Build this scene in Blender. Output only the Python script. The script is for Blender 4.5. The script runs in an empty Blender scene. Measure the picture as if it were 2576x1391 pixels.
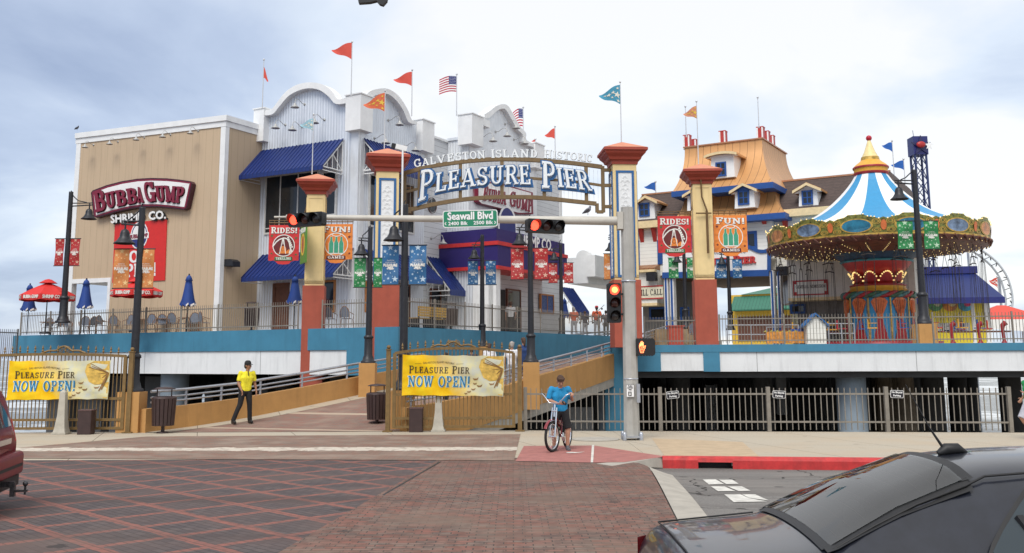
import bpy, math, random
from mathutils import Vector, Matrix
V = Vector
R = math.radians
random.seed(7)
scene = bpy.context.scene
col = scene.collection
# ---------------------------------------------------------------- camera
FOC, PX, PY, TH, RO, EYE = 2430., 1288., 536., math.atan(364/2430.), R(0.25), 2.0   # photo laid out on a 2576 x 1391 grid
CM = Matrix.Translation((0, 0, EYE)) @ Matrix.Rotation(math.pi/2+TH, 4, 'X') @ Matrix.Rotation(-RO, 4, 'Z')
cd = bpy.data.cameras.new('camera'); cam = bpy.data.objects.new('camera', cd); col.objects.link(cam)
cam.matrix_world = CM
cd.sensor_width = 36; cd.lens = FOC/2576*36; cd.shift_y = -(695.5-PY)/2576; cd.clip_end = 20000; cd.clip_start = .05
scene.camera = cam
# ---------------------------------------------------------------- light and sky
SUN_EL, SUN_AZ = R(52), R(200)          # sun behind thin cloud, from over the viewer's shoulder
w = bpy.data.worlds.new('World'); scene.world = w; w.use_nodes = True
nt = w.node_tree; nt.nodes.clear()
def N(t, **k):
    n = nt.nodes.new(t)
    for a, b in k.items(): setattr(n, a, b)
    return n
out = N('ShaderNodeOutputWorld'); bg = N('ShaderNodeBackground'); bg.inputs[1].default_value = .1
sky = N('ShaderNodeTexSky', sky_type='NISHITA', sun_disc=False, sun_elevation=SUN_EL, sun_rotation=SUN_AZ)
tc = N('ShaderNodeTexCoord'); sp = N('ShaderNodeSeparateXYZ'); nt.links.new(tc.outputs['Generated'], sp.inputs[0])
def M_(op, a, b=None):
    n = N('ShaderNodeMath', operation=op)
    for i, q in enumerate((a, b)):
        if q is None: continue
        if isinstance(q, (int, float)): n.inputs[i].default_value = q
        else: nt.links.new(q, n.inputs[i])
    return n.outputs[0]
zz = M_('ADD', M_('MAXIMUM', sp.outputs[2], 0.0), .18)
cb = N('ShaderNodeCombineXYZ')
nt.links.new(M_('DIVIDE', sp.outputs[0], zz), cb.inputs[0]); nt.links.new(M_('DIVIDE', sp.outputs[1], zz), cb.inputs[1])
n1 = N('ShaderNodeTexNoise'); n1.inputs['Scale'].default_value = .85; n1.inputs['Detail'].default_value = 7; n1.inputs['Roughness'].default_value = .52; n1.inputs['Distortion'].default_value = .35
nt.links.new(cb.outputs[0], n1.inputs['Vector'])
n2 = N('ShaderNodeTexNoise'); n2.inputs['Scale'].default_value = .42; n2.inputs['Detail'].default_value = 3
nt.links.new(cb.outputs[0], n2.inputs['Vector'])
# thicker, darker cloud bank to the west (left) of the view
bank = M_('MULTIPLY', M_('MINIMUM', sp.outputs[0], .10), .52)
dens = M_('ADD', M_('ADD', M_('MULTIPLY', n1.outputs[0], 1.45), M_('MULTIPLY', n2.outputs[0], 1.1)), bank)
dens = M_('ADD', dens, M_('SUBTRACT', M_('MULTIPLY', sp.outputs[2], .40), .41))
cr = N('ShaderNodeValToRGB'); nt.links.new(dens, cr.inputs[0])
E_ = cr.color_ramp.elements
E_[0].position = .50; E_[0].color = (.35, .43, .61, 1)
E_[1].position = 1.02; E_[1].color = (1.0, 1.0, 1.0, 1)
e = E_.new(.70); e.color = (.54, .63, .80, 1)
e = E_.new(.86); e.color = (.78, .86, .97, 1)
mx = N('ShaderNodeMix', data_type='RGBA'); mx.inputs[0].default_value = .86
gain = N('ShaderNodeVectorMath', operation='SCALE'); gain.inputs['Scale'].default_value = 6.5
nt.links.new(cr.outputs[0], gain.inputs[0])
nt.links.new(sky.outputs[0], mx.inputs[6]); nt.links.new(gain.outputs[0], mx.inputs[7])
nt.links.new(mx.outputs[2], bg.inputs[0]); nt.links.new(bg.outputs[0], out.inputs[0])
sl = bpy.data.lights.new('sun', 'SUN'); sl.energy = 1.5; sl.angle = R(30); sl.color = (1, .96, .9)
so = bpy.data.objects.new('sun', sl); col.objects.link(so)
sd = V((math.sin(SUN_AZ)*math.cos(SUN_EL), math.cos(SUN_AZ)*math.cos(SUN_EL), math.sin(SUN_EL)))
so.rotation_euler = sd.to_track_quat('Z', 'Y').to_euler(); so.location = sd*60
vs = scene.view_settings; vs.view_transform = 'Standard'; vs.look = 'None'; vs.exposure = .72; vs.gamma = 1
# ---------------------------------------------------------------- survey: pixel of the photo -> point of the place
CI = CM.to_3x3()
def ray(x, y): return CI @ V(((x-PX)/FOC, (PY-y)/FOC, -1))
def onz(x, y, z):
    d = ray(x, y); return V((0, 0, EYE)) + d*((z-EYE)/d.z)
def ony(x, y, Y):
    d = ray(x, y); return V((0, 0, EYE)) + d*(Y/d.y)
def walk(p, d, px, py=850):
    """go from p along the ground direction d until straight under photo column px"""
    r = ray(px, py); t = (p.y*r.x - p.x*r.y)/(d.x*r.y - d.y*r.x)
    return p + d*t
def dirv(deg): return V((math.cos(R(deg)), math.sin(R(deg)), 0))
class Fr:
    """a vertical wall plane: u along it, n out of it"""
    def __init__(s, o, u):
        s.o = V((o.x, o.y, 0)); s.u = u.normalized(); s.n = V((s.u.y, -s.u.x, 0))
    def uz(s, x, y):
        r = ray(x, y); c = V((0, 0, EYE)); t = (s.o-c).dot(s.n)/r.dot(s.n); q = c+r*t
        return (q-s.o).dot(s.u), q.z
    def P(s, u, z, o=0.): return s.o + s.u*u + s.n*o + V((0, 0, z))
    def px(s, x, y, o=0.):
        u, z = s.uz(x, y); return s.P(u, z, o)
# ---------------------------------------------------------------- materials
_m = {}
def mat(name, c, rough=.6, metal=0., var=.12, scale=6., bump=0., spec=.5, emit=0., coat=0., stripes=None, trans=0., bscale=None, dirt=0.):
    if name in _m: return _m[name]
    m = bpy.data.materials.new(name); m.use_nodes = True; t = m.node_tree; b = t.nodes['Principled BSDF']
    b.inputs['Roughness'].default_value = rough; b.inputs['Metallic'].default_value = metal
    b.inputs['Specular IOR Level'].default_value = spec; b.inputs['Coat Weight'].default_value = coat; b.inputs['Coat Roughness'].default_value = .04
    if trans: b.inputs['Transmission Weight'].default_value = trans
    co = t.nodes.new('ShaderNodeTexCoord')
    n = t.nodes.new('ShaderNodeTexNoise'); n.inputs['Scale'].default_value = scale; n.inputs['Detail'].default_value = 5; n.inputs['Roughness'].default_value = .62
    t.links.new(co.outputs['Object'], n.inputs['Vector'])
    r = t.nodes.new('ShaderNodeValToRGB'); t.links.new(n.outputs[0], r.inputs[0])
    r.color_ramp.elements[0].position = .3; r.color_ramp.elements[1].position = .7
    r.color_ramp.elements[0].color = tuple(max(0, q*(1-var)) for q in c)+(1,)
    r.color_ramp.elements[1].color = tuple(min(1, q*(1+var)) for q in c)+(1,)
    last = r.outputs[0]
    if stripes:                      # (axis, period, width share, colour): thin joints or stripes across one axis
        ax, per, wd, sc2 = stripes
        s = t.nodes.new('ShaderNodeSeparateXYZ'); t.links.new(co.outputs['Object'], s.inputs[0])
        f = t.nodes.new('ShaderNodeMath'); f.operation = 'MULTIPLY'; f.inputs[1].default_value = 1/per; t.links.new(s.outputs[ax], f.inputs[0])
        g = t.nodes.new('ShaderNodeMath'); g.operation = 'FRACT'; t.links.new(f.outputs[0], g.inputs[0])
        h = t.nodes.new('ShaderNodeMath'); h.operation = 'LESS_THAN'; h.inputs[1].default_value = wd; t.links.new(g.outputs[0], h.inputs[0])
        x = t.nodes.new('ShaderNodeMix'); x.data_type = 'RGBA'; x.inputs[7].default_value = tuple(sc2)+(1,)
        t.links.new(h.outputs[0], x.inputs[0]); t.links.new(last, x.inputs[6]); last = x.outputs[2]
    if dirt:                         # rain streaks and grime that run down the surface
        mp = t.nodes.new('ShaderNodeMapping'); mp.inputs['Scale'].default_value = (2.6, 2.6, .3); t.links.new(co.outputs['Object'], mp.inputs[0])
        n4 = t.nodes.new('ShaderNodeTexNoise'); n4.inputs['Scale'].default_value = 1.3; n4.inputs['Detail'].default_value = 7; n4.inputs['Roughness'].default_value = .7; t.links.new(mp.outputs[0], n4.inputs['Vector'])
        r4 = t.nodes.new('ShaderNodeValToRGB'); r4.color_ramp.elements[0].position = .5; r4.color_ramp.elements[1].position = .78; r4.color_ramp.elements[1].color = (dirt,)*3+(1,); t.links.new(n4.outputs[0], r4.inputs[0])
        x = t.nodes.new('ShaderNodeMix'); x.data_type = 'RGBA'; x.inputs[7].default_value = tuple(q*.42+.01 for q in c)+(1,); t.links.new(r4.outputs[0], x.inputs[0]); t.links.new(last, x.inputs[6]); last = x.outputs[2]
    t.links.new(last, b.inputs['Base Color'])
    if emit:
        b.inputs['Emission Strength'].default_value = emit; b.inputs['Emission Color'].default_value = tuple(c)+(1,)
    if bump:
        n3 = t.nodes.new('ShaderNodeTexNoise'); n3.inputs['Scale'].default_value = bscale or scale*5; n3.inputs['Detail'].default_value = 4
        t.links.new(co.outputs['Object'], n3.inputs['Vector'])
        bp = t.nodes.new('ShaderNodeBump'); bp.inputs['Strength'].default_value = bump; bp.inputs['Distance'].default_value = .02
        t.links.new(n3.outputs[0], bp.inputs['Height']); t.links.new(bp.outputs[0], b.inputs['Normal'])
    _m[name] = m; return m
# ---------------------------------------------------------------- mesh builder
def W(o):
    m = o.matrix_basis.copy()
    while o.parent: o = o.parent; m = o.matrix_basis @ m
    return m
class MB:
    def __init__(s): s.v = []; s.f = []; s.m = []; s.s = []; s.M = None
    def add(s, vs, fs, m=0, sm=False):
        k = len(s.v)
        s.v += [(s.M @ V(p)) if s.M is not None else V(p) for p in vs]
        for f in fs: s.f.append([i+k for i in f]); s.m.append(m); s.s.append(sm)
        return s
    def hexa(s, p, m=0):             # p: 4 base corners, 4 top corners
        return s.add(p, [(3, 2, 1, 0), (4, 5, 6, 7), (0, 1, 5, 4), (1, 2, 6, 5), (2, 3, 7, 6), (3, 0, 4, 7)], m)
    def box(s, x0, x1, y0, y1, z0, z1, m=0):
        return s.hexa([(x0, y0, z0), (x1, y0, z0), (x1, y1, z0), (x0, y1, z0), (x0, y0, z1), (x1, y0, z1), (x1, y1, z1), (x0, y1, z1)], m)
    def fbox(s, f, u0, u1, z0, z1, o0, o1, m=0):
        return s.hexa([f.P(u0, z0, o1), f.P(u1, z0, o1), f.P(u1, z0, o0), f.P(u0, z0, o0), f.P(u0, z1, o1), f.P(u1, z1, o1), f.P(u1, z1, o0), f.P(u0, z1, o0)], m)
    def quad(s, a, b, c, d, m=0): return s.add([a, b, c, d], [(0, 1, 2, 3)], m)
    def prism(s, pts, off, m=0, sm=False):       # polygon pts (3-D, front face) pushed back by off
        n = len(pts); off = V(off); P = [V(p) for p in pts]
        return s.add(P+[p+off for p in P], [tuple(range(n)), tuple(range(2*n-1, n-1, -1))]+[(i, i+n, (i+1) % n+n, (i+1) % n) for i in range(n)], m, sm)
    def fprism(s, f, uz, o0, o1, m=0): return s.prism([f.P(u, z, o1) for u, z in uz], f.n*(o0-o1), m)
    def bar(s, a, b, w, h=None, m=0, up=(0, 0, 1)):   # rectangular bar from a to b
        a, b = V(a), V(b); d = (b-a).normalized(); h = h or w
        x = d.cross(V(up))
        x = x.normalized() if x.length > 1e-4 else V((1, 0, 0)); y = x.cross(d)
        c = [x*(i*w/2)+y*(j*h/2) for i, j in ((-1, -1), (1, -1), (1, 1), (-1, 1))]
        return s.hexa([a+q for q in c]+[b+q for q in c], m)
    def tube(s, pts, r, n=8, m=0, caps=True, sm=True):
        P = [V(p) for p in pts]; k = len(P); rs = r if isinstance(r, (list, tuple)) else [r]*k
        vs = []; ref = None
        for i in range(k):
            d = (P[min(i+1, k-1)]-P[max(i-1, 0)])
            d = d.normalized() if d.length > 1e-9 else V((0, 0, 1))
            if ref is None: ref = V((0, 0, 1)) if abs(d.z) < .9 else V((1, 0, 0))
            x = ref-d*ref.dot(d)
            x = x.normalized() if x.length > 1e-5 else d.orthogonal().normalized()
            ref = x; y = d.cross(x)
            vs += [P[i]+(x*math.cos(2*math.pi*j/n)+y*math.sin(2*math.pi*j/n))*rs[i] for j in range(n)]
        fs = [(i*n+j, i*n+(j+1) % n, (i+1)*n+(j+1) % n, (i+1)*n+j) for i in range(k-1) for j in range(n)]
        s.add(vs, fs, m, sm)
        if caps: s.add(vs[:n], [tuple(range(n-1, -1, -1))], m); s.add(vs[-n:], [tuple(range(n))], m)
        return s
    def lathe(s, prof, n=16, c=(0, 0, 0), m=0, sm=True, a0=0., a1=2*math.pi, ax=None):
        full = abs(a1-a0-2*math.pi) < 1e-6; c = V(c); k = n if full else n+1
        T = (V(ax).to_track_quat('Z', 'Y').to_matrix() if ax else Matrix.Identity(3))
        vs = [c+T @ V((r*math.cos(a0+(a1-a0)*j/n), r*math.sin(a0+(a1-a0)*j/n), z)) for r, z in prof for j in range(k)]
        fs = [(i*k+j, i*k+(j+1) % k, (i+1)*k+(j+1) % k, (i+1)*k+j) for i in range(len(prof)-1) for j in range(n)]
        return s.add(vs, fs, m, sm)
    def ball(s, c, rx, ry=None, rz=None, n=12, m=0, k=8):
        ry = ry or rx; rz = rz or rx; c = V(c)
        vs = [c+V((rx*math.sin(math.pi*i/k)*math.cos(2*math.pi*j/n), ry*math.sin(math.pi*i/k)*math.sin(2*math.pi*j/n), rz*math.cos(math.pi*i/k))) for i in range(k+1) for j in range(n)]
        return s.add(vs, [(i*n+j, (i+1)*n+j, (i+1)*n+(j+1) % n, i*n+(j+1) % n) for i in range(k) for j in range(n)], m, True)
    def build(s, name, mats, parent=None, loc=None):
        me = bpy.data.meshes.new(name)
        inv = None
        if parent: inv = W(parent).inverted()
        elif loc is not None: inv = Matrix.Translation(-V(loc))
        vv = [inv @ p for p in s.v] if inv is not None else s.v
        me.from_pydata([tuple(p) for p in vv], [], s.f)
        for q in (mats if isinstance(mats, (list, tuple)) else [mats]): me.materials.append(q)
        me.polygons.foreach_set('material_index', s.m); me.polygons.foreach_set('use_smooth', s.s)
        me.validate(); me.update()
        o = bpy.data.objects.new(name, me); col.objects.link(o)
        if parent: o.parent = parent
        elif loc is not None: o.location = loc
        return o
def tag(o, label=None, cat=None, group=None, kind=None):
    if label: o['label'] = label
    if cat: o['category'] = cat
    if group: o['group'] = group
    if kind: o['kind'] = kind
    return o
def thing(name, label, cat, loc=(0, 0, 0), rz=0., group=None):
    o = bpy.data.objects.new(name, None); col.objects.link(o); o.location = loc; o.rotation_euler = (0, 0, rz); o.empty_display_size = .2
    return tag(o, label, cat, group)
def struct(o): o['kind'] = 'structure'; return o
def dup(root, loc, rz=None, label=None, sc=None):
    def cp(o, par):
        c = o.copy(); col.objects.link(c)
        if par: c.parent = par
        for h in list(kids.get(o.name, ())): cp(h, c)
        return c
    kids = {}
    for o in list(col.objects):
        if o.parent: kids.setdefault(o.parent.name, []).append(o)
    r = cp(root, None); r.location = loc
    if rz is not None: r.rotation_euler = (0, 0, rz)
    if sc: r.scale = (sc, sc, sc)
    if label: r['label'] = label
    return r
# ---------------------------------------------------------------- lettering
_SL = {}   # slab-serif letters as strokes in a unit-high box: width, [stroke...]; l = straight (x0,y0,x1,y1,weight), a = arc (cx,cy,rx,ry,from,to,weight)
T_, B_ = .15, .075     # thick and thin weights
def _sf(x, y, w=.27): return ('l', x-w/2, y, x+w/2, y, B_)
def _st(x, y0=0., y1=1., w=T_): return [('l', x, y0, x, y1, w), _sf(x, y0+B_/2), _sf(x, y1-B_/2)]
_SL['I'] = (.34, _st(.17))
_SL['L'] = (.66, _st(.2)+[('l', .2, B_/2, .62, B_/2, B_), ('l', .6, 0, .6, .26, B_)])
_SL['E'] = (.68, _st(.2)+[('l', .2, B_/2, .63, B_/2, B_), ('l', .6, 0, .6, .25, B_), ('l', .2, 1-B_/2, .62, 1-B_/2, B_), ('l', .59, .77, .59, 1, B_), ('l', .2, .52, .5, .52, B_), ('l', .48, .4, .48, .64, B_)])
_SL['F'] = (.64, _st(.2)+[('l', .2, 1-B_/2, .6, 1-B_/2, B_), ('l', .58, .75, .58, 1, B_), ('l', .2, .52, .48, .52, B_), ('l', .47, .4, .47, .64, B_)])
_SL['P'] = (.68, _st(.2)+[('l', .2, 1-B_/2, .42, 1-B_/2, B_), ('a', .4, .74, .18, .225, 90, -90, .11), ('l', .2, .5, .42, .5, B_)])
_SL['R'] = (.76, _SL['P'][1]+[('l', .4, .5, .66, 0, .13), _sf(.66, B_/2, .2)])
_SL['B'] = (.72, _SL['P'][1]+[('a', .42, .27, .2, .235, 90, -90, .11), ('l', .2, B_/2, .44, B_/2, B_)])
_SL['D'] = (.76, _st(.2)+[('l', .2, 1-B_/2, .36, 1-B_/2, B_), ('l', .2, B_/2, .36, B_/2, B_), ('a', .34, .5, .31, .462, 90, -90, .13)])
_SL['O'] = (.8, [('a', .4, .5, .31, .46, 0, 360, .12)])
_SL['C'] = (.74, [('a', .4, .5, .31, .46, 45, 318, .12), ('l', .63, .7, .63, .99, B_)])
_SL['G'] = (.78, [('a', .4, .5, .31, .46, 45, 345, .12), ('l', .63, .72, .63, .99, B_), ('l', .66, .05, .66, .42, .1), _sf(.64, .42, .28)])
_SL['U'] = (.8, [('l', .2, .34, .2, 1, T_), _sf(.2, 1-B_/2), ('l', .62, .34, .62, 1, .1), _sf(.62, 1-B_/2), ('a', .41, .34, .21, .29, 180, 360, .11)])
_SL['A'] = (.84, [('l', .14, 0, .42, 1, .075), ('l', .42, 1, .7, 0, .15), ('l', .25, .3, .6, .3, B_), _sf(.14, B_/2, .26), _sf(.7, B_/2, .28)])
_SL['V'] = (.82, [('l', .13, 1, .41, 0, .15), ('l', .41, 0, .69, 1, .075), _sf(.13, 1-B_/2, .28), _sf(.69, 1-B_/2, .24)])
_SL['W'] = (1.14, [('l', .12, 1, .35, 0, .14), ('l', .35, 0, .57, 1, .08), ('l', .57, 1, .79, 0, .14), ('l', .79, 0, 1.02, 1, .08), _sf(.12, 1-B_/2, .26), _sf(.57, 1-B_/2, .22), _sf(1.02, 1-B_/2, .22)])
_SL['N'] = (.84, [('l', .17, 0, .17, 1, .09), ('l', .17, 1, .67, 0, .15), ('l', .67, 0, .67, 1, .09), _sf(.17, B_/2, .24), _sf(.14, 1-B_/2, .24), _sf(.67, 1-B_/2, .24)])
_SL['M'] = (.96, [('l', .17, 0, .17, 1, .09), ('l', .17, 1, .48, .1, .14), ('l', .48, .1, .79, 1, .08), ('l', .79, 0, .79, 1, .14), _sf(.17, B_/2, .24), _sf(.79, B_/2, .26), _sf(.14, 1-B_/2, .2), _sf(.82, 1-B_/2, .2)])
_SL['S'] = (.64, [('a', .32, .735, .2, .225, 15, 270, .11), ('a', .32, .265, .22, .225, 90, -165, .12), ('l', .53, .74, .53, .97, B_), ('l', .1, .03, .1, .28, B_)])
_SL['T'] = (.74, [('l', .37, 0, .37, 1, T_), _sf(.37, B_/2, .3), ('l', .05, 1-B_/2, .69, 1-B_/2, B_), ('l', .07, .74, .07, 1, B_), ('l', .67, .74, .67, 1, B_)])
_SL['H'] = (.82, _st(.2)+_st(.62)+[('l', .2, .5, .62, .5, B_)])
_SL['K'] = (.78, _st(.2)+[('l', .2, .42, .6, 1, .08), ('l', .34, .56, .64, 0, .14), _sf(.62, B_/2, .2), _sf(.6, 1-B_/2, .2)])
_SL['!'] = (.34, [('l', .17, .32, .17, 1, .15), ('l', .17, 0, .17, .15, .16)])
_SL['.'] = (.3, [('l', .15, 0, .15, .16, .16)])
_SL['1'] = (.34, _st(.17)); _SL['7'] = (.6, [('l', .1, .96, .52, .96, B_), ('l', .5, .96, .25, 0, .13)])
_SL['-'] = (.5, [('l', .08, .5, .42, .5, B_)])
_SL[' '] = (.42, [])
def slab_width(t, caps=1., gap=.05): return sum(_SL[c][0]*(caps if i in _big(t) else 1)+gap for i, c in enumerate(t))-gap
def _big(t): return [i for i in range(len(t)) if i == 0 or t[i-1] == ' ']
def slab(mb, t, fn, fat=0., dx=0., dy=0., caps=1., gap=.05, dep=.03, drop=0., m=0, back=0.):
    """letters of t; fn(x, y, d) -> point, x along the line in letter heights, d towards the reader"""
    x = 0.; big = _big(t); k = 0
    for i, c in enumerate(t):
        wd, st = _SL[c]; sc = caps if i in big else 1.
        y0 = -drop*(sc-1)
        def q(a, b): return (x+a*sc+dx, y0+b*sc+dy)
        for stt in st:
            k += 1; d1 = dep+.0007*(k % 9)
            if stt[0] == 'l':
                _, xa, ya, xb, yb, ww = stt; L = math.hypot(xb-xa, yb-ya); tx, ty = (xb-xa)/L, (yb-ya)/L; h = ww/2+fat
                pts = [q(xa-tx*fat-ty*h, ya-ty*fat+tx*h), q(xb+tx*fat-ty*h, yb+ty*fat+tx*h), q(xb+tx*fat+ty*h, yb+ty*fat-tx*h), q(xa-tx*fat+ty*h, ya-ty*fat-tx*h)]
                if wd and abs(tx) > .01 and abs(ty) > .01 or abs(ty) > .9:      # cut slanted and upright strokes at the letter's top and foot
                    pts = [(a, min(max(b, y0-fat*sc+dy), y0+(1+fat)*sc+dy)) for a, b in pts]
                F_ = [fn(a, b, d1) for a, b in pts]; Bk = [fn(a, b, back) for a, b in pts]
                mb.add(F_+Bk, [(0, 3, 2, 1), (0, 1, 5, 4), (1, 2, 6, 5), (2, 3, 7, 6), (3, 0, 4, 7)], m)
            else:
                _, cx, cy, rx, ry, a0, a1, ww = stt; n = max(5, int(abs(a1-a0)/22)); h = ww/2+fat
                vs = []
                for j in range(n+1):
                    a = R(a0+(a1-a0)*j/n); ca, sa = math.cos(a), math.sin(a)
                    hh = h*(.62+.38*abs(ca)) if not fat else h-ww/2+ww/2*(.62+.38*abs(ca))
                    for s_ in (1, -1):
                        p = q(cx+(rx+s_*hh)*ca, cy+(ry+s_*hh)*sa); vs += [fn(p[0], p[1], d1), fn(p[0], p[1], back)]
                fs = []
                for j in range(n):
                    b0 = 4*j; fs += [(b0, b0+2, b0+6, b0+4), (b0, b0+4, b0+5, b0+1), (b0+2, b0+3, b0+7, b0+6)]
                mb.add(vs, fs, m)
        x += wd*sc+gap
    return mb
_tc = {}
def sans_mesh(t):
    if t not in _tc:
        c = bpy.data.curves.new('lettering', 'FONT'); c.body = t; c.resolution_u = 2; c.align_x = 'LEFT'
        o = bpy.data.objects.new('lettering', c); me = bpy.data.meshes.new_from_object(o)
        _tc[t] = ([tuple(v.co) for v in me.vertices], [tuple(p.vertices) for p in me.polygons])
        bpy.data.objects.remove(o); bpy.data.curves.remove(c); bpy.data.meshes.remove(me)
    return _tc[t]
def sans(mb, t, fn, width, height, x0=0., y0=0., m=0, d=.004, bold=0.):
    """plain letters fitted in a width x height box whose lower left corner is x0, y0; fn(x, y, d) -> point"""
    vv, ff = sans_mesh(t)
    a, b = min(v[0] for v in vv), max(v[0] for v in vv); lo, hi = min(v[1] for v in vv), max(v[1] for v in vv)
    lo = min(lo, 0.)
    offs = [(0, 0)] if not bold else [(0, 0), (bold, 0), (-bold, 0), (0, bold), (0, -bold)]
    for k, (ox, oy) in enumerate(offs):
        mb.add([fn(x0+(v[0]-a)/(b-a)*width+ox, y0+(v[1]-lo)/(hi-lo)*height+oy, d+.0006*k) for v in vv], ff, m)
    return mb
def flat_on(o, u, up, n): # mapping for lettering on a flat board
    o, u, up, n = V(o), V(u), V(up), V(n)
    return lambda x, y, d: o+u*x+up*y+n*d
def star(c, r, k=5, a=90, inner=.4):
    return [(c[0]+(r if i % 2 == 0 else r*inner)*math.cos(R(a+180*i/k)), c[1]+(r if i % 2 == 0 else r*inner)*math.sin(R(a+180*i/k))) for i in range(2*k)]
def flatpoly(mb, pts, fn, d, m=0):
    mb.add([fn(x, y, d) for x, y in pts], [tuple(range(len(pts)))], m); return mb
def starpoly(mb, c, r, fn, d, m=0, a=90):
    p = star(c, r, a=a); mb.add([fn(x, y, d) for x, y in p]+[fn(c[0], c[1], d)], [(i, (i+1) % 10, 10) for i in range(10)], m)
def ringpoly(mb, c, rx, ry, fn, d, m=0, wd=None, n=24):
    o = [(c[0]+rx*math.cos(2*math.pi*i/n), c[1]+ry*math.sin(2*math.pi*i/n)) for i in range(n)]
    if wd is None: return flatpoly(mb, o, fn, d, m)
    q = [(c[0]+(rx-wd)*math.cos(2*math.pi*i/n), c[1]+(ry-wd)*math.sin(2*math.pi*i/n)) for i in range(n)]
    mb.add([fn(x, y, d) for x, y in o+q], [(i, (i+1) % n, n+(i+1) % n, n+i) for i in range(n)], m)
def linepoly(mb, a, b, wd, fn, d, m=0):
    L = math.hypot(b[0]-a[0], b[1]-a[1]) or 1; tx, ty = (b[0]-a[0])/L*wd/2, (b[1]-a[1])/L*wd/2
    flatpoly(mb, [(a[0]-ty, a[1]+tx), (b[0]-ty, b[1]+tx), (b[0]+ty, b[1]-tx), (a[0]+ty, a[1]-tx)], fn, d, m)
# ---------------------------------------------------------------- colours
WHITE = mat('white_paint', (.80, .80, .79), .55, var=.05, scale=1.5, bump=.05)
TRIM = mat('white_trim', (.78, .79, .79), .5, var=.06, scale=2)
TAN = mat('tan_siding', (.52, .395, .265), .7, var=.025, scale=.5, stripes=(0, .42, .04, (.38, .285, .185)), bump=.05, dirt=.25)
GALV = mat('galvanised_sheet', (.74, .77, .80), .42, .25, var=.09, scale=.8, dirt=.3)
SIDING = mat('grey_siding', (.62, .64, .66), .6, var=.05, scale=1, stripes=(2, .28, .07, (.30, .31, .33)))
WSIDE = mat('white_siding', (.80, .79, .73), .6, var=.04, scale=1, stripes=(2, .22, .08, (.56, .55, .51)))
BLUEAWN = mat('blue_awning', (.022, .045, .30), .4, var=.12, scale=2)
DGLASS = mat('dark_glass', (.02, .025, .03), .06, var=.3, scale=1, spec=.6)
BROWN = mat('brown_wood', (.13, .05, .03), .5, var=.25, scale=4)
OAK = mat('orange_wood', (.42, .17, .05), .5, var=.2, scale=5)
DARK = mat('dark_metal', (.024, .025, .03), .45, .3, var=.25, scale=8)
TURQ = mat('blue_beam_paint', (.052, .215, .335), .65, var=.10, scale=1.1, bump=.12, bscale=30, dirt=.35)
BEAMW = mat('white_concrete_panel', (.78, .79, .79), .75, var=.05, scale=1.2, bump=.15, bscale=25, dirt=.40, stripes=(0, 6.1, .004, (.3, .3, .3)))
CONC = mat('grey_concrete', (.38, .35, .30), .85, var=.16, scale=2.5, bump=.2)
ORANGE = mat('ochre_render', (.49, .262, .088), .85, var=.09, scale=2, bump=.2, bscale=40, dirt=.35)
REDP = mat('pylon_red', (.39, .085, .05), .75, var=.10, scale=2, bump=.12, bscale=40, dirt=.3)
REDC = mat('cap_red', (.36, .055, .03), .5, var=.1, scale=3)
REDT = mat('cap_top', (.60, .23, .13), .6, var=.1, scale=3)
CREAM = mat('pylon_cream', (.80, .61, .30), .6, var=.06, scale=2, bump=.06, bscale=40, dirt=.25)
PBLUE = mat('panel_blue', (.02, .115, .31), .5, var=.1)
FENCE = mat('fence_steel', (.25, .225, .19), .5, .3, var=.15, scale=5)
RAIL = mat('galvanised_pipe', (.44, .46, .50), .38, .7, var=.12, scale=4)
GATE = mat('bronze_gate', (.20, .125, .045), .5, .2, var=.2, scale=6)
SAND = mat('wet_sand', (.11, .095, .075), .8, var=.3, scale=.5, bump=.3)
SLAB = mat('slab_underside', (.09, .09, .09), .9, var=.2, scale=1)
DECKM = mat('deck_concrete', (.40, .37, .33), .85, var=.12, scale=1)
BLACK = mat('black', (.008, .008, .009), .5, var=.2)
REDK = mat('kerb_red', (.50, .028, .028), .6, var=.22, scale=5, bump=.2, dirt=.8)
REDPAD = mat('ramp_red', (.36, .14, .12), .85, dirt=.6, var=.15, scale=4, bump=.25, bscale=60)
LINEW = mat('road_paint', (.62, .60, .55), .8, var=.25, scale=7, bump=.1, dirt=.8)
PATCH = mat('tan_concrete', (.45, .34, .22), .85, var=.12, scale=3, bump=.15)
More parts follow.
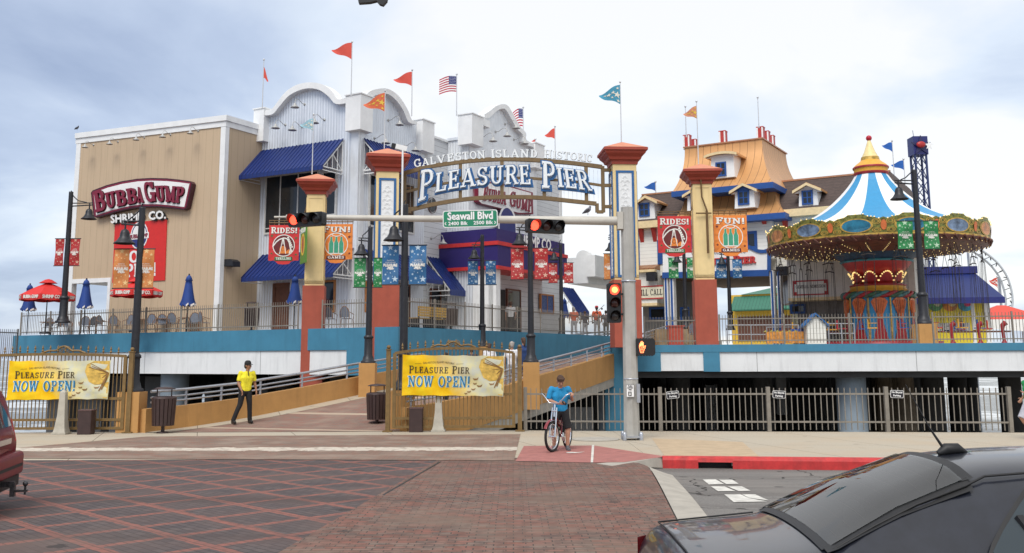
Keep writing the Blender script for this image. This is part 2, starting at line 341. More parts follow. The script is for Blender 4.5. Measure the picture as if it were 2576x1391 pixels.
# ---------------------------------------------------------------- ground materials
def nodes_mat(name, fn, rough=.85):
    m = bpy.data.materials.new(name); m.use_nodes = True; t = m.node_tree; b = t.nodes['Principled BSDF']; b.inputs['Roughness'].default_value = rough; b.inputs['Specular IOR Level'].default_value = .18
    def nd(ty, **k):
        n = t.nodes.new(ty)
        for a, q in k.items(): setattr(n, a, q)
        return n
    def ma(op, a, bb=None):
        n = nd('ShaderNodeMath', operation=op)
        for i, q in enumerate((a, bb)):
            if q is None: continue
            if isinstance(q, (int, float)): n.inputs[i].default_value = q
            else: t.links.new(q, n.inputs[i])
        return n.outputs[0]
    def mixc(f, a, c):
        n = nd('ShaderNodeMix', data_type='RGBA')
        for i, q in ((0, f), (6, a), (7, c)):
            if isinstance(q, tuple): n.inputs[i].default_value = q+(1,)
            elif isinstance(q, (int, float)): n.inputs[i].default_value = q
            else: t.links.new(q, n.inputs[i])
        return n.outputs[2]
    def noise(sc, det=4, vec=None, rg=.6):
        n = nd('ShaderNodeTexNoise'); n.inputs['Scale'].default_value = sc; n.inputs['Detail'].default_value = det; n.inputs['Roughness'].default_value = rg
        t.links.new(vec or co.outputs['Object'], n.inputs['Vector']); return n.outputs[0]
    def ramp(f, lo, hi, a=(0, 0, 0), c=(1, 1, 1)):
        n = nd('ShaderNodeValToRGB'); t.links.new(f, n.inputs[0]); e = n.color_ramp.elements
        e[0].position = lo; e[0].color = a+(1,); e[1].position = hi; e[1].color = c+(1,); return n.outputs[0]
    co = nd('ShaderNodeTexCoord')
    def bump(h, s, d=.01):
        n = nd('ShaderNodeBump'); n.inputs['Strength'].default_value = s; n.inputs['Distance'].default_value = d
        t.links.new(h, n.inputs['Height']); t.links.new(n.outputs[0], b.inputs['Normal'])
    class K: pass
    k = K(); k.t, k.b, k.nd, k.ma, k.mixc, k.noise, k.ramp, k.co, k.bump = t, b, nd, ma, mixc, noise, ramp, co, bump
    t.links.new(fn(k), b.inputs['Base Color']); return m
def rot45(k, deg=45):
    mp = k.nd('ShaderNodeMapping'); mp.inputs['Rotation'].default_value = (0, 0, R(deg)); k.t.links.new(k.co.outputs['Object'], mp.inputs[0]); return mp.outputs[0]
def bricks(k, vec, c1, c2, mor, bw=.21, rh=.105, off=.5, ms=.008):
    n = k.nd('ShaderNodeTexBrick'); n.offset = off; n.inputs['Scale'].default_value = 1
    for a, q in (('Color1', c1), ('Color2', c2), ('Mortar', mor)): n.inputs[a].default_value = q+(1,)
    n.inputs['Brick Width'].default_value = bw; n.inputs['Row Height'].default_value = rh; n.inputs['Mortar Size'].default_value = ms; n.inputs['Bias'].default_value = 0
    k.t.links.new(vec, n.inputs['Vector']); return n
def spots(k, c, sc, rad, colr):      # gum, drips and oil spots
    v = k.nd('ShaderNodeTexVoronoi', feature='F1'); v.inputs['Scale'].default_value = sc; k.t.links.new(k.co.outputs['Object'], v.inputs['Vector'])
    rr = k.ma('ADD', k.ma('MULTIPLY', k.noise(14, 3), rad*1.2), rad*.0)
    return k.mixc(k.ma('MULTIPLY', k.ma('LESS_THAN', v.outputs['Distance'], rr), .75), c, colr)
def tracks(k, c):                    # long dark tyre tracks along the street
    mp = k.nd('ShaderNodeMapping'); mp.inputs['Scale'].default_value = (.06, 1.1, 1); k.t.links.new(k.co.outputs['Object'], mp.inputs[0])
    return k.mixc(k.ma('MULTIPLY', k.ramp(k.noise(1., 4, mp.outputs[0]), .5, .68), .42), c, (.055, .045, .042))
def f_herring(k):
    br = bricks(k, k.co.outputs['Object'], (.19, .092, .070), (.135, .10, .086), (.075, .06, .052))
    br2 = bricks(k, k.co.outputs['Object'], (.25, .11, .085), (.20, .15, .122), (.075, .06, .052))
    br2.offset = .37
    c = k.mixc(k.ramp(k.noise(5.5, 2), .44, .56), br.outputs[0], br2.outputs[0])
    c = k.mixc(k.ramp(k.noise(.55, 5), .5, .72), c, (.19, .135, .105))
    c = spots(k, tracks(k, c), .8, .12, (.06, .05, .045)); c = k.mixc(k.ma('MULTIPLY', k.ramp(k.noise(1.9, 6), .58, .7), .5), c, (.22, .165, .13))
    k.bump(br.outputs[1], -.6); return c
def f_grid(k):
    s = k.nd('ShaderNodeSeparateXYZ'); k.t.links.new(k.co.outputs['Object'], s.inputs[0])
    def line(sg, off):
        a = k.ma('ADD', k.ma('MULTIPLY', s.outputs[0], sg), s.outputs[1])
        wob = k.ma('MULTIPLY', k.ma('SUBTRACT', k.noise(7, 2), .5), .09)
        f = k.ma('FRACT', k.ma('DIVIDE', k.ma('ADD', k.ma('SUBTRACT', a, off), wob), 1.25)); return k.ma('LESS_THAN', f, .15)
    lm = k.ma('MAXIMUM', line(1, 6.2-.09), line(-1, 15.1-.09))
    br = bricks(k, rot45(k), (.088, .074, .076), (.125, .103, .10), (.055, .046, .045))
    br.inputs['Bias'].default_value = -.1
    grey = k.mixc(k.ramp(k.noise(.8, 4), .4, .75), br.outputs[0], (.115, .082, .075))
    lb = bricks(k, rot45(k), (.27, .115, .092), (.225, .105, .088), (.12, .07, .06))
    c = k.mixc(lm, grey, lb.outputs[0])
    c = k.mixc(k.ma('MULTIPLY', k.ramp(k.noise(.33, 5), .52, .8), .6), c, (.17, .125, .105))
    c = k.mixc(k.ma('MULTIPLY', k.ramp(k.noise(2.2, 5), .62, .8), .5), c, (.05, .044, .042))
    c = spots(k, tracks(k, c), .7, .13, (.045, .04, .038))
    k.bump(br.outputs[1], -.5); return c
def f_apron(k):
    br = bricks(k, k.co.outputs['Object'], (.25, .135, .10), (.20, .155, .125), (.15, .12, .095))
    c = k.mixc(k.ramp(k.noise(1.1, 5), .45, .7), br.outputs[0], (.29, .225, .18))
    s = k.nd('ShaderNodeSeparateXYZ'); k.t.links.new(k.co.outputs['Object'], s.inputs[0])
    # worn off-white painted line that runs across the bricks
    y = k.ma('ABSOLUTE', k.ma('SUBTRACT', k.ma('ADD', s.outputs[1], k.ma('MULTIPLY', s.outputs[0], .03)), 22.0))
    ln = k.ma('MULTIPLY', k.ma('LESS_THAN', k.ma('ADD', y, k.ma('MULTIPLY', k.noise(2.2, 5), .9)), .82), k.ramp(k.noise(5.1, 5), .28, .5))
    c = k.mixc(ln, c, (.56, .50, .42)); k.bump(br.outputs[1], -.25); return c
def f_ramp(k):
    br = bricks(k, k.co.outputs['Object'], (.27, .135, .105), (.22, .165, .135), (.16, .12, .10))
    s = k.nd('ShaderNodeSeparateXYZ'); k.t.links.new(k.co.outputs['Object'], s.inputs[0])
    c = k.mixc(k.ramp(k.noise(1.3, 5), .45, .75), br.outputs[0], (.29, .21, .165))
    f = k.ma('FRACT', k.ma('DIVIDE', k.ma('SUBTRACT', k.ma('ADD', s.outputs[1], k.ma('MULTIPLY', s.outputs[0], .25)), 29.6), 3.3))
    return k.mixc(k.ma('LESS_THAN', f, .09), c, (.42, .33, .25))
def f_asphalt(k):
    c = k.mixc(k.ramp(k.noise(55, 3), .35, .65), (.13, .125, .118), (.24, .225, .21))
    c = k.mixc(k.ramp(k.noise(.5, 5), .45, .75), c, (.235, .215, .195))
    v = k.nd('ShaderNodeTexVoronoi', feature='DISTANCE_TO_EDGE'); v.inputs['Scale'].default_value = .33
    mp = k.nd('ShaderNodeVectorMath', operation='ADD'); k.t.links.new(k.co.outputs['Object'], mp.inputs[0])
    nz = k.nd('ShaderNodeTexNoise'); nz.inputs['Scale'].default_value = 1.7; k.t.links.new(k.co.outputs['Object'], nz.inputs['Vector']); k.t.links.new(nz.outputs['Color'], mp.inputs[1])
    k.t.links.new(mp.outputs[0], v.inputs['Vector'])
    c = k.mixc(k.ma('LESS_THAN', v.outputs['Distance'], .007), c, (.035, .033, .03))
    c = spots(k, tracks(k, c), .9, .12, (.05, .048, .045))
    k.bump(k.noise(70, 3), .25, .006); return c
def f_walk(k):
    c = k.mixc(k.ramp(k.noise(38, 3), .35, .7), (.38, .335, .265), (.50, .445, .355))
    c = k.mixc(k.ramp(k.noise(.6, 5), .42, .74), c, (.44, .36, .265))
    c = k.mixc(k.ma('MULTIPLY', k.ramp(k.noise(1.6, 6), .6, .8), .6), c, (.28, .24, .20))
    s = k.nd('ShaderNodeSeparateXYZ'); k.t.links.new(k.co.outputs['Object'], s.inputs[0])
    f = k.ma('FRACT', k.ma('DIVIDE', k.ma('ADD', s.outputs[0], k.ma('MULTIPLY', s.outputs[1], .32)), 2.6)); c = k.mixc(k.ma('LESS_THAN', f, .008), c, (.17, .14, .11))
    f = k.ma('FRACT', k.ma('DIVIDE', k.ma('ADD', s.outputs[1], k.ma('MULTIPLY', s.outputs[0], .06)), 2.3)); c = k.mixc(k.ma('LESS_THAN', f, .010), c, (.20, .165, .13))
    c = spots(k, c, 2.3, .045, (.20, .17, .14)); c = spots(k, c, .9, .10, (.27, .23, .19))
    k.bump(k.noise(45, 3), .2, .006); return c
def f_sea(k):
    c = k.mixc(k.ramp(k.noise(.11, 6), .48, .6), (.13, .135, .125), (.62, .64, .64))
    k.bump(k.noise(.7, 5), .5, .25); return c
HERR = nodes_mat('brick_herringbone', f_herring); GRID = nodes_mat('brick_diamonds', f_grid); APRON = nodes_mat('brick_apron', f_apron)
RAMPM = nodes_mat('ramp_brick', f_ramp); ASPH = nodes_mat('worn_asphalt', f_asphalt); WALK = nodes_mat('sidewalk_concrete', f_walk); SEA = nodes_mat('surf', f_sea, .25)
# ---------------------------------------------------------------- ground
def sm(t): t = max(0, min(1, t)); return t*t*(3-2*t)
def zroad(x, y):
    t = max(0, min(1, (19.4-y)/11)); a = sm((x-2.25)/.8)
    return (1-a)*(0+.05*t) + a*(-.2+.25*t)
def patch(name, q, m, off, nx=24, ny=24, flat=False):
    mb = MB(); vs = []
    for j in range(ny+1):
        for i in range(nx+1):
            a, b = i/nx, j/ny
            x = (1-b)*((1-a)*q[0][0]+a*q[1][0])+b*((1-a)*q[3][0]+a*q[2][0]); y = (1-b)*((1-a)*q[0][1]+a*q[1][1])+b*((1-a)*q[3][1]+a*q[2][1])
            vs.append((x, y, (0 if flat else zroad(x, y))+off))
    k = nx+1
    mb.add(vs, [(j*k+i, j*k+i+1, (j+1)*k+i+1, (j+1)*k+i) for j in range(ny) for i in range(nx)])
    return struct(mb.build(name, m))
patch('road', [(-90, -25), (90, -25), (90, 20.4), (-90, 20.4)], ASPH, -.014, 120, 60)
patch('crosswalk', [(-3.2, 2), (1.10, 2), (2.60, 19.2), (-1.42, 20.62)], HERR, -.004, 30, 40)
patch('brick_road', [(-45, 2), (-3.2, 2), (-1.42, 20.6), (-45, 20.6)], GRID, -.006, 40, 40)
mb = MB(); a0 = (-3.2, 2); a1 = (-1.42, 20.6)
mb.quad((a0[0]-.02, 2, .054), (a0[0]+.02, 2, .054), (a1[0]+.02, 19.4, .004), (a1[0]-.02, 19.4, .004)); struct(mb.build('joint', BLACK))
patch('road_edge', [(1.12, 2), (1.50, 2), (2.98, 18.6), (2.62, 19.2)], CONC, -.004, 4, 30)
# far pavement: flat at z = 0 from the kerb line back to the seawall edge
def kerb_y(x): return 20.04-.133*(x-3.13)
mb = MB(); n = 40; vs = []
for i in range(n+1):
    x = 2.75+(90-2.75)*(i/n)**2; vs += [(x, max(kerb_y(x), 11)+.16, 0), (x, max(27.42-.113*(x-.33), 20), 0)]
mb.add(vs, [(2*i, 2*i+2, 2*i+3, 2*i+1) for i in range(n)])
mb.add([(-90, 20.2, -.004), (2.75, 20.0, -.004), (2.75, 27.13, -.004), (.2, 27.6, -.004), (-90, 27.7, -.004)], [(0, 1, 2, 3, 4)])
mb.add([(2.75, 27.13, -.004), (.2, 27.6, -.004), (-90, 27.7, -.004), (-90, 27.7, -5), (.2, 27.6, -5), (2.75, 27.13, -5)], [(0, 1, 4, 5), (1, 2, 3, 4)])
mb.add([p for i in range(n+1) for p in (vs[2*i+1], (vs[2*i+1][0], vs[2*i+1][1], -5))], [(2*i, 2*i+2, 2*i+3, 2*i+1) for i in range(n)])
struct(mb.build('sidewalk', WALK))
patch('brick_apron', [(-12.6, 20.55), (.02, 19.5), (.2, 26.15), (-9.6, 25.9)], APRON, .004, 30, 20, True)
G = lambda x, y, z=0.: onz(x, y, z)
mb = MB(); mb.add([G(1318, 1122)+V((0, 0, .004)), G(1489, 1121)+V((0, 0, .004)), G(1486, 1164)+V((0, 0, .004)), G(1297, 1160)+V((0, 0, .004))], [(0, 1, 2, 3)])
mb.add([G(1495, 1121)+V((0, 0, .004)), G(1676, 1149)+V((0, 0, .006)), G(1570, 1163)+V((0, 0, .006)), G(1492, 1164)+V((0, 0, .004))], [(0, 1, 2, 3)])
struct(mb.build('kerb_ramp', REDPAD))
mb = MB(); mb.add([G(1489, 1120)+V((0, 0, .008)), G(1495, 1120)+V((0, 0, .008)), G(1492, 1164)+V((0, 0, .008)), G(1486, 1164)+V((0, 0, .008))], [(0, 1, 2, 3)]); struct(mb.build('ramp_joint', LINEW))
mb = MB(); pts = [(1424, 1139), (1438, 1138), (1455, 1139), (1472, 1137), (1461, 1139.5), (1445, 1141), (1432, 1141), (1426, 1140.5)]
mb.add([G(*p)+V((0, 0, .012)) for p in pts], [tuple(range(8))]); struct(mb.build('paint_scrape', LINEW))
# red painted kerb with a storm drain inlet, and its concrete flare
k0 = V((3.02, kerb_y(3.02), 0)); kd = V((1, -.133, 0)).normalized(); kn = V((kd.y, -kd.x, 0))
kf = Fr(k0, kd)
kerb = thing('kerb', None, None, k0); kerb['kind'] = 'structure'
prof = [(-.2, .012), (.0, .012), (.05, -.01), (.07, -.05), (.075, -.24)]
u_in0, u_in1 = kf.uz(1756, 1170)[0], kf.uz(1843, 1170)[0]
mb = MB()
for ua, ub in ((0, u_in0), (u_in1, 40)):
    vs = [kf.P(u, z, o) for u in (ua, ub) for o, z in prof]
    mb.add(vs, [(i, i+1, i+6, i+5) for i in range(4)]+[(0, 1, 2, 3, 4), (5, 9, 8, 7, 6)])
vs = [kf.P(u, z, o) for u in (u_in0, u_in1) for o, z in prof[:3]+[(.072, -.085), (-.2, -.085)]]
mb.add(vs, [(0, 1, 6, 5), (1, 2, 7, 6), (2, 3, 8, 7), (3, 4, 9, 8)])
kr = mb.build('kerbstone', REDK, kerb)
mb = MB(); mb.fbox(kf, u_in0, u_in1, -.3, -.084, -.5, -.19); mb.build('drain_inlet', BLACK, kerb)
mb = MB(); a, b, c_, d_ = kf.P(0, .006, -.02), kf.P(0, -.2, .09), onz(1540, 1172, 0.), onz(1500, 1166, 0.)
mb.add([a, b, c_, d_, a-V((0, 0, .3)), d_-V((0, 0, .3))], [(0, 1, 2), (0, 2, 3)]); struct(mb.build('kerb_flare', CONC))
mb = MB(); mb.add([onz(1640, 1103, 0)+V((0, 0, .004)), kf.P(.05, .004, -.18)+V((0, 0, 0)), kf.P(u_in1+.55, .004, -.18), onz(1868, 1112, 0)+V((0, 0, .004))], [(0, 1, 2, 3)])
struct(mb.build('pavement_patch', PATCH))
# worn white blocks on the asphalt
mb = MB()
for q in (((1767, 1196), (1800, 1196), (1822, 1210), (1783, 1211)), ((1808, 1197), (1842, 1197), (1858, 1209), (1827, 1210)), ((1788, 1217), (1822, 1217), (1850, 1231), (1806, 1231)), ((1830, 1217), (1866, 1217), (1888, 1230), (1858, 1231)),
          ((1822, 1241), (1862, 1240), (1884, 1252), (1930, 1262), (1846, 1264)), ((1866, 1240), (1900, 1241), (1934, 1259), (1884, 1251))):
    pp = [onz(x, y, zroad(3.3, 15)) for x, y in q]; mb.add([V((p.x, p.y, zroad(p.x, p.y)-.004)) for p in pp], [tuple(range(len(q)))])
struct(mb.build('road_marking', LINEW))
# manhole cover
p = onz(1497, 1105, 0); mb = MB(); mb.lathe([(.60, .002), (.60, .012), (.54, .012), (.53, .006), (.30, .006), (.28, .010), (0, .010)], 28, p)
tag(mb.build('manhole_cover', CONC, None, p), 'round grey manhole cover set in the pavement beside the traffic pole', 'manhole cover')
# beach, sea
mb = MB(); nx, ny = 50, 30; vs = []
for j in range(ny+1):
    for i in range(nx+1):
        x = -260+520*i/nx; y = 27.3-abs(x)*.12+(110-27.3)*j/ny; vs.append((x, y, -4.4-.018*(y-27)+random.uniform(-.12, .12)))
mb.add(vs, [(j*(nx+1)+i, j*(nx+1)+i+1, (j+1)*(nx+1)+i+1, (j+1)*(nx+1)+i) for j in range(ny) for i in range(nx)], 0, True); struct(mb.build('beach', SAND))
mb = MB(); mb.quad((-9000, 55, -4.75), (9000, 55, -4.75), (9000, 12000, -4.75), (-9000, 12000, -4.75)); struct(mb.build('sea', SEA))
# ---------------------------------------------------------------- piers
DA, DB = dirv(61), dirv(-29)
HL, HR = 3.2, 2.5
K = onz(1000, 822, HL)
FL = Fr(K, DB)                        # left deck front face (u negative to the left)
uL = FL.uz(43, 843)[0]
def pier_columns(parent, pts, r, z, m): 
    for x, y in pts:
        mb = MB(); mb.lathe([(r, -5.2), (r, z)], 18, (x, y, 0)); mb.build('column', m, parent)
COLM = mat('column_grey', (.27, .33, .385), .8, var=.12, scale=1.2, bump=.2)
dl = thing('restaurant_pier', 'raised pier deck with blue and white edge under the tan restaurant', 'pier', K)
Kb = V((K.x, K.y, 0))
def deckpoly(pts, z): return [V((p.x, p.y, z)) for p in pts]
pL = [Kb+DB*uL, Kb, Kb+DA*42, Kb+DA*42+DB*uL]
mb = MB(); mb.prism(deckpoly(pL, HL-.012), (0, 0, -.35)); mb.build('deck_slab', DECKM, dl)
mb = MB(); ub = FL.uz(876, 905)[0]
zb = FL.uz(300, 886)[1]; zw = FL.uz(600, 941)[1]
mb.fbox(FL, uL-.15, .12, zb, HL, -.35, .12)                       # blue top band
mb.fbox(FL, ub, .12, zw-.02, zb-.002, -.35, .12)                          # blue end block behind the big pylon
FC = Fr(Kb, DA)                                                   # face along the ramp
mb.fbox(FC, .13, 26, 1.0, HL, -.35, .12)
mb.build('edge_beam', TURQ, dl)
mb = MB(); mb.fbox(FL, uL-.1, ub-.003, zw, zb-.003, -.35, .06); mb.build('edge_panel', BEAMW, dl)
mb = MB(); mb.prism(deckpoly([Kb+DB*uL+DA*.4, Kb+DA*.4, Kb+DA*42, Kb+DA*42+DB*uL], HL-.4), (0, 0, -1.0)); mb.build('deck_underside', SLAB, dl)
pier_columns(dl, [(Kb+DB*u+DA*v)[:2] for u, v in ((-13.2, 1.1), (-1.2, 2.0))], .62, zw, COLM)
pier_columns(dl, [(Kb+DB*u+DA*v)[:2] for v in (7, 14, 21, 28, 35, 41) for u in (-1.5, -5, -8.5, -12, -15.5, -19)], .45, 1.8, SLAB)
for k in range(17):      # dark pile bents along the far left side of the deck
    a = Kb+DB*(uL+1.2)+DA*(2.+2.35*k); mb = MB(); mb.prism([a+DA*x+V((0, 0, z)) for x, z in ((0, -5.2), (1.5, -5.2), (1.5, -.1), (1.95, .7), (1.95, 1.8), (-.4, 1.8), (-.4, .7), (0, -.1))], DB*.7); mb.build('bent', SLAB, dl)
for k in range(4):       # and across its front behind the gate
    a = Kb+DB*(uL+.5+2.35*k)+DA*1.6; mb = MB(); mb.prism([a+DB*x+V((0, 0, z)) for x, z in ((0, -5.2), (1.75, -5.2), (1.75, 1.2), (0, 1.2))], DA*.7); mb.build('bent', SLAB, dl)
# right deck
R0 = onz(1520, 868.6, HR); R1 = onz(2576, 862, HR); DRt = V((R1.x-R0.x, R1.y-R0.y, 0)).normalized()
FR_ = Fr(R0, DRt); DRb = V((-DRt.y, DRt.x, 0))
def uR(x, y=868): return FR_.uz(x, y)[0]
dr = thing('ride_pier', 'lower pier deck with blue edge beam and white panels carrying the rides', 'pier', R0)
R0b = V((R0.x, R0.y, 0)); uE = 34.
mb = MB(); mb.prism(deckpoly([R0b, R0b+DRt*uE, R0b+DRt*uE+DRb*75+DA*0, R0b+DRb*75], HR-.012), (0, 0, -.35)); mb.build('deck_slab', DECKM, dr)
z1 = FR_.uz(1700, 886)[1]; z0 = FR_.uz(1700, 933)[1]
mb = MB(); mb.fbox(FR_, 0, uE, z1, HR, -.35, .14)
u0, u1 = uR(1565), uR(1661); u2, u3 = uR(1768), uR(1809)
mb.fbox(FR_, 0, uR(1566), -4.5, z1-.002, -.8, .135); mb.fbox(FR_, uR(1566)+.002, u1, z0-.02, z1-.002, -.35, .13); mb.fbox(FR_, u2, u3, z0-.03, z1-.002, -.35, .13)
mb.build('edge_beam', TURQ, dr)
mb = MB(); mb.fbox(FR_, u1+.002, u2-.002, z0, z1-.003, -.35, .07); mb.fbox(FR_, u3+.002, uE, z0-.03, z1-.003, -.35, .07); mb.build('edge_panel', BEAMW, dr)
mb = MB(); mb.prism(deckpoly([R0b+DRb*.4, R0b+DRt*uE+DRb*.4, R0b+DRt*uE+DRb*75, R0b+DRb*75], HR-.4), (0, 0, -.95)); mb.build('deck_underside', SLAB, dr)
def FRc(x, y, v): return (FR_.P(uR(x, y), 0)+DRb*v)[:2]
pier_columns(dr, [FRc(2161, 1000, 1.6), FRc(1536, 1000, .6)], .60, z0, COLM)
pier_columns(dr, [(R0b+DRt*(u+(v*.37) % 3.1)+DRb*v)[:2] for v in (9, 17, 25, 33, 41, 50, 60, 70) for u in (-1, 3, 7, 11, 15, 18.5)], .5, 1.3, SLAB)
# dark cross walls added far under the decks to block the bright sea
for v in (38, 55, 73):
    mb = MB(); q0, q1 = R0b+DRt*-16+DRb*v, R0b+DRt*(23.5 if v < 60 else 25)+DRb*v; mb.prism([q0+V((0, 0, -5)), q1+V((0, 0, -5)), q1+V((0, 0, 1.3)), q0+V((0, 0, 1.3))], DRb*.6); mb.build('cross_wall', SLAB, dr)
for v in (22, 41.5):
    mb = MB(); q0, q1 = Kb+DB*-26+DA*v, Kb+DB*1.0+DA*v; mb.prism([q0+V((0, 0, .5)), q1+V((0, 0, .5)), q1+V((0, 0, 1.8)), q0+V((0, 0, 1.8))], DA*.6); mb.build('cross_wall', SLAB, dl)
    for k in range(9): mb = MB(); a = Kb+DB*(-26+3.1*k+(v > 40)*1.2)+DA*v; mb.prism([a+DB*x+V((0, 0, z)) for x, z in ((0, -5), (1.9, -5), (1.9, -.2), (2.3, .52), (-.4, .52), (0, -.2))], DA*.6); mb.build('bent', SLAB, dl)
WOODP = mat('weathered_piling', (.20, .16, .115), .9, var=.3, scale=3, bump=.4)
for i, (x, v) in enumerate(((2345, 9), (2375, 6), (2410, 11), (2432, 14), (2455, 18), (2330, 16), (2398, 20), (2420, 23), (2470, 26), (2490, 30))):
    q = FRc(x, 960, v); mb = MB(); mb.tube([(q[0], q[1], -6), (q[0]+random.uniform(-.1, .1), q[1], z0-.3)], [.42, .36] if i < 5 else [.3, .26], 12); mb.build('wooden_piling', WOODP, dr)
pale = mat('pale_concrete', (.55, .56, .57), .8, var=.15, scale=2)
for i, (px_, Yp, wd, zt, zb_) in enumerate(((1525, 52, .9, -.6, -4.5), (1710, 60, .9, .2, -5), (1790, 60, .75, .3, -5), (1927, 55, .55, 1.0, -1.7), (1966, 55, .55, 1.0, -1.2), (2135, 70, .4, .6, -1.5), (1460, 46, 1.2, -.3, -4))):
    p = ony(px_, 980, Yp); mb = MB(); mb.box(p.x-wd/2, p.x+wd/2, p.y, p.y+.3, zb_, zt)
    tag(mb.build('concrete_pile', pale, None, (p.x, p.y, zb_)), ['pale concrete block seen through fence behind the boy', 'pale pile just right of the traffic pole behind fence', 'pale pile under the tilted parking sign', 'tall pale pile in dark under pier, left of a pair', 'tall pale pile in dark under pier, right of a pair', 'thin pale pile beside the middle parking sign', 'short pale pier behind the bicycle fence'][i], 'pile')
# ---------------------------------------------------------------- entrance ramp
def P2(x, y, Y): p = ony(x, y, Y); return V((p.x, p.y, 0))
Fp = [(364, 27.3, 0), (470, 28.9, .03), (600, 30.6, .15), (760, 32.8, .42), (925, 35.3, .78), (1070, 39.0, 1.10), (1213, 43.5, 1.42), (1320, 47.5, 1.72), (1415, 52, 2.05), (1500, 55.0, 2.3), (1560, 57.5, 2.46)]
Np = [(1016, 27.3, 0), (1090, 29.0, .05), (1180, 29.8, .22), (1342, 33.6, .72), (1440, 36.6, 1.06), (1522, 39.8, 1.42), (1600, 44, 1.85), (1680, 50, 2.46)]
Fl = [(P2(x, 950, Y), z) for x, Y, z in Fp]; Nl = [(P2(x, 950, Y), z) for x, Y, z in Np]
def along(L, t):
    t *= len(L)-1; i = min(int(t), len(L)-2); f = t-i
    return L[i][0].lerp(L[i+1][0], f)+V((0, 0, L[i][1]+(L[i+1][1]-L[i][1])*f))
mb = MB(); n = 48; vs = []
for i in range(n+1):
    a, b = along(Fl, i/n), along(Nl, i/n); vs += [a.lerp(b, j/6)+V((0, 0, .005)) for j in range(7)]
mb.add(vs, [(i*7+j, i*7+j+1, (i+1)*7+j+1, (i+1)*7+j) for i in range(n) for j in range(6)], 0, True)
struct(mb.build('ramp', RAMPM))
mb = MB(); vs = []                                                # pale concrete strip beside the wall foot
for i in range(n+1):
    a, b = along(Fl, i/n), along(Nl, i/n); d = (b-a).normalized(); vs += [a+V((0, 0, .010)), a+d*.75+V((0, 0, .012))]
mb.add(vs, [(2*i, 2*i+1, 2*i+3, 2*i+2) for i in range(n)]); struct(mb.build('ramp_border', WALK))
mb = MB(); vs = []
for i in range(n+1):
    a, b = along(Fl, i/n), along(Nl, i/n); vs += [a-V((0, 0, .06)), b-V((0, 0, .06)), b-V((0, 0, .6)), a-V((0, 0, .6))]
mb.add(vs, [(4*i+j, 4*i+(j+1) % 4, 4*i+4+(j+1) % 4, 4*i+4+j) for i in range(n) for j in range(4)]); struct(mb.build('ramp_slab', SLAB))
def ramp_wall(L, side, label, zlow=.62, extra=0.):
    """solid ochre parapet with a three-pipe handrail; side = +1 towards the ramp's right"""
    w_ = thing('ramp_wall', label, 'wall', L[0][0])
    mb = MB(); mc = MB(); hgt = .64; pts = [along(L, i/60) for i in range(61)]
    for a, b in zip(pts[:-1], pts[1:]):
        d = (b-a); d.z = 0; d.normalize(); nn = V((d.y, -d.x, 0))*.11
        lo = V((0, 0, -.34-extra)); hi = V((0, 0, hgt))
        mb.hexa([a+lo-nn, a+lo+nn, b+lo+nn, b+lo-nn, a+hi-nn, a+hi+nn, b+hi+nn, b+hi-nn])
        lo2 = V((0, 0, -.34-extra-.34)); nn2 = nn*.8
        mc.hexa([a+lo2-nn2, a+lo2+nn2, b+lo2+nn2, b+lo2-nn2, a+lo-nn2, a+lo+nn2, b+lo+nn2, b+lo-nn2])
    mb.build('parapet', ORANGE, w_); mc.build('slab_edge', CONC, w_)
    r = thing('handrail', label.replace('ochre ramp wall rising', 'grey pipe handrail').replace('ochre ramp wall', 'grey pipe handrail').replace('the far left', 'the ramp wall at far left'), 'handrail', L[0][0]+V((0, 0, .64)))
    for h, rr in ((.80, .028), (.93, .028), (1.10, .042)):
        mb = MB(); mb.tube([p+V((0, 0, h)) for p in pts[1:]], rr, 8); mb.build('rail', RAIL, r)
    for i in range(2, 61, 4):
        mb = MB(); p = pts[i]; mb.box(p.x-.03, p.x+.03, p.y-.03, p.y+.03, p.z+.6, p.z+1.09); mb.build('post', RAIL, r)
ramp_wall(Fl, 1, 'ochre ramp wall rising along the far left side behind the man in yellow')
ramp_wall(Nl, -1, 'ochre ramp wall on the near right side behind the right gate', extra=0)
# ---------------------------------------------------------------- picket fences
def picket_fence(name, label, pts, h, m, pitch=.125, post_every=2.2, pr=.009, over=.16, post_w=.06, low=.16, group=None, cat='fence', up=.0):
    t = thing(name, label, cat, pts[0], 0, group); rails = []; pk = MB(); mr = MB()
    for a, b in zip(pts[:-1], pts[1:]):
        L = (b-a).length; d = (b-a)/L; k = max(1, round(L/pitch)); np_ = max(1, round(L/post_every))
        for i in range(k+1):
            p = a+d*(L*i/k); pk.box(p.x-pr, p.x+pr, p.y-pr, p.y+pr, p.z+up+.05, p.z+up+h+over)
        for z in (low, h): mr.bar(a+V((0, 0, z+up)), b+V((0, 0, z+up)), .045, .045)
        for i in range(np_+1):
            if i == np_ and b is not pts[-1]: continue
            p = a+d*(L*i/np_); mb = MB(); mb.box(p.x-post_w/2, p.x+post_w/2, p.y-post_w/2, p.y+post_w/2, p.z, p.z+up+h+over+.03); mb.build('post', m, t)
    pk.build('picket', m, t); mr.build('rail', m, t)
    return t
def Lp(f, u, z, o=0): return f.P(u, z, o)
picket_fence('deck_fence', 'brown steel picket fence along the restaurant deck in front of the patio', [Lp(FL, uL+.1, HL, -.1), Lp(FL, FL.uz(745, 826)[0], HL, -.1)], .98, FENCE)
picket_fence('deck_fence', 'steel picket fence between the small and big left pylons', [Lp(FL, FL.uz(806, 826)[0], HL, -.1), Lp(FL, FL.uz(936, 824)[0], HL, -.1)], .98, FENCE)
picket_fence('deck_fence', 'steel picket fence on the blue wall beside the restaurant entrance', [Lp(FC, .4, HL, -.12), Lp(FC, 24, HL, -.12)], 1.02, FENCE, post_every=2.4)
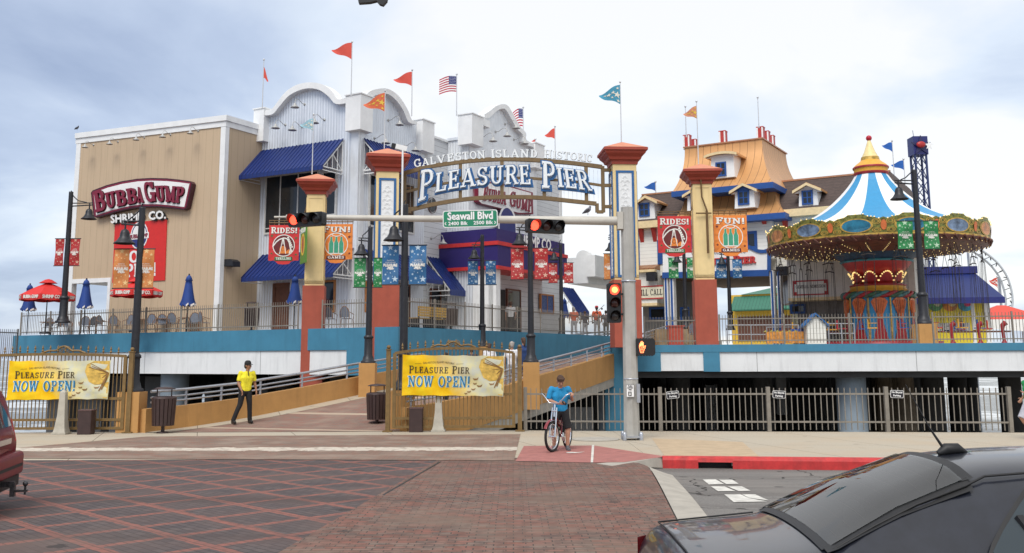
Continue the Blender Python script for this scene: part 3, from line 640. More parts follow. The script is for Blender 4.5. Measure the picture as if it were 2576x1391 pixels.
picket_fence('deck_fence', 'short brown picket fence between the traffic pole and the small right pylon', [Lp(FR_, uR(1622), HR, -.1), Lp(FR_, uR(1758), HR, -.1)], 1.0, FENCE)
picket_fence('deck_fence', 'grey steel picket fence on the blue beam in front of the swing ride', [Lp(FR_, uR(1812), HR, -.1), Lp(FR_, uR(2310), HR, -.1)], 1.05, FENCE, post_every=2.9)
picket_fence('deck_fence', 'grey steel picket fence on the blue beam right of the lamp pedestal', [Lp(FR_, uR(2352), HR, -.1), Lp(FR_, uE, HR, -.1)], 1.05, FENCE, post_every=2.9)
def S0(x, y=1084): p = onz(x, y, 0); return V((p.x, p.y-.03, 0))
swf = picket_fence('sidewalk_fence', 'low brown picket fence along the seawall pavement with three small signs', [S0(1322, 1083.3), S0(1662, 1085), S0(1935, 1085.5), S0(2233, 1086.5), S0(2543, 1088)], 1.0, FENCE, pitch=.155, post_every=40, pr=.011, post_w=.10, low=.26)
SIGNB = mat('sign_black', (.015, .013, .02), .5, var=.1)
for i, (x, y, rz, lab) in enumerate(((1692, 993, 6, 'small black no bicycle parking sign, tilted, on the fence near the traffic pole'), (1959, 992, -3, 'small black no bicycle parking sign on the fence, middle of three'), (2255, 991, -2, 'small black no bicycle parking sign on the fence farthest from the traffic pole'))):
    a, b = (S0(1662, 1085), S0(1935, 1085.5)) if i == 0 else (S0(1935, 1085.5), S0(2233, 1086.5)) if i == 1 else (S0(2233, 1086.5), S0(2543, 1088))
    f = Fr(a, b-a); c = f.px(x, y, .06); t = thing('parking_sign', lab, 'sign', c)
    ca, sa = math.cos(R(rz)), math.sin(R(rz)); uu = f.u*ca+V((0, 0, sa)); vv_ = V((0, 0, ca))-f.u*sa
    fn = flat_on(c, uu, vv_, f.n)
    def rr_(w_, h_, r_=.03): return [(sx*(w_-r_)+r_*math.cos(R(a_)), sy*(h_-r_)+r_*math.sin(R(a_))) for sx, sy, a0 in ((1, 1, 0), (-1, 1, 90), (-1, -1, 180), (1, -1, 270)) for a_ in (a0, a0+45, a0+90)]
    mb = MB(); mb.prism([fn(x_, y_, 0) for x_, y_ in rr_(.17, .1)], f.n*-.012, 0); mb.build('panel', WHITE, t)
    mb = MB(); flatpoly(mb, rr_(.16, .09), fn, .003); mb.build('face', SIGNB, t)
    mb = MB(); sans(mb, 'No Bicycle', fn, .27, .06, -.135, .01, bold=.003, d=.006); sans(mb, 'Parking', fn, .19, .06, -.095, -.075, bold=.003, d=.006); mb.build('lettering', WHITE, t)
# picket fence on the ramp's side of the big right pylon and the far left seawall
p0 = onz(-60, 1087, 0); mb = MB()
picket_fence('seawall_fence', 'grey picket fence beyond the left gate at the photo edge', [ony(-140, 905, 40), ony(40, 905, 44)], 1.2, mat('dull_steel', (.16, .155, .15), .5, .3), pitch=.12, over=.15)
# ---------------------------------------------------------------- building helpers
def z1(u, v): return .3229*u, 245+.3229*v
def z2(u, v): return .364*u, 637+.364*v
def z3(u, v): return 571.7+.3229*u, 81.7+.3229*v
def z4(u, v): return 571.7+.3229*u, 490+.3229*v
def z5(u, v): return 980+.2642*u, 245+.2642*v
def z6(u, v): return 1020.9+.2642*u, 571.7+.2642*v
def z7(u, v): return 1510.9+.2936*u, 285.8+.2936*v
def z8(u, v): return 1878.4+.323*u, 285.8+.323*v
def z9(u, v): return 1510.9+.2936*u, 612.5+.2936*v
def z10(u, v): return 1960+.3522*u, 653.4+.3522*v
def off(f, o): return Fr(f.o+f.n*o, f.u)
def fpx(mb, f, pts, o0, o1, m=0):      # prism whose front outline is given by photo points on the plane o1 in front of f
    g = off(f, o1); mb.prism([g.px(*p) for p in pts], f.n*(o0-o1), m)
def frect(mb, f, p, q, o0, o1, m=0):   # upright box between two opposite photo points
    g = off(f, o1); a, b = g.uz(*p), g.uz(*q); mb.fbox(f, min(a[0], b[0]), max(a[0], b[0]), min(a[1], b[1]), max(a[1], b[1]), o0, o1, m)
def corr(mb, f, u0, u1, z0, top, per=.17, amp=.02, o=0., m=0):
    n = max(2, int((u1-u0)/per*4)); vs = []
    for i in range(n+1):
        u = u0+(u1-u0)*i/n; oo = o+amp*(0, 1, 1, 0)[i % 4]
        vs += [f.P(u, z0, oo), f.P(u, top(u), oo)]
    mb.add(vs, [(2*i, 2*i+2, 2*i+3, 2*i+1) for i in range(n)], m)
def poly_top(f, pts, o=0.):
    L = [off(f, o).uz(*p) for p in pts]
    def g(u):
        if u <= L[0][0]: return L[0][1]
        for a, b in zip(L[:-1], L[1:]):
            if u <= b[0]: return a[1]+(b[1]-a[1])*(u-a[0])/max(1e-6, b[0]-a[0])
        return L[-1][1]
    return g
def smooth(pts, k=4):                  # Catmull-Rom through photo points
    o = []; P = [pts[0]]+list(pts)+[pts[-1]]
    for i in range(1, len(P)-2):
        for j in range(k):
            t = j/k; a, b, c, d = P[i-1], P[i], P[i+1], P[i+2]
            o.append(tuple(.5*((2*b[q])+(-a[q]+c[q])*t+(2*a[q]-5*b[q]+4*c[q]-d[q])*t*t+(-a[q]+3*b[q]-3*c[q]+d[q])*t**3) for q in (0, 1)))
    return o+[pts[-1]]
def strip(mb, f, outer, inner, o0, o1, m=0):   # curved moulding between two photo polylines with equal counts
    g = off(f, o1)
    A = [g.px(*p) for p in outer]; Bq = [g.px(*p) for p in inner]; d = f.n*(o0-o1)
    n = len(A); vs = A+Bq+[p+d for p in A]+[p+d for p in Bq]
    fs = []
    for i in range(n-1): fs += [(i, i+1, n+i+1, n+i), (2*n+i, 3*n+i, 3*n+i+1, 2*n+i+1), (i, 2*n+i, 2*n+i+1, i+1), (n+i, n+i+1, 3*n+i+1, 3*n+i)]
    fs += [(0, n, 3*n, 2*n), (n-1, 3*n-1, 4*n-1, 2*n-1)]
    mb.add(vs, fs, m)
def window(parent, f, p, q, o, fm, gm=None, bars=(), frame=.09, cross=(), name='window'):
    """framed opening between photo points p (upper left) and q (lower right); bars/cross = relative mullion places"""
    g = off(f, o); a, b = g.uz(*p), g.uz(*q); u0, u1, zt, zb = min(a[0], b[0]), max(a[0], b[0]), max(a[1], b[1]), min(a[1], b[1])
    mb = MB(); t = frame
    mb.fbox(f, u0, u1, zt-t, zt, o-.1, o+.03); mb.fbox(f, u0, u1, zb, zb+t, o-.1, o+.03); mb.fbox(f, u0, u0+t, zb+t, zt-t, o-.1, o+.03); mb.fbox(f, u1-t, u1, zb+t, zt-t, o-.1, o+.03)
    for c in bars: uu = u0+(u1-u0)*c; mb.fbox(f, uu-.03, uu+.03, zb+t, zt-t, o-.08, o+.018)
    for c in cross: z_ = zb+(zt-zb)*c; mb.fbox(f, u0+t, u1-t, z_-.025, z_+.025, o-.08, o+.014)
    w_ = mb.build(name, fm, parent)
    mb = MB(); mb.fbox(f, u0+t*.5, u1-t*.5, zb+t*.5, zt-t*.5, o-.12, o-.004); mb.build('pane', gm or DGLASS, w_)
    return w_
AWN = mat('blue_metal_awning', (.006, .026, .155), .5, var=.12, scale=1.5, dirt=.3, stripes=(0, .24, .16, (.005, .012, .09)))
AWN2 = mat('blue_metal_awning_side', (.006, .026, .155), .5, var=.12, scale=1.5, dirt=.3, stripes=(1, .24, .16, (.005, .012, .09)))
def awning(parent, f, u0, u1, zt, zb, dv, outw, m, ribs=True):
    mb = MB(); a, b, c, d = f.P(u0, zt, .05), f.P(u1, zt, .05), f.P(u1, zb, outw), f.P(u0, zb, outw); th = V((0, 0, -.04))
    mb.hexa([a+th, d+th, c+th, b+th, a, d, c, b])
    mb.fbox(f, u0, u1, zb-dv, zb-.002, outw-.03, outw+.01)
    n = int((u1-u0)/.24)
    for i in range(n+1):
        u = u0+(u1-u0)*i/n; mb.bar(f.P(u, zt+.015, .06), f.P(u, zb+.015, outw), .05, .035)
    w_ = mb.build('awning', m, parent); mb = MB()
    for u in (u0+.04, u1-.04):
        mb.bar(f.P(u, zb-.05, .02), f.P(u, zb-.05, outw-.04), .05); mb.bar(f.P(u, zb-dv, .02), f.P(u, zb-dv, outw-.04), .04); mb.bar(f.P(u, zt-.1, .03), f.P(u, zb-dv, .03), .05)
        mb.bar(f.P(u, zt-.15, .06), f.P(u, zb-.06, outw-.06), .05); mb.bar(f.P(u, zb-.05, .05), f.P(u, (zt+zb)/2-.1, outw*.5), .035)
        for k in (.25, .5, .75): mb.bar(f.P(u, zb-.05, outw*k), f.P(u, zb+(zt-zb)*(1-k)-.1, outw*k), .03)
    mb.build('frame', TRIM, w_)
# ---------------------------------------------------------------- tan restaurant block
Tc = onz(547, 835, HL); Tc = ony(547, 835, 45.8)
DTn = dirv(-22.5); TLp = walk(Tc, -DTn, 164); FT = Fr(TLp, DTn); uT = (Tc-TLp).length if False else FT.uz(547, 835)[0]
rB = R(-29)
tan = thing('restaurant_block', 'tall tan board clad restaurant block with white trim and red maroon signs', 'building', V((TLp.x, TLp.y, HL)), R(-22.5))
TAN2 = mat('tan_siding_side', (.49, .375, .255), .7, var=.025, scale=.5, stripes=(1, .42, .04, (.36, .27, .175)), bump=.05)
zT = FT.uz(556, 292)[1]; uo = FT.uz(267, 800)[0]; zo = FT.uz(230, 709)[1]
FTs = Fr(FT.P(uT, 0), DA)
mb = MB(); mb.fbox(FT, 0, uT, zo, zT-.25, -.3, 0); mb.fbox(FT, uo, uT, HL, zo-.001, -.3, 0); mb.build('wall', TAN, tan)
mb = MB(); mb.fbox(FTs, .002, 13, HL, zT-.25, -.3, 0); mb.build('side_wall', TAN2, tan)
FTl = Fr(FT.P(.3, 0), DA)
mb = MB(); mb.fbox(FTl, .3, 5.2, zo, zT-.25, -.3, 0); mb.fbox(FTl, 5.2, 13, HL, zT-.25, -.3, 0); mb.build('side_wall', TAN2, tan)
mb = MB(); mb.prism([FT.P(.3, zT-.6, -.3), FT.P(uT-.3, zT-.6, -.3), FT.P(uT-.3, zT-.6, -13), FT.P(.3, zT-.6, -13)], (0, 0, -.2)); mb.prism([FT.P(.3, zo+.1, -.3), FT.P(uT-.3, zo+.1, -.3), FT.P(uT-.3, zo+.1, -13), FT.P(.3, zo+.1, -13)], (0, 0, -.12)); mb.build('roof', TRIM, tan)
mb = MB()
for (za, zb_, o_) in ((zT-.55, zT-.27, .05), (zT-.272, zT, .12)):
    mb.fbox(FT, -.1, uT+o_, za, zb_, -.33, o_); mb.fbox(FTs, -.001, 13, za, zb_, -.33, o_-.003)
mb.build('cornice', TRIM, tan)
mb = MB(); mb.fbox(FT, uT-.26, uT+.035, HL, zT-.553, .002, .035); mb.fbox(FTs, 0, .22, HL, zT-.553, .001, .032); mb.build('corner_trim', TRIM, tan)
mb = MB(); mb.fbox(FT, -.04, .26, HL, zT-.553, -.28, .035); mb.build('corner_trim', TRIM, tan)
mb = MB(); mb.fbox(FT, .262, uo+.18, zo-.05, zo+.17, -.32, .035); mb.fbox(FT, uo, uo+.18, HL, zo-.052, -.32, .035); mb.build('porch_trim', TRIM, tan)
mb = MB(); mb.fbox(FT, 1.7, uo+.6, HL, zo, -3.2, -3.0); mb.build('porch_wall', mat('porch_grey', (.28, .28, .30), .7), tan)
TEAL = mat('teal_door', (.10, .30, .33), .5)
mb = MB(); mb.fbox(FT, uo-.95, uo-.35, HL, zo-.5, -2.99, -2.93); mb.build('door', TEAL, tan)
mb = MB(); c = FTs.px(562, 660, .0); u_, z_ = FTs.uz(566, 661); mb.fbox(FTs, .25, .75, z_-.18, z_+.16, .002, .38); mb.hexa([FTs.P(.25, z_-.2, .55), FTs.P(.75, z_-.2, .55), FTs.P(.75, z_-.15, .38), FTs.P(.25, z_-.15, .38), FTs.P(.25, z_+.05, .55), FTs.P(.75, z_+.05, .55), FTs.P(.75, z_+.15, .38), FTs.P(.25, z_+.15, .38)]); mb.build('floodlight', DARK, tan)
# ---------------------------------------------------------------- lettering between two photo curves on a wall
def warp(f, base, top, total, o):
    def itp(L, s):
        s = max(-.05, min(1.05, s)); k = len(L)-1; t = s*k; i = max(0, min(k-1, int(t))); q = t-i
        return L[i][0]+(L[i+1][0]-L[i][0])*q, L[i][1]+(L[i+1][1]-L[i][1])*q
    def fn(x, y, d):
        b, t = itp(base, x/total), itp(top, x/total)
        g = off(f, o); u, z = g.uz(b[0]+(t[0]-b[0])*y, b[1]+(t[1]-b[1])*y); return f.P(u, z, o+d)
    return fn
def shrink(pts, k):
    cx = sum(p[0] for p in pts)/len(pts); cy = sum(p[1] for p in pts)/len(pts); w_ = (max(p[0] for p in pts)-min(p[0] for p in pts))/2; h_ = (max(p[1] for p in pts)-min(p[1] for p in pts))/2
    return [(cx+(x-cx)*(1-k/w_), cy+(y-cy)*(1-k/h_)) for x, y in pts]
MAROON = mat('maroon', (.20, .012, .035), .4, var=.1); DKMAR = mat('dark_maroon', (.05, .008, .02), .4)
sg = FT.px(355, 500); sign = thing('restaurant_sign', 'arched white and maroon sign reading BUBBA GUMP on the tan wall', 'sign', sg, rB)
outl = [z1(*p) for p in ((708, 742), (722, 724), (830, 683), (950, 652), (1070, 633), (1180, 627), (1300, 630), (1400, 640), (1482, 652), (1497, 672), (1456, 860), (1432, 875), (1330, 862), (1230, 853), (1120, 853), (1010, 868), (900, 893), (800, 923), (745, 937), (728, 924))]
def inset(pts, k):                      # move every outline point inward by k
    n = len(pts); o = []
    for i in range(n):
        a, b, c = pts[i-1], pts[i], pts[(i+1) % n]; t = (c[0]-a[0], c[1]-a[1]); L = math.hypot(*t) or 1
        o.append((b[0]-t[1]/L*k, b[1]+t[0]/L*k))
    return o
mb = MB(); fpx(mb, FT, outl, .02, .30); mb.build('backing', DKMAR, sign)
mb = MB(); fpx(mb, FT, inset(outl, 3.0), .28, .315); mb.build('border', MAROON, sign)
mb = MB(); fpx(mb, FT, inset(outl, 7.0), .28, .33); mb.build('face', WHITE, sign)
t_ = 'BUBBA GUMP'; tw = slab_width(t_, 1.28, .06)
bl = [z1(*p) for p in ((752, 893), (900, 851), (1080, 818), (1160, 812), (1300, 812), (1422, 822))]; tl = [z1(*p) for p in ((735, 775), (885, 735), (1065, 706), (1140, 697), (1290, 692), (1445, 703))]
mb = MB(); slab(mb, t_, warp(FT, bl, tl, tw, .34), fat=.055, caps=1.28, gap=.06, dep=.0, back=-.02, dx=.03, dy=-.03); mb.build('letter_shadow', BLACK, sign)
mb = MB(); slab(mb, t_, warp(FT, bl, tl, tw, .34), fat=.035, caps=1.28, gap=.06, dep=.09, back=.02); mb.build('lettering', MAROON, sign)
s2 = thing('wall_lettering', 'white raised letters reading SHRIMP CO. under the arched sign on the tan wall', 'sign', FT.px(350, 545), rB)
g = off(FT, .2); A, B2, C2 = g.px(*z1(865, 978)), g.px(*z1(1290, 942)), g.px(*z1(862, 918))
wu = (B2-A).length; hu = (C2-A).length
fn = flat_on(A, (B2-A)/wu, (C2-A)/hu, FT.n)
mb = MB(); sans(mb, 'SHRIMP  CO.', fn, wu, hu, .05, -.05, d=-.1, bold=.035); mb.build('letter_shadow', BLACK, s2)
mb = MB(); sans(mb, 'SHRIMP  CO.', fn, wu, hu, bold=.025, d=.0); mb.build('lettering', WHITE, s2)
POSTER = mat('poster_red', (.62, .025, .02), .45, var=.06)
ps = thing('wall_poster', 'large red NOW OPEN! poster with oval emblem on the tan wall', 'poster', FT.px(354, 630), rB)
mb = MB(); fpx(mb, FT, [z1(895, 985), z1(1300, 950), z2(1138, 187), z2(775, 205)], .01, .05); mb.build('panel', POSTER, ps)
c = off(FT, .05).px(*z1(1085, 1075)); fn = flat_on(c, FT.u, V((0, 0, 1)), FT.n)
NAVY = mat('navy', (.02, .03, .16), .4)
mb = MB(); ringpoly(mb, (0, 0), .56, .70, fn, .006); mb.build('emblem', WHITE, ps)
mb = MB(); ringpoly(mb, (0, 0), .50, .63, fn, .010, wd=.05); flatpoly(mb, [(.47*math.cos(R(a)), .60*math.sin(R(a))) for a in range(200, 345, 12)], fn, .011); mb.build('emblem_ring', NAVY, ps)
mb = MB(); flatpoly(mb, [(-.62, -.2), (.62, -.16), (.62, .14), (-.62, .1)], fn, .016); mb.build('ribbon', WHITE, ps)
mb = MB(); sans(mb, 'BUBBA GUMP', lambda x, y, d: fn(x, y+x*.03, d), 1.1, .2, -.55, -.13, d=.02, bold=.012); mb.build('ribbon_lettering', MAROON, ps)
mb = MB()
for txt, (ya, yb), (xa, xb) in (('NOW', (1205, 1292), (925, 1190)), ('OPEN!', (1308, 1402), (905, 1215))):
    tw = slab_width(txt, 1, .06); g = off(FT, .05)
    slab(mb, txt, warp(FT, [z1(xa, yb), z1(xb, yb-18)], [z1(xa, ya), z1(xb, ya-18)], tw, .055), fat=.05, gap=.06, dep=.006)
mb.build('lettering', WHITE, ps)
# ---------------------------------------------------------------- gooseneck lamps
LAMPM = mat('lamp_enamel', (.42, .42, .41), .4, .2); LAMPI = mat('lamp_inside', (.85, .83, .75), .4)
gl = thing('gooseneck_lamp', 'x', 'wall lamp', (0, 0, 0), 0, 'gooseneck lamps on the restaurant walls')
mb = MB(); mb.lathe([(.09, 0), (.09, .04), (0, .05)], 10, ax=(0, -1, 0)); mb.build('wall_plate', LAMPM, gl)
mb = MB(); mb.tube([(0, -.02, 0), (0, -.25, .0), (0, -.45, .12), (0, -.66, .19), (0, -.83, .12), (0, -.90, -.05), (0, -.90, -.2)], .02, 6); mb.build('arm', LAMPM, gl)
mb = MB(); mb.lathe([(.04, .06), (.07, .02), (.09, -.06), (.15, -.12), (.27, -.21), (.27, -.23), (.25, -.21), (.12, -.11), (.0, -.06)], 16, (0, -.9, -.18)); mb.build('shade', LAMPM, gl)
gl_n = [0]
def lamp_at(f, x, y, lab, sc=1., dz=0.):
    u, z = f.uz(x, y); p = f.P(u, z+dz, .0); rz = math.atan2(f.u.y, f.u.x)
    if gl_n[0] == 0:
        gl.location = p; gl.rotation_euler = (0, 0, rz); gl['label'] = lab; gl.scale = (sc,)*3; gl_n[0] = 1
    else: dup(gl, p, rz, lab, sc)
for i, (u, v) in enumerate(((730, 370), (920, 345), (1125, 312), (1330, 290), (1545, 262))):
    lamp_at(FT, *z1(u, v), ['leftmost', 'second from the left', 'middle', 'fourth from the left', 'rightmost'][i]+' of five gooseneck lamps along the top of the tan wall', .62)
# ---------------------------------------------------------------- corrugated pavilion
Pv0 = walk(Tc, DA, 642); FPL = Fr(Pv0, DB); uP = FPL.uz(893, 830)[0]; Pc = FPL.P(uP, 0)
FPR = Fr(Pc, DA); uPR = FPR.uz(1063, 840)[0]
pav = thing('pavilion', 'galvanised corrugated pavilion with curved white parapets and blue awnings', 'building', V((Pc.x, Pc.y, HL)), rB)
GALVD = mat('galvanised_ribs', (.66, .70, .755), .4, .3, var=.1, scale=.6, dirt=.3)
oL = smooth([z3(*p) for p in ((262, 606), (340, 598), (385, 548), (455, 462), (540, 408), (640, 388), (740, 404), (810, 452), (862, 520), (940, 500))])
iL = smooth([z3(*p) for p in ((262, 646), (350, 637), (402, 580), (475, 496), (560, 450), (640, 434), (718, 448), (788, 498), (845, 556), (940, 547))])
oR = smooth([z3(*p) for p in ((1062, 522), (1105, 462), (1170, 440), (1250, 438), (1332, 490), (1402, 592), (1440, 682), (1480, 690))])
iR = smooth([z3(*p) for p in ((1062, 600), (1110, 520), (1172, 484), (1250, 478), (1312, 524), (1372, 606), (1412, 696), (1480, 716))])
tL, tR = poly_top(FPL, iL), poly_top(FPR, iR)
mb = MB(); corr(mb, FPL, .0, uP-.02, HL, lambda u: tL(u)+.12); corr(mb, FPR, .02, uPR, HL, lambda u: tR(u)+.12); mb.build('wall', GALVD, pav)
mb = MB(); strip(mb, FPL, oL, iL, -.25, .34); strip(mb, FPR, oR, iR, -.25, .34); mb.build('parapet', TRIM, pav)
zc0, zc1 = FPL.uz(*z3(1000, 773))[1], FPL.uz(*z3(1000, 502))[1]
def capb(f, a, b, z0, z1_, o0, o1, par):
    mb = MB(); mb.fbox(f, a, b, z0, z1_, o0, o1); mb.fbox(f, a-.05, b+.05, z1_+.001, z1_+.06, o0-.05, o1+.05); mb.build('pier_cap', TRIM, par)
capb(FPL, uP-.55, uP+.36, zc0, zc1, -.6, .36, pav)
zl0, zl1 = FPL.uz(*z3(240, 865))[1], FPL.uz(*z3(240, 618))[1]
capb(FPL, -.25, .45, zl0, zl1, -.3, .40, pav)
zr0, zr1 = FPR.uz(*z3(1490, 928))[1], FPR.uz(*z3(1490, 690))[1]
capb(FPR, uPR-.75, uPR+.35, zr0, zr1, -.3, .40, pav)
mb = MB(); mb.prism([FPL.P(0, zc0+.4, -.2), FPL.P(uP-.2, zc0+.4, -.2), FPL.P(uP-.2, zc0+.4, -9), FPL.P(0, zc0+.4, -9)], (0, 0, -.3)); mb.fbox(FPL, 0, uP-.1, HL, zc0, -9.2, -9); mb.build('roof', TRIM, pav)
mb = MB(); mb.fbox(FPL, uP-.42, uP+.03, HL, zc0-.002, -.3, .05); mb.fbox(FPR, .1, .42, HL, zc0-.002, .002, .05); mb.build('corner_post', GALV, pav)
# awnings
def aw(f, pa, pb, fa, dvpx, outw, m, parent=pav):
    a, b = f.uz(*pa), f.uz(*pb); g = off(f, outw); c = g.uz(*fa); dv = c[1]-g.uz(fa[0], fa[1]+dvpx)[1]
    awning(parent, f, a[0], b[0], (a[1]+b[1])/2, c[1], dv, outw, m); return (a[1]+b[1])/2, c[1], dv
za, zb_, dv = aw(FPL, z3(262, 915), z3(908, 840), z3(450, 1068), 11, 1.5, AWN)
awning(pav, FPR, .35, uPR-.5, za, zb_, dv, 1.5, AWN2)
zc, zd, dv2 = aw(FPL, z4(288, 440), z4(690, 470), z4(400, 632), 10, 1.5, AWN)
uq = FPL.uz(*z4(690, 470))[0]
awning(pav, FPL, uq+.1, uP-.15, zc, zd, dv2, 1.5, AWN); awning(pav, FPR, .35, uPR-.4, zc, zd, dv2, 1.5, AWN2)
WALU = mat('white_mullion', (.6, .6, .58), .4)
window(pav, FPL, z3(300, 1120), z4(705, 275), .06, WALU, bars=(.29, .62), cross=(.1,)); window(pav, FPL, z3(740, 1085), z4(848, 160), .06, WALU)
a_, b_ = FPR.uz(*z3(1050, 1100)), FPR.uz(*z3(1050, 1100))
def uwin(f, u0, u1, z0, z1_, parent, fm, **k):
    p, q = f.P(u0, z1_, .06), f.P(u1, z0, .06); return window_uz(parent, f, u0, u1, z0, z1_, .06, fm, **k)
def window_uz(parent, f, u0, u1, zb, zt, o, fm, gm=None, bars=(), cross=(), frame=.09, name='window'):
    mb = MB(); t = frame
    mb.fbox(f, u0, u1, zt-t, zt, o-.1, o+.03); mb.fbox(f, u0, u1, zb, zb+t, o-.1, o+.03); mb.fbox(f, u0, u0+t, zb+t, zt-t, o-.1, o+.03); mb.fbox(f, u1-t, u1, zb+t, zt-t, o-.1, o+.03)
    for c in bars: uu = u0+(u1-u0)*c; mb.fbox(f, uu-.03, uu+.03, zb+t, zt-t, o-.08, o+.018)
    for c in cross: z_ = zb+(zt-zb)*c; mb.fbox(f, u0+t, u1-t, z_-.025, z_+.025, o-.08, o+.014)
    w_ = mb.build(name, fm, parent)
    mb = MB(); mb.fbox(f, u0+t*.5, u1-t*.5, zb+t*.5, zt-t*.5, o-.12, o-.004); mb.build('pane', gm or DGLASS, w_); return w_
zw0 = FPL.uz(*z4(500, 275))[1]
window_uz(pav, FPR, .8, 2.2, zw0, zb_-.1, .06, WALU, bars=(.5,)); window_uz(pav, FPR, 3.0, 4.6, zw0, zb_-.1, .06, WALU, bars=(.5,))
window(pav, FPL, z4(358, 690), z4(472, 1052), .06, BROWN, BROWN, frame=.16, cross=(.35, .55), name='door')
window(pav, FPL, z4(700, 670), z4(838, 915), .06, OAK, bars=()); window_uz(pav, FPR, .7, 1.9, HL+.95, zd-dv2-.05, .06, OAK); window_uz(pav, FPR, 3.2, 4.3, HL, zd-dv2, .06, BROWN, name='door')
lamps = [(FPL, (605, 560), 'gooseneck lamp highest under the left curved parapet'), (FPL, (455, 720), 'gooseneck lamp at left above the left blue awning'), (FPL, (757, 680), 'gooseneck lamp right of the pale star flag on ribbed wall'), (FPL, (585, 735), 'gooseneck lamp behind the pale star flag on ribbed wall'),
         (FPR, (1252, 685), 'gooseneck lamp right of the orange star flag pole'), (FPR, (1143, 825), 'gooseneck lamp left of the orange star flag pole'), (FPR, (1376, 885), 'gooseneck lamp beside the white camera on the arch pylon')]
for f, p, lab in lamps: lamp_at(f, *z3(*p), lab, .8)
# ---------------------------------------------------------------- entrance wing
FS = Fr(FPR.P(uPR, 0), DA); s1 = FS.uz(1123, 840)[0]
F2L = Fr(FS.P(s1, 0), DB); s2_ = F2L.uz(1180, 840)[0]
F2R = Fr(F2L.P(s2_, 0), DA); s3 = F2R.uz(1353, 840)[0]
F3 = Fr(F2R.P(s3, 0)-F2R.n*.5, DA); s4 = F3.uz(1415, 840)[0]
wing = thing('entrance_wing', 'restaurant entrance wing with curved gable, purple canopy and grey siding', 'building', V((F2R.o.x, F2R.o.y, HL)), rB)
zs0, zs1 = FS.uz(*z5(335, 360))[1], FS.uz(*z5(540, 428))[1]
mb = MB(); zS = (zs0+zs1)/2; mb.fbox(FS, 0, s1+.3, HL, zS, -8, 0); mb.fbox(F3, 0, s4, HL, F3.uz(*z5(1420, 640))[1], -6, 0); mb.build('siding_wall', SIDING, wing)
mb = MB(); mb.fbox(FS, 0, s1, zS, zS+.12, -8, .08); mb.build('roof_trim', TRIM, wing); mb = MB(); mb.fbox(F3, s4-.25, s4+.05, HL, F3.uz(*z5(1420, 640))[1]+.1, -.2, .06); mb.build('trim', TRIM, wing)
ztF = F2L.uz(*z5(590, 415))[1]
mb = MB(); corr(mb, F2L, 0, s2_, HL, lambda u: ztF); mb.fbox(F2L, -.02, s2_+.02, ztF, ztF+.15, -.3, .1)
oG = smooth([z5(*p) for p in ((905, 158), (950, 132), (1010, 85), (1075, 64), (1130, 82), (1180, 165), (1240, 270), (1300, 340), (1308, 408), (1420, 458))])
iG = smooth([z5(*p) for p in ((905, 202), (960, 186), (1020, 130), (1075, 106), (1112, 122), (1160, 205), (1215, 300), (1270, 358), (1282, 438), (1420, 488))])
tG = poly_top(F2R, iG); ug0 = F2R.uz(*z5(905, 200))[0]
zcap0, zcap1 = F2R.uz(*z5(770, 460))[1], F2R.uz(*z5(765, 178))[1]
zsh = F2R.uz(*z5(870, 272))[1]
corr(mb, F2R, 0, s3, HL, lambda u: (tG(u)+.1 if u > ug0 else zsh), amp=.012); mb.build('wall', GALV, wing)
mb = MB(); strip(mb, F2R, oG, iG, -.3, .3)
a = F2R.uz(*z5(830, 250)); mb.fbox(F2R, .6, ug0+.1, zsh-.05, zsh+.35, -.3, .3)
mb.build('parapet', TRIM, wing)
capb(F2L, s2_-.5, s2_+.4, zcap0, zcap1, -.8, .40, wing)
zq0, zq1 = F2R.uz(*z5(1390, 690))[1], F2R.uz(*z5(1390, 462))[1]
capb(F2R, s3-.9, s3+.3, zq0, zq1, -.4, .40, wing)
mb = MB(); mb.fbox(F2R, 0.1, s3, zS-.4, zS-.2, -6, -.05); mb.fbox(F2R, .1, s3, HL, zS-.4, -6.2, -6); mb.build('roof', TRIM, wing)
mb = MB(); c = FS.px(*z5(400, 1028)); mb.lathe([(.42, .06), (.42, -.0)], 20, c, ax=FS.n); mb.lathe([(.34, .065), (0, .065)], 20, c, ax=FS.n, m=1); mb.build('round_window', [BROWN, DGLASS], wing)
PURP = mat('canopy_purple', (.022, .012, .125), .5, var=.08, scale=1.5); REDB = mat('canopy_red', (.55, .03, .03), .45)
q0 = walk(F2L.o, -DB, 1127); q0 = FS.P(s1-.6, 0); cA = walk(q0+DB*.2, DB, 1249); cB = walk(cA, DA, 1420)
FCa = Fr(q0+DB*.2, DB); FCb = Fr(cA, DA); La = FCa.uz(1249, 640)[0]; Lb = FCb.uz(1420, 640)[0]
zz_ = [FCb.uz(*p)[1] for p in (z6(872, 10), z6(872, 135), z6(872, 172), z6(872, 368), z6(872, 400))]
def cbox(mb, z0, z1_, e): mb.prism([FCa.P(-.2, z0, e), FCa.P(La+e, z0, e), FCa.P(La+e, z0, -Lb), FCa.P(-.2, z0, -Lb)], (0, 0, z1_-z0))
mb = MB(); cbox(mb, zz_[1]+.002, zz_[0], 0); cbox(mb, zz_[3]+.002, zz_[2]-.002, .16); mb.build('canopy', PURP, wing)
mb = MB(); cbox(mb, zz_[2], zz_[1], .22); cbox(mb, zz_[4], zz_[3], .22); mb.build('canopy_band', REDB, wing)
mb = MB(); corr(mb, FCa, .15, 1.75, HL, lambda u: zz_[4], per=.17, o=-.1); mb.build('column_cladding', GALV, wing)
mb = MB(); mb.fbox(FCa, 1.77, 3.0, HL, zz_[4], -.6, -.05); mb.fbox(FCb, .05, .5, HL, zz_[4], -.5, -.05); mb.build('column', TRIM, wing)
FE = off(FCb, -1.5)
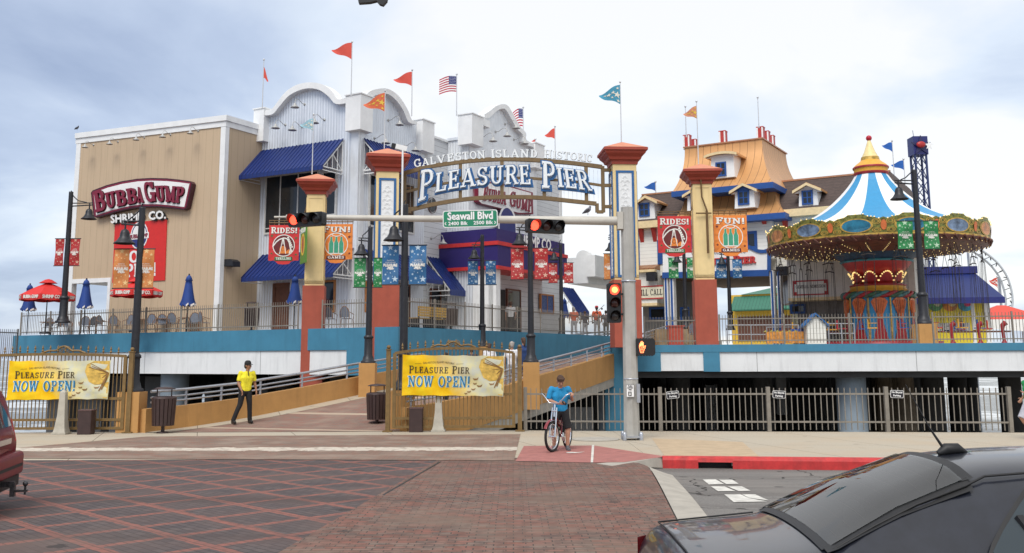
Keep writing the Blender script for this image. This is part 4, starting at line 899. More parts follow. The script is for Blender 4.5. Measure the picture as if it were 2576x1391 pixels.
for k, (u0, u1, nm, fm) in enumerate(((.3, 1.5, 'window', OAK), (1.6, 2.5, 'door', WALU), (3.6, 5.2, 'window', BROWN))): window_uz(wing, FE, u0, u1, HL, HL+2.6, .1, fm, name=nm, cross=(.4,))
mb = MB(); mb.fbox(FE, .2, Lb, HL, zz_[4], -.3, .0); mb.build('entrance_wall', SIDING, wing)
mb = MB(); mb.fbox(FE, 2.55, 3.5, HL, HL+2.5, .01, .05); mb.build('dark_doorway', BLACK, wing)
window(wing, off(FE, .12), z6(1283, 630), z6(1410, 830), .06, OAK, mat('poster_blue', (.05, .09, .25), .3, var=.6, scale=9), bars=(.5,), name='notice_case')
awning(wing, FS, .3, s1-.1, FS.uz(*z6(230, 285))[1], FS.uz(*z6(230, 285))[1]-1.75, .3, 1.5, AWN2)
window_uz(wing, FS, .6, 1.6, HL, HL+2.4, .06, BROWN, name='door')
bx = ony(*z6(1560, 430), 63.); FX = Fr(V((bx.x, bx.y, 0)), DB)
mb = MB(); e0 = FX.uz(*z6(1540, 430))[0]; e1 = FX.uz(*z6(1812, 430))[0]; ez0, ez1 = FX.uz(*z6(1640, 535))[1], FX.uz(*z6(1640, 288))[1]
mb.fbox(FX, e0, e1-.6, ez0, ez1, -6, 0); mb.fbox(FX, e1-.62, e1, ez0+.4, ez1+.1, -6, .15)
mb.prism([FX.P(u, z, .0) for u, z in [((e0+e1)/2+.1+.48*math.cos(R(a)), ez1+.46*math.sin(R(a))) for a in range(0, 181, 15)]], FX.n*-.5); mb.build('projecting_bay', TRIM, wing)
awning(wing, F3, s4-.3, s4+1.5, F3.uz(*z6(1490, 570))[1], F3.uz(*z6(1490, 570))[1]-1.6, .3, 1.2, AWN2)
for p, lab in (((1095, 255), 'gooseneck lamp nearest the top of the right curved gable'), ((1008, 328), 'gooseneck lamp second highest on the right curved gable'), ((872, 375), 'gooseneck lamp at left below the right curved gable'), ((1180, 402), 'gooseneck lamp low at right below the right curved gable')): lamp_at(F2R, *z5(*p), lab, .85)
lamp_at(FS, *z6(240, 105), 'gooseneck lamp low on grey siding left of the purple canopy', .85)
# emblem sign over the entrance (plain: lettering, panel and blue disc)
es = thing('entrance_sign', 'white maroon edged BUBBA GUMP sign above the purple entrance canopy', 'sign', F2R.px(*z5(1100, 1000)), rB)
ol = [z5(*p) for p in ((838, 850), (870, 815), (1000, 800), (1365, 905), (1368, 1112), (1240, 1112), (1030, 1055), (870, 1015), (845, 990))]
mb = MB(); fpx(mb, F2R, ol, .02, .3); mb.build('backing', MAROON, es)
mb = MB(); fpx(mb, F2R, shrink(ol, 4), .28, .33); mb.build('face', WHITE, es)
g = off(F2R, .3); c = g.px(*z5(1118, 1120)); fn = flat_on(c, F2R.u, V((0, 0, 1)), F2R.n)
mb = MB(); ringpoly(mb, (0, -.75), .95, 1.15, fn, .042); mb.build('disc', NAVY, es)
mb = MB(); ringpoly(mb, (0, -.75), 1.1, 1.32, fn, .05, wd=.16); mb.build('disc_ring', WHITE, es)
tw = slab_width('BUBBA GUMP', 1.2, .06)
mb = MB(); slab(mb, 'BUBBA GUMP', warp(F2R, [z5(880, 975), z5(1100, 1020), z5(1350, 1095)], [z5(895, 862), z5(1110, 905), z5(1355, 975)], tw, .36), fat=.07, caps=1.2, gap=.06, dep=.01, back=-.02); mb.build('letter_edge', WHITE, es)
mb = MB(); slab(mb, 'BUBBA GUMP', warp(F2R, [z5(880, 975), z5(1100, 1020), z5(1350, 1095)], [z5(895, 862), z5(1110, 905), z5(1355, 975)], tw, .36), fat=.03, caps=1.2, gap=.06, dep=.05, back=.01); mb.build('lettering', MAROON, es)
s2 = thing('canopy_lettering', 'white letters reading SHRIMP CO. on the purple entrance canopy', 'sign', FCb.px(*z6(1220, 150)), rB)
g = off(FCb, .06); A, B2, C2 = g.px(*z6(1058, 175)), g.px(*z6(1390, 222)), g.px(*z6(1052, 60)); wu = (B2-A).length; hu = (C2-A).length*.95
mb = MB(); fn = flat_on(A, (B2-A)/wu, V((0, 0, 1)), FCb.n); sans(mb, 'SHRIMP CO.', fn, wu, hu, bold=.03, d=.03); mb.build('lettering', WHITE, s2)
# ---------------------------------------------------------------- ticket hall with copper mansard tower
COPPER = mat('copper_roof', (.60, .315, .125), .45, .25, var=.10, scale=.8, stripes=(0, .46, .06, (.22, .10, .04)))
COPPERS = mat('copper_roof_side', (.58, .305, .12), .45, .25, var=.10, scale=.8, stripes=(1, .46, .06, (.22, .10, .04)))
SHING = mat('brown_shingle', (.075, .052, .045), .85, var=.3, scale=7, stripes=(2, .22, .1, (.04, .028, .025)))
WBLUE = mat('window_blue', (.012, .07, .27), .5, var=.1)
TANTRIM = mat('cream_fascia', (.74, .58, .33), .6)
WING = mat('ticket_wall', (.74, .73, .68), .65, var=.05)
HDIR = dirv(-31); HPt = ony(1780, 850, 57); H0 = walk(V((HPt.x, HPt.y, 0)), -HDIR, 1604); FH = Fr(H0, HDIR); rH = R(-31)
hu = lambda p, o=0: off(FH, o).uz(*p)
uHE = hu((2262, 800))[0]
hall = thing('ticket_hall', 'white sided ticket hall with orange copper mansard tower and dark shingle wings', 'building', V((H0.x, H0.y, HR)), rH)
zE = hu(z7(500, 925))[1]; zFl = hu(z9(430, 250))[1]; zPas = hu(z9(1300, 235))[1]
uA, uBb = hu(z9(560, 300))[0], hu(z9(1500, 300))[0]          # passage through the hall
mb = MB(); mb.fbox(FH, 0, uHE, zPas, zE, -12, 0)
mb.build('wall', WSIDE, hall)
mb = MB(); mb.fbox(FH, 0, uA-.5, HR, zPas-.002, -9, -.9); mb.fbox(FH, uBb+.9, uHE, HR, zPas-.002, -9, -.9); mb.build('ground_floor_wall', mat('lobby_wall', (.24, .23, .22), .7), hall)
zo1 = hu(z9(430, 515))[1]
mb = MB(); mb.fbox(FH, -.8, uA-.35, zo1, zFl+.1, -.89, .65); mb.fbox(FH, uBb+.85, uHE+1, zo1+.0, zFl+.4, -.89, .65); mb.build('ticket_canopy', WING, hall)
mb = MB(); mb.fbox(FH, -.8, uA-.34, zo1-.16, zo1-.002, -.5, .68); mb.build('fascia', TANTRIM, hall); mb = MB(); mb.fbox(FH, uBb+.84, uHE+1, zo1-.16, zo1-.002, -.5, .68); mb.build('fascia', TANTRIM, hall)
BRN = mat('copper_shed', (.34, .15, .06), .45, .3, stripes=(0, .3, .12, (.16, .07, .03)))
def shed(u0, u1, zb, zt):
    mb = MB(); mb.hexa([FH.P(u0, zb, .9), FH.P(u1, zb, .9), FH.P(u1, zb, .01), FH.P(u0, zb, .01), FH.P(u0, zb+.08, .9), FH.P(u1, zb+.08, .9), FH.P(u1, zt, .01), FH.P(u0, zt, .01)]); r_ = mb.build('shed_roof', BRN, hall)
    mb = MB(); mb.fbox(FH, u0-.02, u1+.02, zb-.15, zb-.002, .6, .93); mb.build('fascia', TANTRIM, r_)
shed(-.9, uA-.36, zFl+.12, hu(z9(430, 183))[1]); shed(uBb+.8, uHE+1.1, zFl+.42, hu(z9(1700, 140))[1])
mb = MB(); mb.fbox(FH, uA-.5, uBb+.9, zPas-.06, zPas-.003, -12, -.02); mb.build('passage_ceiling', mat('brown_ceiling', (.20, .125, .07), .7), hall)
# wings: steep shingle roofs
zR1 = hu(z7(500, 678), -2.6)[1]; zR2 = hu(z7(1750, 578), -2.6)[1]; zR = (zR1+zR2)/2; zEv = hu(z7(480, 912), .5)[1]
ur0 = hu(z8(1190, 462), -2.6)[0]
mb = MB(); L_, D_ = uHE, -12
mb.hexa([FH.P(-.6, zEv, .5), FH.P(uHE+.6, zEv, .5), FH.P(uHE+.6, zEv, D_-.5), FH.P(-.6, zEv, D_-.5), FH.P(-.6, zR, -2.6), FH.P(uHE-.4, zR, -2.6), FH.P(uHE-.4, zR, D_+2.6), FH.P(-.6, zR, D_+2.6)]); mb.build('roof', SHING, hall)
mb = MB(); mb.fbox(FH, -.65, uHE+.65, zEv-.42, zEv-.003, -.5, .55); mb.build('fascia', TANTRIM, hall)
mb = MB(); mb.bar(FH.P(-.6, zR+.04, -2.62), FH.P(uHE-.4, zR+.04, -2.62), .18, .1); mb.build('ridge_cap', mat('ridge_copper', (.45, .22, .12), .4, .3), hall)
# tower
TO = .7
g = off(FH, TO)
uT0 = hu(z7(606, 860), TO+.6)[0]; uT1 = hu(z7(1575, 860), TO+.6)[0]
zA0, zA1 = hu(z7(1570, 845), TO+.6)[1], hu(z7(1480, 612), TO)[1]
zB0, zB1 = hu(z7(1465, 585), TO+.5)[1], hu(z7(1382, 216), -1.2)[1]
ub0, ub1 = hu(z7(616, 640), TO+.5)[0], hu(z7(1470, 590), TO+.5)[0]; ut0, ut1 = hu(z7(720, 285), -1.2)[0], hu(z7(1382, 216), -1.2)[0]
um0, um1 = hu(z7(672, 665), TO)[0], hu(z7(1450, 612), TO)[0]
DT = 9.0
mb = MB(); mb.fbox(FH, uT0+.9, uT1-.9, zPas+.6, zA0, -DT+.6, TO-.1); mb.build('tower_wall', WSIDE, hall)
def skirt(u0a, u1a, oa, za, u0b, u1b, ob, zb, da, db):
    """concave roof from a wide foot (a) to a narrow head (b)"""
    n = 14; fr = MB(); sd = MB(); vf = []; vr = []; vl = []; vb = []
    for i in range(n+1):
        t = i/n; s = 1-(1-t)**2.1; z = za+(zb-za)*t
        a, b, o, d = u0a+(u0b-u0a)*s, u1a+(u1b-u1a)*s, oa+(ob-oa)*s, da+(db-da)*s
        vf += [FH.P(a, z, o), FH.P(b, z, o)]; vr += [FH.P(b, z, o), FH.P(b, z, -d)]; vl += [FH.P(a, z, -d), FH.P(a, z, o)]; vb += [FH.P(b, z, -d), FH.P(a, z, -d)]
    q = [(2*i, 2*i+1, 2*i+3, 2*i+2) for i in range(n)]
    fr.add(vf, q, 0, True); fr.add(vb, q, 0, True); sd.add(vr, q, 0, True); sd.add(vl, q, 0, True)
    fr.add([FH.P(u0b, zb, ob), FH.P(u1b, zb, ob), FH.P(u1b, zb, -db), FH.P(u0b, zb, -db)], [(0, 1, 2, 3)])
    fr.build('mansard_front', COPPER, hall); sd.build('mansard_side', COPPERS, hall)
skirt(uT0, uT1, TO+.6, zA0, um0, um1, TO-.9, zA1+.1, DT, DT-1.6)
skirt(ub0, ub1, TO+.5, zB0, ut0, ut1, -1.2, zB1, DT-.6, DT-2.6)
def ring(u0, u1, o, d, z0, z1_, m, nm):
    mb = MB(); mb.prism([FH.P(u0, z0, o), FH.P(u1, z0, o), FH.P(u1, z0, -d), FH.P(u0, z0, -d)], (0, 0, z1_-z0)); mb.build(nm, m, hall)
ring(uT0-.06, uT1+.06, TO+.66, DT+.06, zA0-.34, zA0-.003, WBLUE, 'eave_band')
ring(ub0-.06, ub1+.06, TO+.56, DT-.54, zB0-.34, zB0-.003, WBLUE, 'eave_band')
ring(ut0-.08, ut1+.08, -1.12, DT-2.52, zB1, zB1+.08, mat('ridge_copper', (0, 0, 0)), 'ridge_cap')
CHR = mat('chimney_red', (.45, .04, .03), .5)
for i, (u, vt, vb_, o) in enumerate(((733, 188, 283, -1.6), (791, 225, 283, -5.4), (1040, 153, 245, -1.6), (1362, 118, 212, -1.6), (1410, 155, 225, -3.8), (1453, 192, 262, -6.2))):
    a, b = off(FH, o).uz(*z7(u, vt)), zB1+.02; mb = MB(); h = a[1]; uu = a[0]; s = .2
    mb.fbox(FH, uu-s, uu+s, b, h, o-2*s, o); mb.fbox(FH, uu-s-.02, uu+s+.02, h, h+.06, o-2*s-.02, o+.02); c_ = mb.build('chimney', CHR, hall)
    mb = MB()
    for a_ in (-s, s-.09): mb.fbox(FH, uu+a_, uu+a_+.09, b, h-.002, o+.001, o+.03)
    mb.fbox(FH, uu-s-.02, uu+s+.02, b, b+.12, o-2*s-.02, o+.05); mb.build('trim', WHITE, c_)
def dormer(p, q, wp, wq, hood, o, kind, cross=True):
    gg = off(FH, o); a, b = gg.uz(*z7(*p)), gg.uz(*z7(*q)); u0, u1, zt, zb = a[0], b[0], a[1], b[1]
    mb = MB(); mb.hexa([FH.P(u0-.06, zb, o), FH.P(u1+.06, zb, o), FH.P(u1+.06, zb, o-2.6), FH.P(u0-.06, zb, o-2.6), FH.P(u0, zt, o-.02), FH.P(u1, zt, o-.02), FH.P(u1, zt, o-2.6), FH.P(u0, zt, o-2.6)])
    d = mb.build('dormer', WHITE, hall)
    h0, h1, zp = gg.uz(*z7(*hood[0]))[0], gg.uz(*z7(*hood[1]))[0], gg.uz(*z7(*hood[2]))[1]; zh = zt-.12
    if kind == 'gable': L = [(h0, zh), ((h0+h1)/2, zp), (h1, zh)]
    else: L = [(h0+(h1-h0)*i/10, zh+(zp-zh)*(1-abs(i/5-1)**2.2)) for i in range(11)]
    mb = MB(); mt = MB()
    for (ua, za), (ub, zb2) in zip(L[:-1], L[1:]):
        mb.hexa([FH.P(ua, za, o+.3), FH.P(ub, zb2, o+.3), FH.P(ub, zb2, o-2.8), FH.P(ua, za, o-2.8), FH.P(ua, za+.12, o+.3), FH.P(ub, zb2+.12, o+.3), FH.P(ub, zb2+.12, o-2.8), FH.P(ua, za+.12, o-2.8)])
        mt.hexa([FH.P(ua, za-.05, o+.34), FH.P(ub, zb2-.05, o+.34), FH.P(ub, zb2-.05, o+.29), FH.P(ua, za-.05, o+.29), FH.P(ua, za+.1, o+.34), FH.P(ub, zb2+.1, o+.34), FH.P(ub, zb2+.1, o+.305), FH.P(ua, za+.1, o+.305)])
    mb.prism([FH.P(u, z-.01, o-.04) for u, z in L], FH.n*-.1, 1)
    mb.build('hood', [COPPER, WHITE], d); mt.build('hood_trim', TANTRIM, d)
    w0, w1 = gg.uz(*z7(*wp)), gg.uz(*z7(*wq))
    window_uz(d, FH, w0[0], w1[0], w1[1], w0[1], o+.04, WBLUE, bars=(.5,), cross=(.5,))
BG = mat('blue_glass', (.012, .022, .06), .08, spec=.6)
dormer((946, 362), (1142, 540), (985, 420), (1080, 533), ((900, 380), (1180, 380), (1040, 346)), TO-.1, 'arc')
dormer((1152, 668), (1315, 800), (1175, 664), (1277, 778), ((1115, 690), (1352, 690), (1218, 618)), TO+.45, 'gable')
dormer((745, 700), (900, 830), (770, 700), (860, 808), ((715, 715), (930, 715), (822, 655)), TO+.45, 'gable')
dormer((1700, 662), (1858, 800), (1722, 662), (1823, 776), ((1655, 680), (1900, 680), (1778, 612)), .3, 'gable')
dormer((312, 770), (460, 898), (330, 770), (422, 878), ((298, 790), (500, 775), (385, 722)), .3, 'gable')
for p, q in (((250, 1095), (335, 1295)), ((485, 1085), (532, 1290)), ((1240, 1010), (1345, 1158)), ((770, 1042), (830, 1150))):
    window(hall, FH, z7(*p), z7(*q), .62 if p[0] in (1240, 770) else .04, WBLUE, frame=.16)
for u, v, o in ((340, 962, .35), (450, 955, .35), (1384, 866, 1.1), (1572, 876, .4), (925, 900, 1.1)):
    uu, z_ = off(FH, o-.1).uz(*z7(u, v)); mb = MB(); mb.hexa([FH.P(uu-.12, z_-1.0, 0), FH.P(uu+.12, z_-1.0, 0), FH.P(uu+.12, z_-1.0, -.05), FH.P(uu-.12, z_-1.0, -.05), FH.P(uu-.12, z_, o+.1), FH.P(uu+.12, z_, o+.1), FH.P(uu+.12, z_, -.05), FH.P(uu-.12, z_, -.05)]); mb.build('bracket', CHR, hall)
# portal: panel with red letters, blue trim, striped columns
OP = 1.0; gp = off(FH, OP)
pc = [z9(p[0], p[1]) for p in ((533, 262), (533, 70), (700, 62), (820, 25), (1000, 10), (1180, 15), (1290, 40), (1350, 70), (1400, 74), (1445, 60), (1445, 240))]
mb = MB(); fpx(mb, FH, pc, OP-.3, OP); mb.build('portal_panel', WHITE, hall)
mb = MB()
tp = [gp.px(*p) for p in pc]
for a, b in zip(tp[1:-1], tp[2:]): mb.bar(a+V((0, 0, .03)), b+V((0, 0, .03)), .2, .14, up=FH.n)
mb.bar(tp[0]-V((0, 0, .08)), tp[-1]-V((0, 0, .08)), .35, .22, up=FH.n); mb.build('portal_trim', WBLUE, hall)
sgn = thing('portal_lettering', 'red raised PLEASURE PIER letters on the white portal panel of the ticket hall', 'sign', gp.px(*z9(1000, 150)), rH)
tw = slab_width('PLEASURE PIER', 1.25, .06)
mb = MB(); slab(mb, 'PLEASURE PIER', warp(FH, [z9(708, 205), z9(1000, 185), z9(1330, 165)], [z9(708, 150), z9(1000, 130), z9(1330, 112)], tw, OP), fat=.06, caps=1.25, gap=.06, dep=.1); mb.build('lettering', mat('letter_red', (.50, .035, .035), .4), sgn)
INK = mat('ink', (.03, .025, .03), .6)
mb = MB(); A, B2 = gp.px(*z9(780, 100)), gp.px(*z9(1240, 84)); fn = flat_on(A, (B2-A).normalized(), V((0, 0, 1)), FH.n); sans(mb, 'GALVESTON ISLAND HISTORIC', fn, (B2-A).length, .28, d=.012); mb.build('small_lettering', INK, sgn)
for k, (ua, ub) in enumerate(((540, 570), (588, 620), (1448, 1480), (1505, 1538))):
    a = gp.uz(*z9(ua, 270))[0]; b = gp.uz(*z9(ub, 270))[0]; mb = MB(); mb.fbox(FH, a, b, HR, gp.uz(*z9(ua, 262))[1] if k < 2 else gp.uz(*z9(1300, 240))[1], OP-.45, OP-.02); c_ = mb.build('portal_column', WHITE, hall)
    mb = MB(); mb.fbox(FH, a+(b-a)*.25, b-(b-a)*.25, HR, gp.uz(*z9(ua, 264))[1] if k < 2 else gp.uz(*z9(1300, 244))[1], OP-.2, OP+.01); mb.build('stripe', WBLUE, c_)
# ticket counters, signs
for ua, va, ub, vb_ in ((415, 548, 560, 648), (680, 545, 760, 660), (1620, 520, 1760, 600)): window(hall, off(FH, -.9), z9(ua, va), z9(ub, vb_), .05, WBLUE, DGLASS, frame=.12)
REDL = mat('sign_red', (.45, .03, .03), .5); CREAMP = mat('sign_cream', (.70, .66, .50), .6)
def hall_sign(lab, p, q, lines, frame):
    t = thing('hall_sign', lab, 'sign', off(FH, .66).px(*p), rH); g2 = off(FH, .66); a, b = g2.uz(*p), g2.uz(*q); u0, u1, zt, zb = a[0], b[0], a[1], b[1]
    mb = MB(); mb.fbox(FH, u0, u1, zb, zt, .655, .70); mb.build('panel', CREAMP if not frame else WING, t)
    mb = MB()
    for z_ in ((zb, zb+.07), (zt-.07, zt)): mb.fbox(FH, u0, u1, z_[0], z_[1], .69, .72)
    if frame:
        for u_ in ((u0, u0+.07), (u1-.07, u1)): mb.fbox(FH, u_[0], u_[1], zb+.072, zt-.072, .69, .719)
        for uu, z_ in ((u0, zb), (u1-.2, zb), (u0, zt-.2), (u1-.2, zt-.2)): mb.fbox(FH, uu+.002, uu+.198, z_+.002, z_+.198, .69, .723)
    mb.build('border', REDL, t)
    mb = MB()
    for txt, x0, x1, y0, y1, sl in lines:
        A = FH.P(u0+(u1-u0)*x0, zb+(zt-zb)*y0, .70); wd = (u1-u0)*(x1-x0); hg = (zt-zb)*(y1-y0); fn = flat_on(A, FH.u, V((0, 0, 1)), FH.n)
        tw = slab_width(txt, 1.0, .06); slab(mb, txt, lambda x, y, d, fn=fn, tw=tw, wd=wd, hg=hg: fn(x/tw*wd, y*hg, d), fat=.02, gap=.06, dep=.006)
    mb.build('lettering', INK, t)
hall_sign('cream WILL CALL sign with red lines left of the passage', z9(290, 368), z9(540, 472), [('WILL CALL', .08, .97, .28, .72, 0)], False)
zg = lambda u, v: (.8167*(2350+u/4.684), .8167*(850+v/4.684))
hall_sign('white GENERAL ADMISSION sign with red border behind the swing chains', zg(432, 72), zg(948, 268), [('GENERAL ADMISSION', .08, .93, .48, .68, 0)], True)
hall_sign('red bordered sign half hidden behind the swing ride column', zg(1305, 40), zg(1800, 160), [('GUEST', .05, .3, .3, .6, 0)], True)
for u, v in ((485, 285), (1590, 238)):
    uu, z_ = FH.uz(*z9(u, v)); mb = MB(); mb.fbox(FH, uu-.3, uu+.3, z_-.3, z_+.2, .66, 1.0); tag(mb.build('loudspeaker', DARK, None, FH.P(uu, z_, .7)), 'black loudspeaker on ticket hall wall '+('left of the portal columns' if u < 600 else 'right of the portal columns'), 'loudspeaker')
# yellow stall seen through the passage
YEL = mat('yellow_paint', (.72, .46, .05), .55, stripes=(0, .4, .06, (.40, .25, .03))); GRNR = mat('green_roof', (.035, .16, .105), .5, stripes=(0, .3, .14, (.02, .09, .06)))
yp = ony(*z9(1130, 560), 88.); FY = Fr(V((yp.x, yp.y, 0)), HDIR)
ys = thing('yellow_stall', 'yellow food stall with green awning seen through the hall passage', 'stall', V((yp.x, yp.y, HR)), rH)
ya = FY.uz(*z9(1120, 560))[0]; yb = ya+10; zy = FY.uz(*z9(1250, 438))[1]
mb = MB(); mb.fbox(FY, ya, yb, HR, zy, -6, 0); mb.build('wall', YEL, ys)
za_, zb_2 = FY.uz(*z9(1250, 452))[1], FY.uz(*z9(1250, 580))[1]
mb = MB(); mb.hexa([FY.P(ya+.3, zb_2, 1.3), FY.P(ya+8.6, zb_2, 1.3), FY.P(ya+8.6, zb_2, .01), FY.P(ya+.3, zb_2, .01), FY.P(ya+.3, zb_2+.1, 1.3), FY.P(ya+8.6, zb_2+.1, 1.3), FY.P(ya+8.6, za_, .01), FY.P(ya+.3, za_, .01)]); mb.build('awning', GRNR, ys)
mb = MB(); zt_ = FY.uz(*z9(1220, 375))[1]; mb.add([FY.P(ya+1, zy, .2), FY.P(ya+9, zy, .2), FY.P(ya+9, zy, -6), FY.P(ya+1, zy, -6), FY.P(ya+3.2, zt_, -2), FY.P(ya+7, zt_, -2)], [(0, 1, 5, 4), (1, 2, 5), (2, 3, 4, 5), (3, 0, 4)]); mb.build('roof', GRNR, ys)
mb = MB(); mb.fbox(FY, ya+.6, ya+5.5, HR+.9, zb_2-.5, .01, .06); mb.build('serving_window', BROWN, ys)
# ---------------------------------------------------------------- pylons and the arch sign
def pylon(lab, x, base, Y, ztop_y, wd, rot, hb, split_y, panel, caph, zb):
    p = ony(x, base, Y); p = V((p.x, p.y, 0)); f0 = Fr(p, V((1, 0, 0)))
    zt = ony(x, ztop_y, Y).z; zs = ony(x, split_y, Y).z
    t = thing('pylon', lab, 'pylon', V((p.x, p.y, zb)), R(rot), 'pylons of the pier entrance'); M = Matrix.Translation(p) @ Matrix.Rotation(R(rot), 4, 'Z'); h = wd/2
    def mk(): m_ = MB(); m_.M = M; return m_
    mb = mk(); h1 = h+.07; mb.box(-h1, h1, -h1, h1, zb, zs); mb.build('base', REDP, t)
    mb = mk(); mb.box(-h, h, -h, h, zs+.001, zt-caph)
    for s in (-1, 1):   # raised edge frames
        mb.box(-h-.0, h+.0, -h-.03, -h-.001, zs+.1, zs+.2); 
    sh = mb.build('shaft', CREAM, t)
    for ax in range(4):
        mb = mk(); mb.M = M @ Matrix.Rotation(math.pi/2*ax, 4, 'Z')
        if panel:
            a, b, z0_, z1_ = -h*.76, h*.76, zs+.1, zt-caph-.35
            mb.box(a, a+.09, -h-.04, -h+.01, z0_, z1_); mb.box(b-.09, b, -h-.04, -h+.01, z0_, z1_); mb.box(a+.09, b-.09, -h-.04, -h+.01, z1_-.09, z1_); mb.box(a+.09, b-.09, -h-.04, -h+.01, z0_, z0_+.09); pf = mb.build('panel_frame', PBLUE, t)
            mb = mk(); mb.M = M @ Matrix.Rotation(math.pi/2*ax, 4, 'Z'); mb.box(a+.092, b-.092, -h-.012, -h+.01, z0_+.092, z1_-.092)
            k = int((z1_-z0_-.3)/.17)
            for i in range(k):      # scale pattern in relief
                zc = z0_+.16+.17*i
                for cx in ((-.2, 0., .2) if i % 2 else (-.1, .1)):
                    if abs(cx) > b-.19: continue
                    for rr in (.10, .06):
                        P_ = [(cx+rr*math.cos(R(q)), -h-.014, zc+rr*math.sin(R(q))) for q in range(0, 181, 30)]
                        for a_, b_ in zip(P_[:-1], P_[1:]): mb.bar(a_, b_, .018, .018, up=(0, 1, 0))
            mb.build('panel', TRIM, pf)
        else:
            mb.box(-h+.06, -h+.1, -h-.02, -h+.01, zs+.25, zt-caph-.2); mb.box(h-.1, h-.06, -h-.02, -h+.01, zs+.25, zt-caph-.2); mb.box(-h+.1, h-.1, -h-.02, -h+.01, zt-caph-.24, zt-caph-.2)
            mb.build('panel_frame', CREAM, t)
    mb = mk(); pr = [(0, -.08), (h+.05, -.08), (h+.07, .06), (h+.16, .10), (h+.2, .2), (h+.33, .34), (h+.36, .42), (h+.42, .46), (h+.42, .56), (h+.38, .57)]; sc = (caph)/.95
    mb.lathe([(r_*math.sqrt(2), zt-caph+z_*sc) for r_, z_ in pr], 4, m=0, sm=False, a0=math.pi/4, a1=math.pi/4+2*math.pi)
    cp = mb.build('cap', REDC, t)
    mb = mk(); mb.lathe([((h+.40)*math.sqrt(2), zt-caph+.572*sc), (0.05, zt)], 4, sm=False, a0=math.pi/4, a1=math.pi/4+2*math.pi); mb.build('cap_roof', REDT, cp)
    return p, zt, h, M, t
pyA = pylon('tall pylon with blue framed panel, left end of the arch sign', 968, 850, 38.4, 374, .90, 10, 0, 718, True, .95, .7)
pyB = pylon('tall pylon with blue framed panel, right end of the arch sign', 1575, 850, 39.6, 358, .98, 4, 0, 706, True, .95, HR-.1)
pyC = pylon('short cream and red pylon with RIDES! sign left of the arch', 788, 850, 39.9, 438, .74, 6, 0, 720, False, .85, .6)
pyD = pylon('short cream and red pylon with FUN! sign right of the arch', 1776, 850, 40.6, 413, .78, -4, 0, 705, False, .85, HR)
# arch
AY = 38.9
pa, pb = ony(1015, 520, AY), ony(1538, 520, AY+.6)
FA = Fr(V((pa.x, pa.y, 0)), V((pb.x-pa.x, pb.y-pa.y, 0)))
BRZ = mat('arch_bronze', (.19, .125, .058), .5, .25, var=.12, scale=4)
arch = thing('arch_sign', 'bronze arched frame sign reading PLEASURE PIER between two tall pylons', 'sign', FA.px(1280, 460))
def fcurve(pts, w_=.16, th=.16, nm='frame'):
    L = [FA.px(*p) for p in smooth([z5(*p) for p in pts], 5)]
    for a, b in zip(L[:-1], L[1:]): mbA.bar(a, b+(b-a).normalized()*.01, th, w_, up=FA.n)
mbA = MB()
fcurve([(140, 722), (400, 655), (660, 617), (860, 597), (1070, 588), (1280, 592), (1480, 604), (1760, 628), (2020, 662)])
fcurve([(130, 905), (400, 842), (660, 800), (860, 782), (1070, 772), (1280, 768), (1480, 780), (1760, 802), (2020, 838)], .10, .10)
fcurve([(205, 1068), (420, 1018), (660, 978), (860, 958), (1070, 950), (1280, 950), (1480, 960), (1740, 988), (1965, 1012)])
def vb(u, a, b, th=.14):
    p, q = FA.px(*z5(u, a)), FA.px(*z5(u, b)); q = V((p.x, p.y, q.z)); mbA.bar(p, q, th, th-.02, up=FA.n)
for u, a, b in ((145, 715, 1060), (285, 690, 1040), (675, 615, 975), (1070, 590, 950), (1470, 604, 960), (1870, 640, 1000), (2028, 655, 1095), (1975, 1010, 1095)): vb(u, a, b)
for (ua, va, ub) in ((60, 752, 145), (60, 892, 145), (60, 1085, 205), (2030, 692, 2120), (2030, 838, 2125), (2030, 1040, 2130), (1975, 1090, 2035), (145, 1060, 210)):
    mbA.bar(FA.px(*z5(ua, va)), FA.px(*z5(ub, va)), .13, .13, up=FA.n)
mbA.build('frame', BRZ, arch)
mb = MB()
for i in range(46):      # fine wire mesh behind the letters
    u = 160+i*40.5
    p, q = FA.px(*z5(u, 700-105*math.sin(math.pi*min(1, max(0, (u-140)/1880))**1)), -.02), FA.px(*z5(u, 1050-95*math.sin(math.pi*(u-140)/1880)), -.02); q = V((p.x, p.y, q.z)); mb.bar(p, q, .008)
mb.build('wire_mesh', mat('arch_wire', (.5, .5, .5), .5), arch)
LBLUE = mat('letter_blue', (.012, .10, .28), .4); LWH = mat('letter_white', (.80, .83, .84), .35, var=.04)
tw = slab_width('PLEASURE PIER', 1.32, .05)
bl = [z5(*p) for p in ((265, 985), (330, 960), (420, 915), (640, 870), (820, 850), (1000, 835), (1180, 833), (1370, 838), (1450, 850), (1600, 860), (1760, 875), (1925, 900))]
tl = [z5(*p) for p in ((290, 762), (340, 748), (430, 735), (640, 700), (820, 678), (1000, 664), (1180, 655), (1340, 652), (1450, 660), (1580, 676), (1730, 695), (1875, 712))]
def archfn(o):
    def itp(L, s):
        xs = [p[0] for p in bl]; X = xs[0]+(xs[-1]-xs[0])*max(-.02, min(1.02, s))
        for a, b, ta, tb in zip(bl[:-1], bl[1:], tl[:-1], tl[1:]):
            if X <= b[0] or b is bl[-1]:
                q = (X-a[0])/(b[0]-a[0]); return (a[0]+(b[0]-a[0])*q, a[1]+(b[1]-a[1])*q), (ta[0]+(tb[0]-ta[0])*q, ta[1]+(tb[1]-ta[1])*q)
    def fn(x, y, d):
        b, t = itp(bl, x/tw); return FA.px(b[0]+(t[0]-b[0])*y, b[1]+(t[1]-b[1])*y, o+d)
    return fn
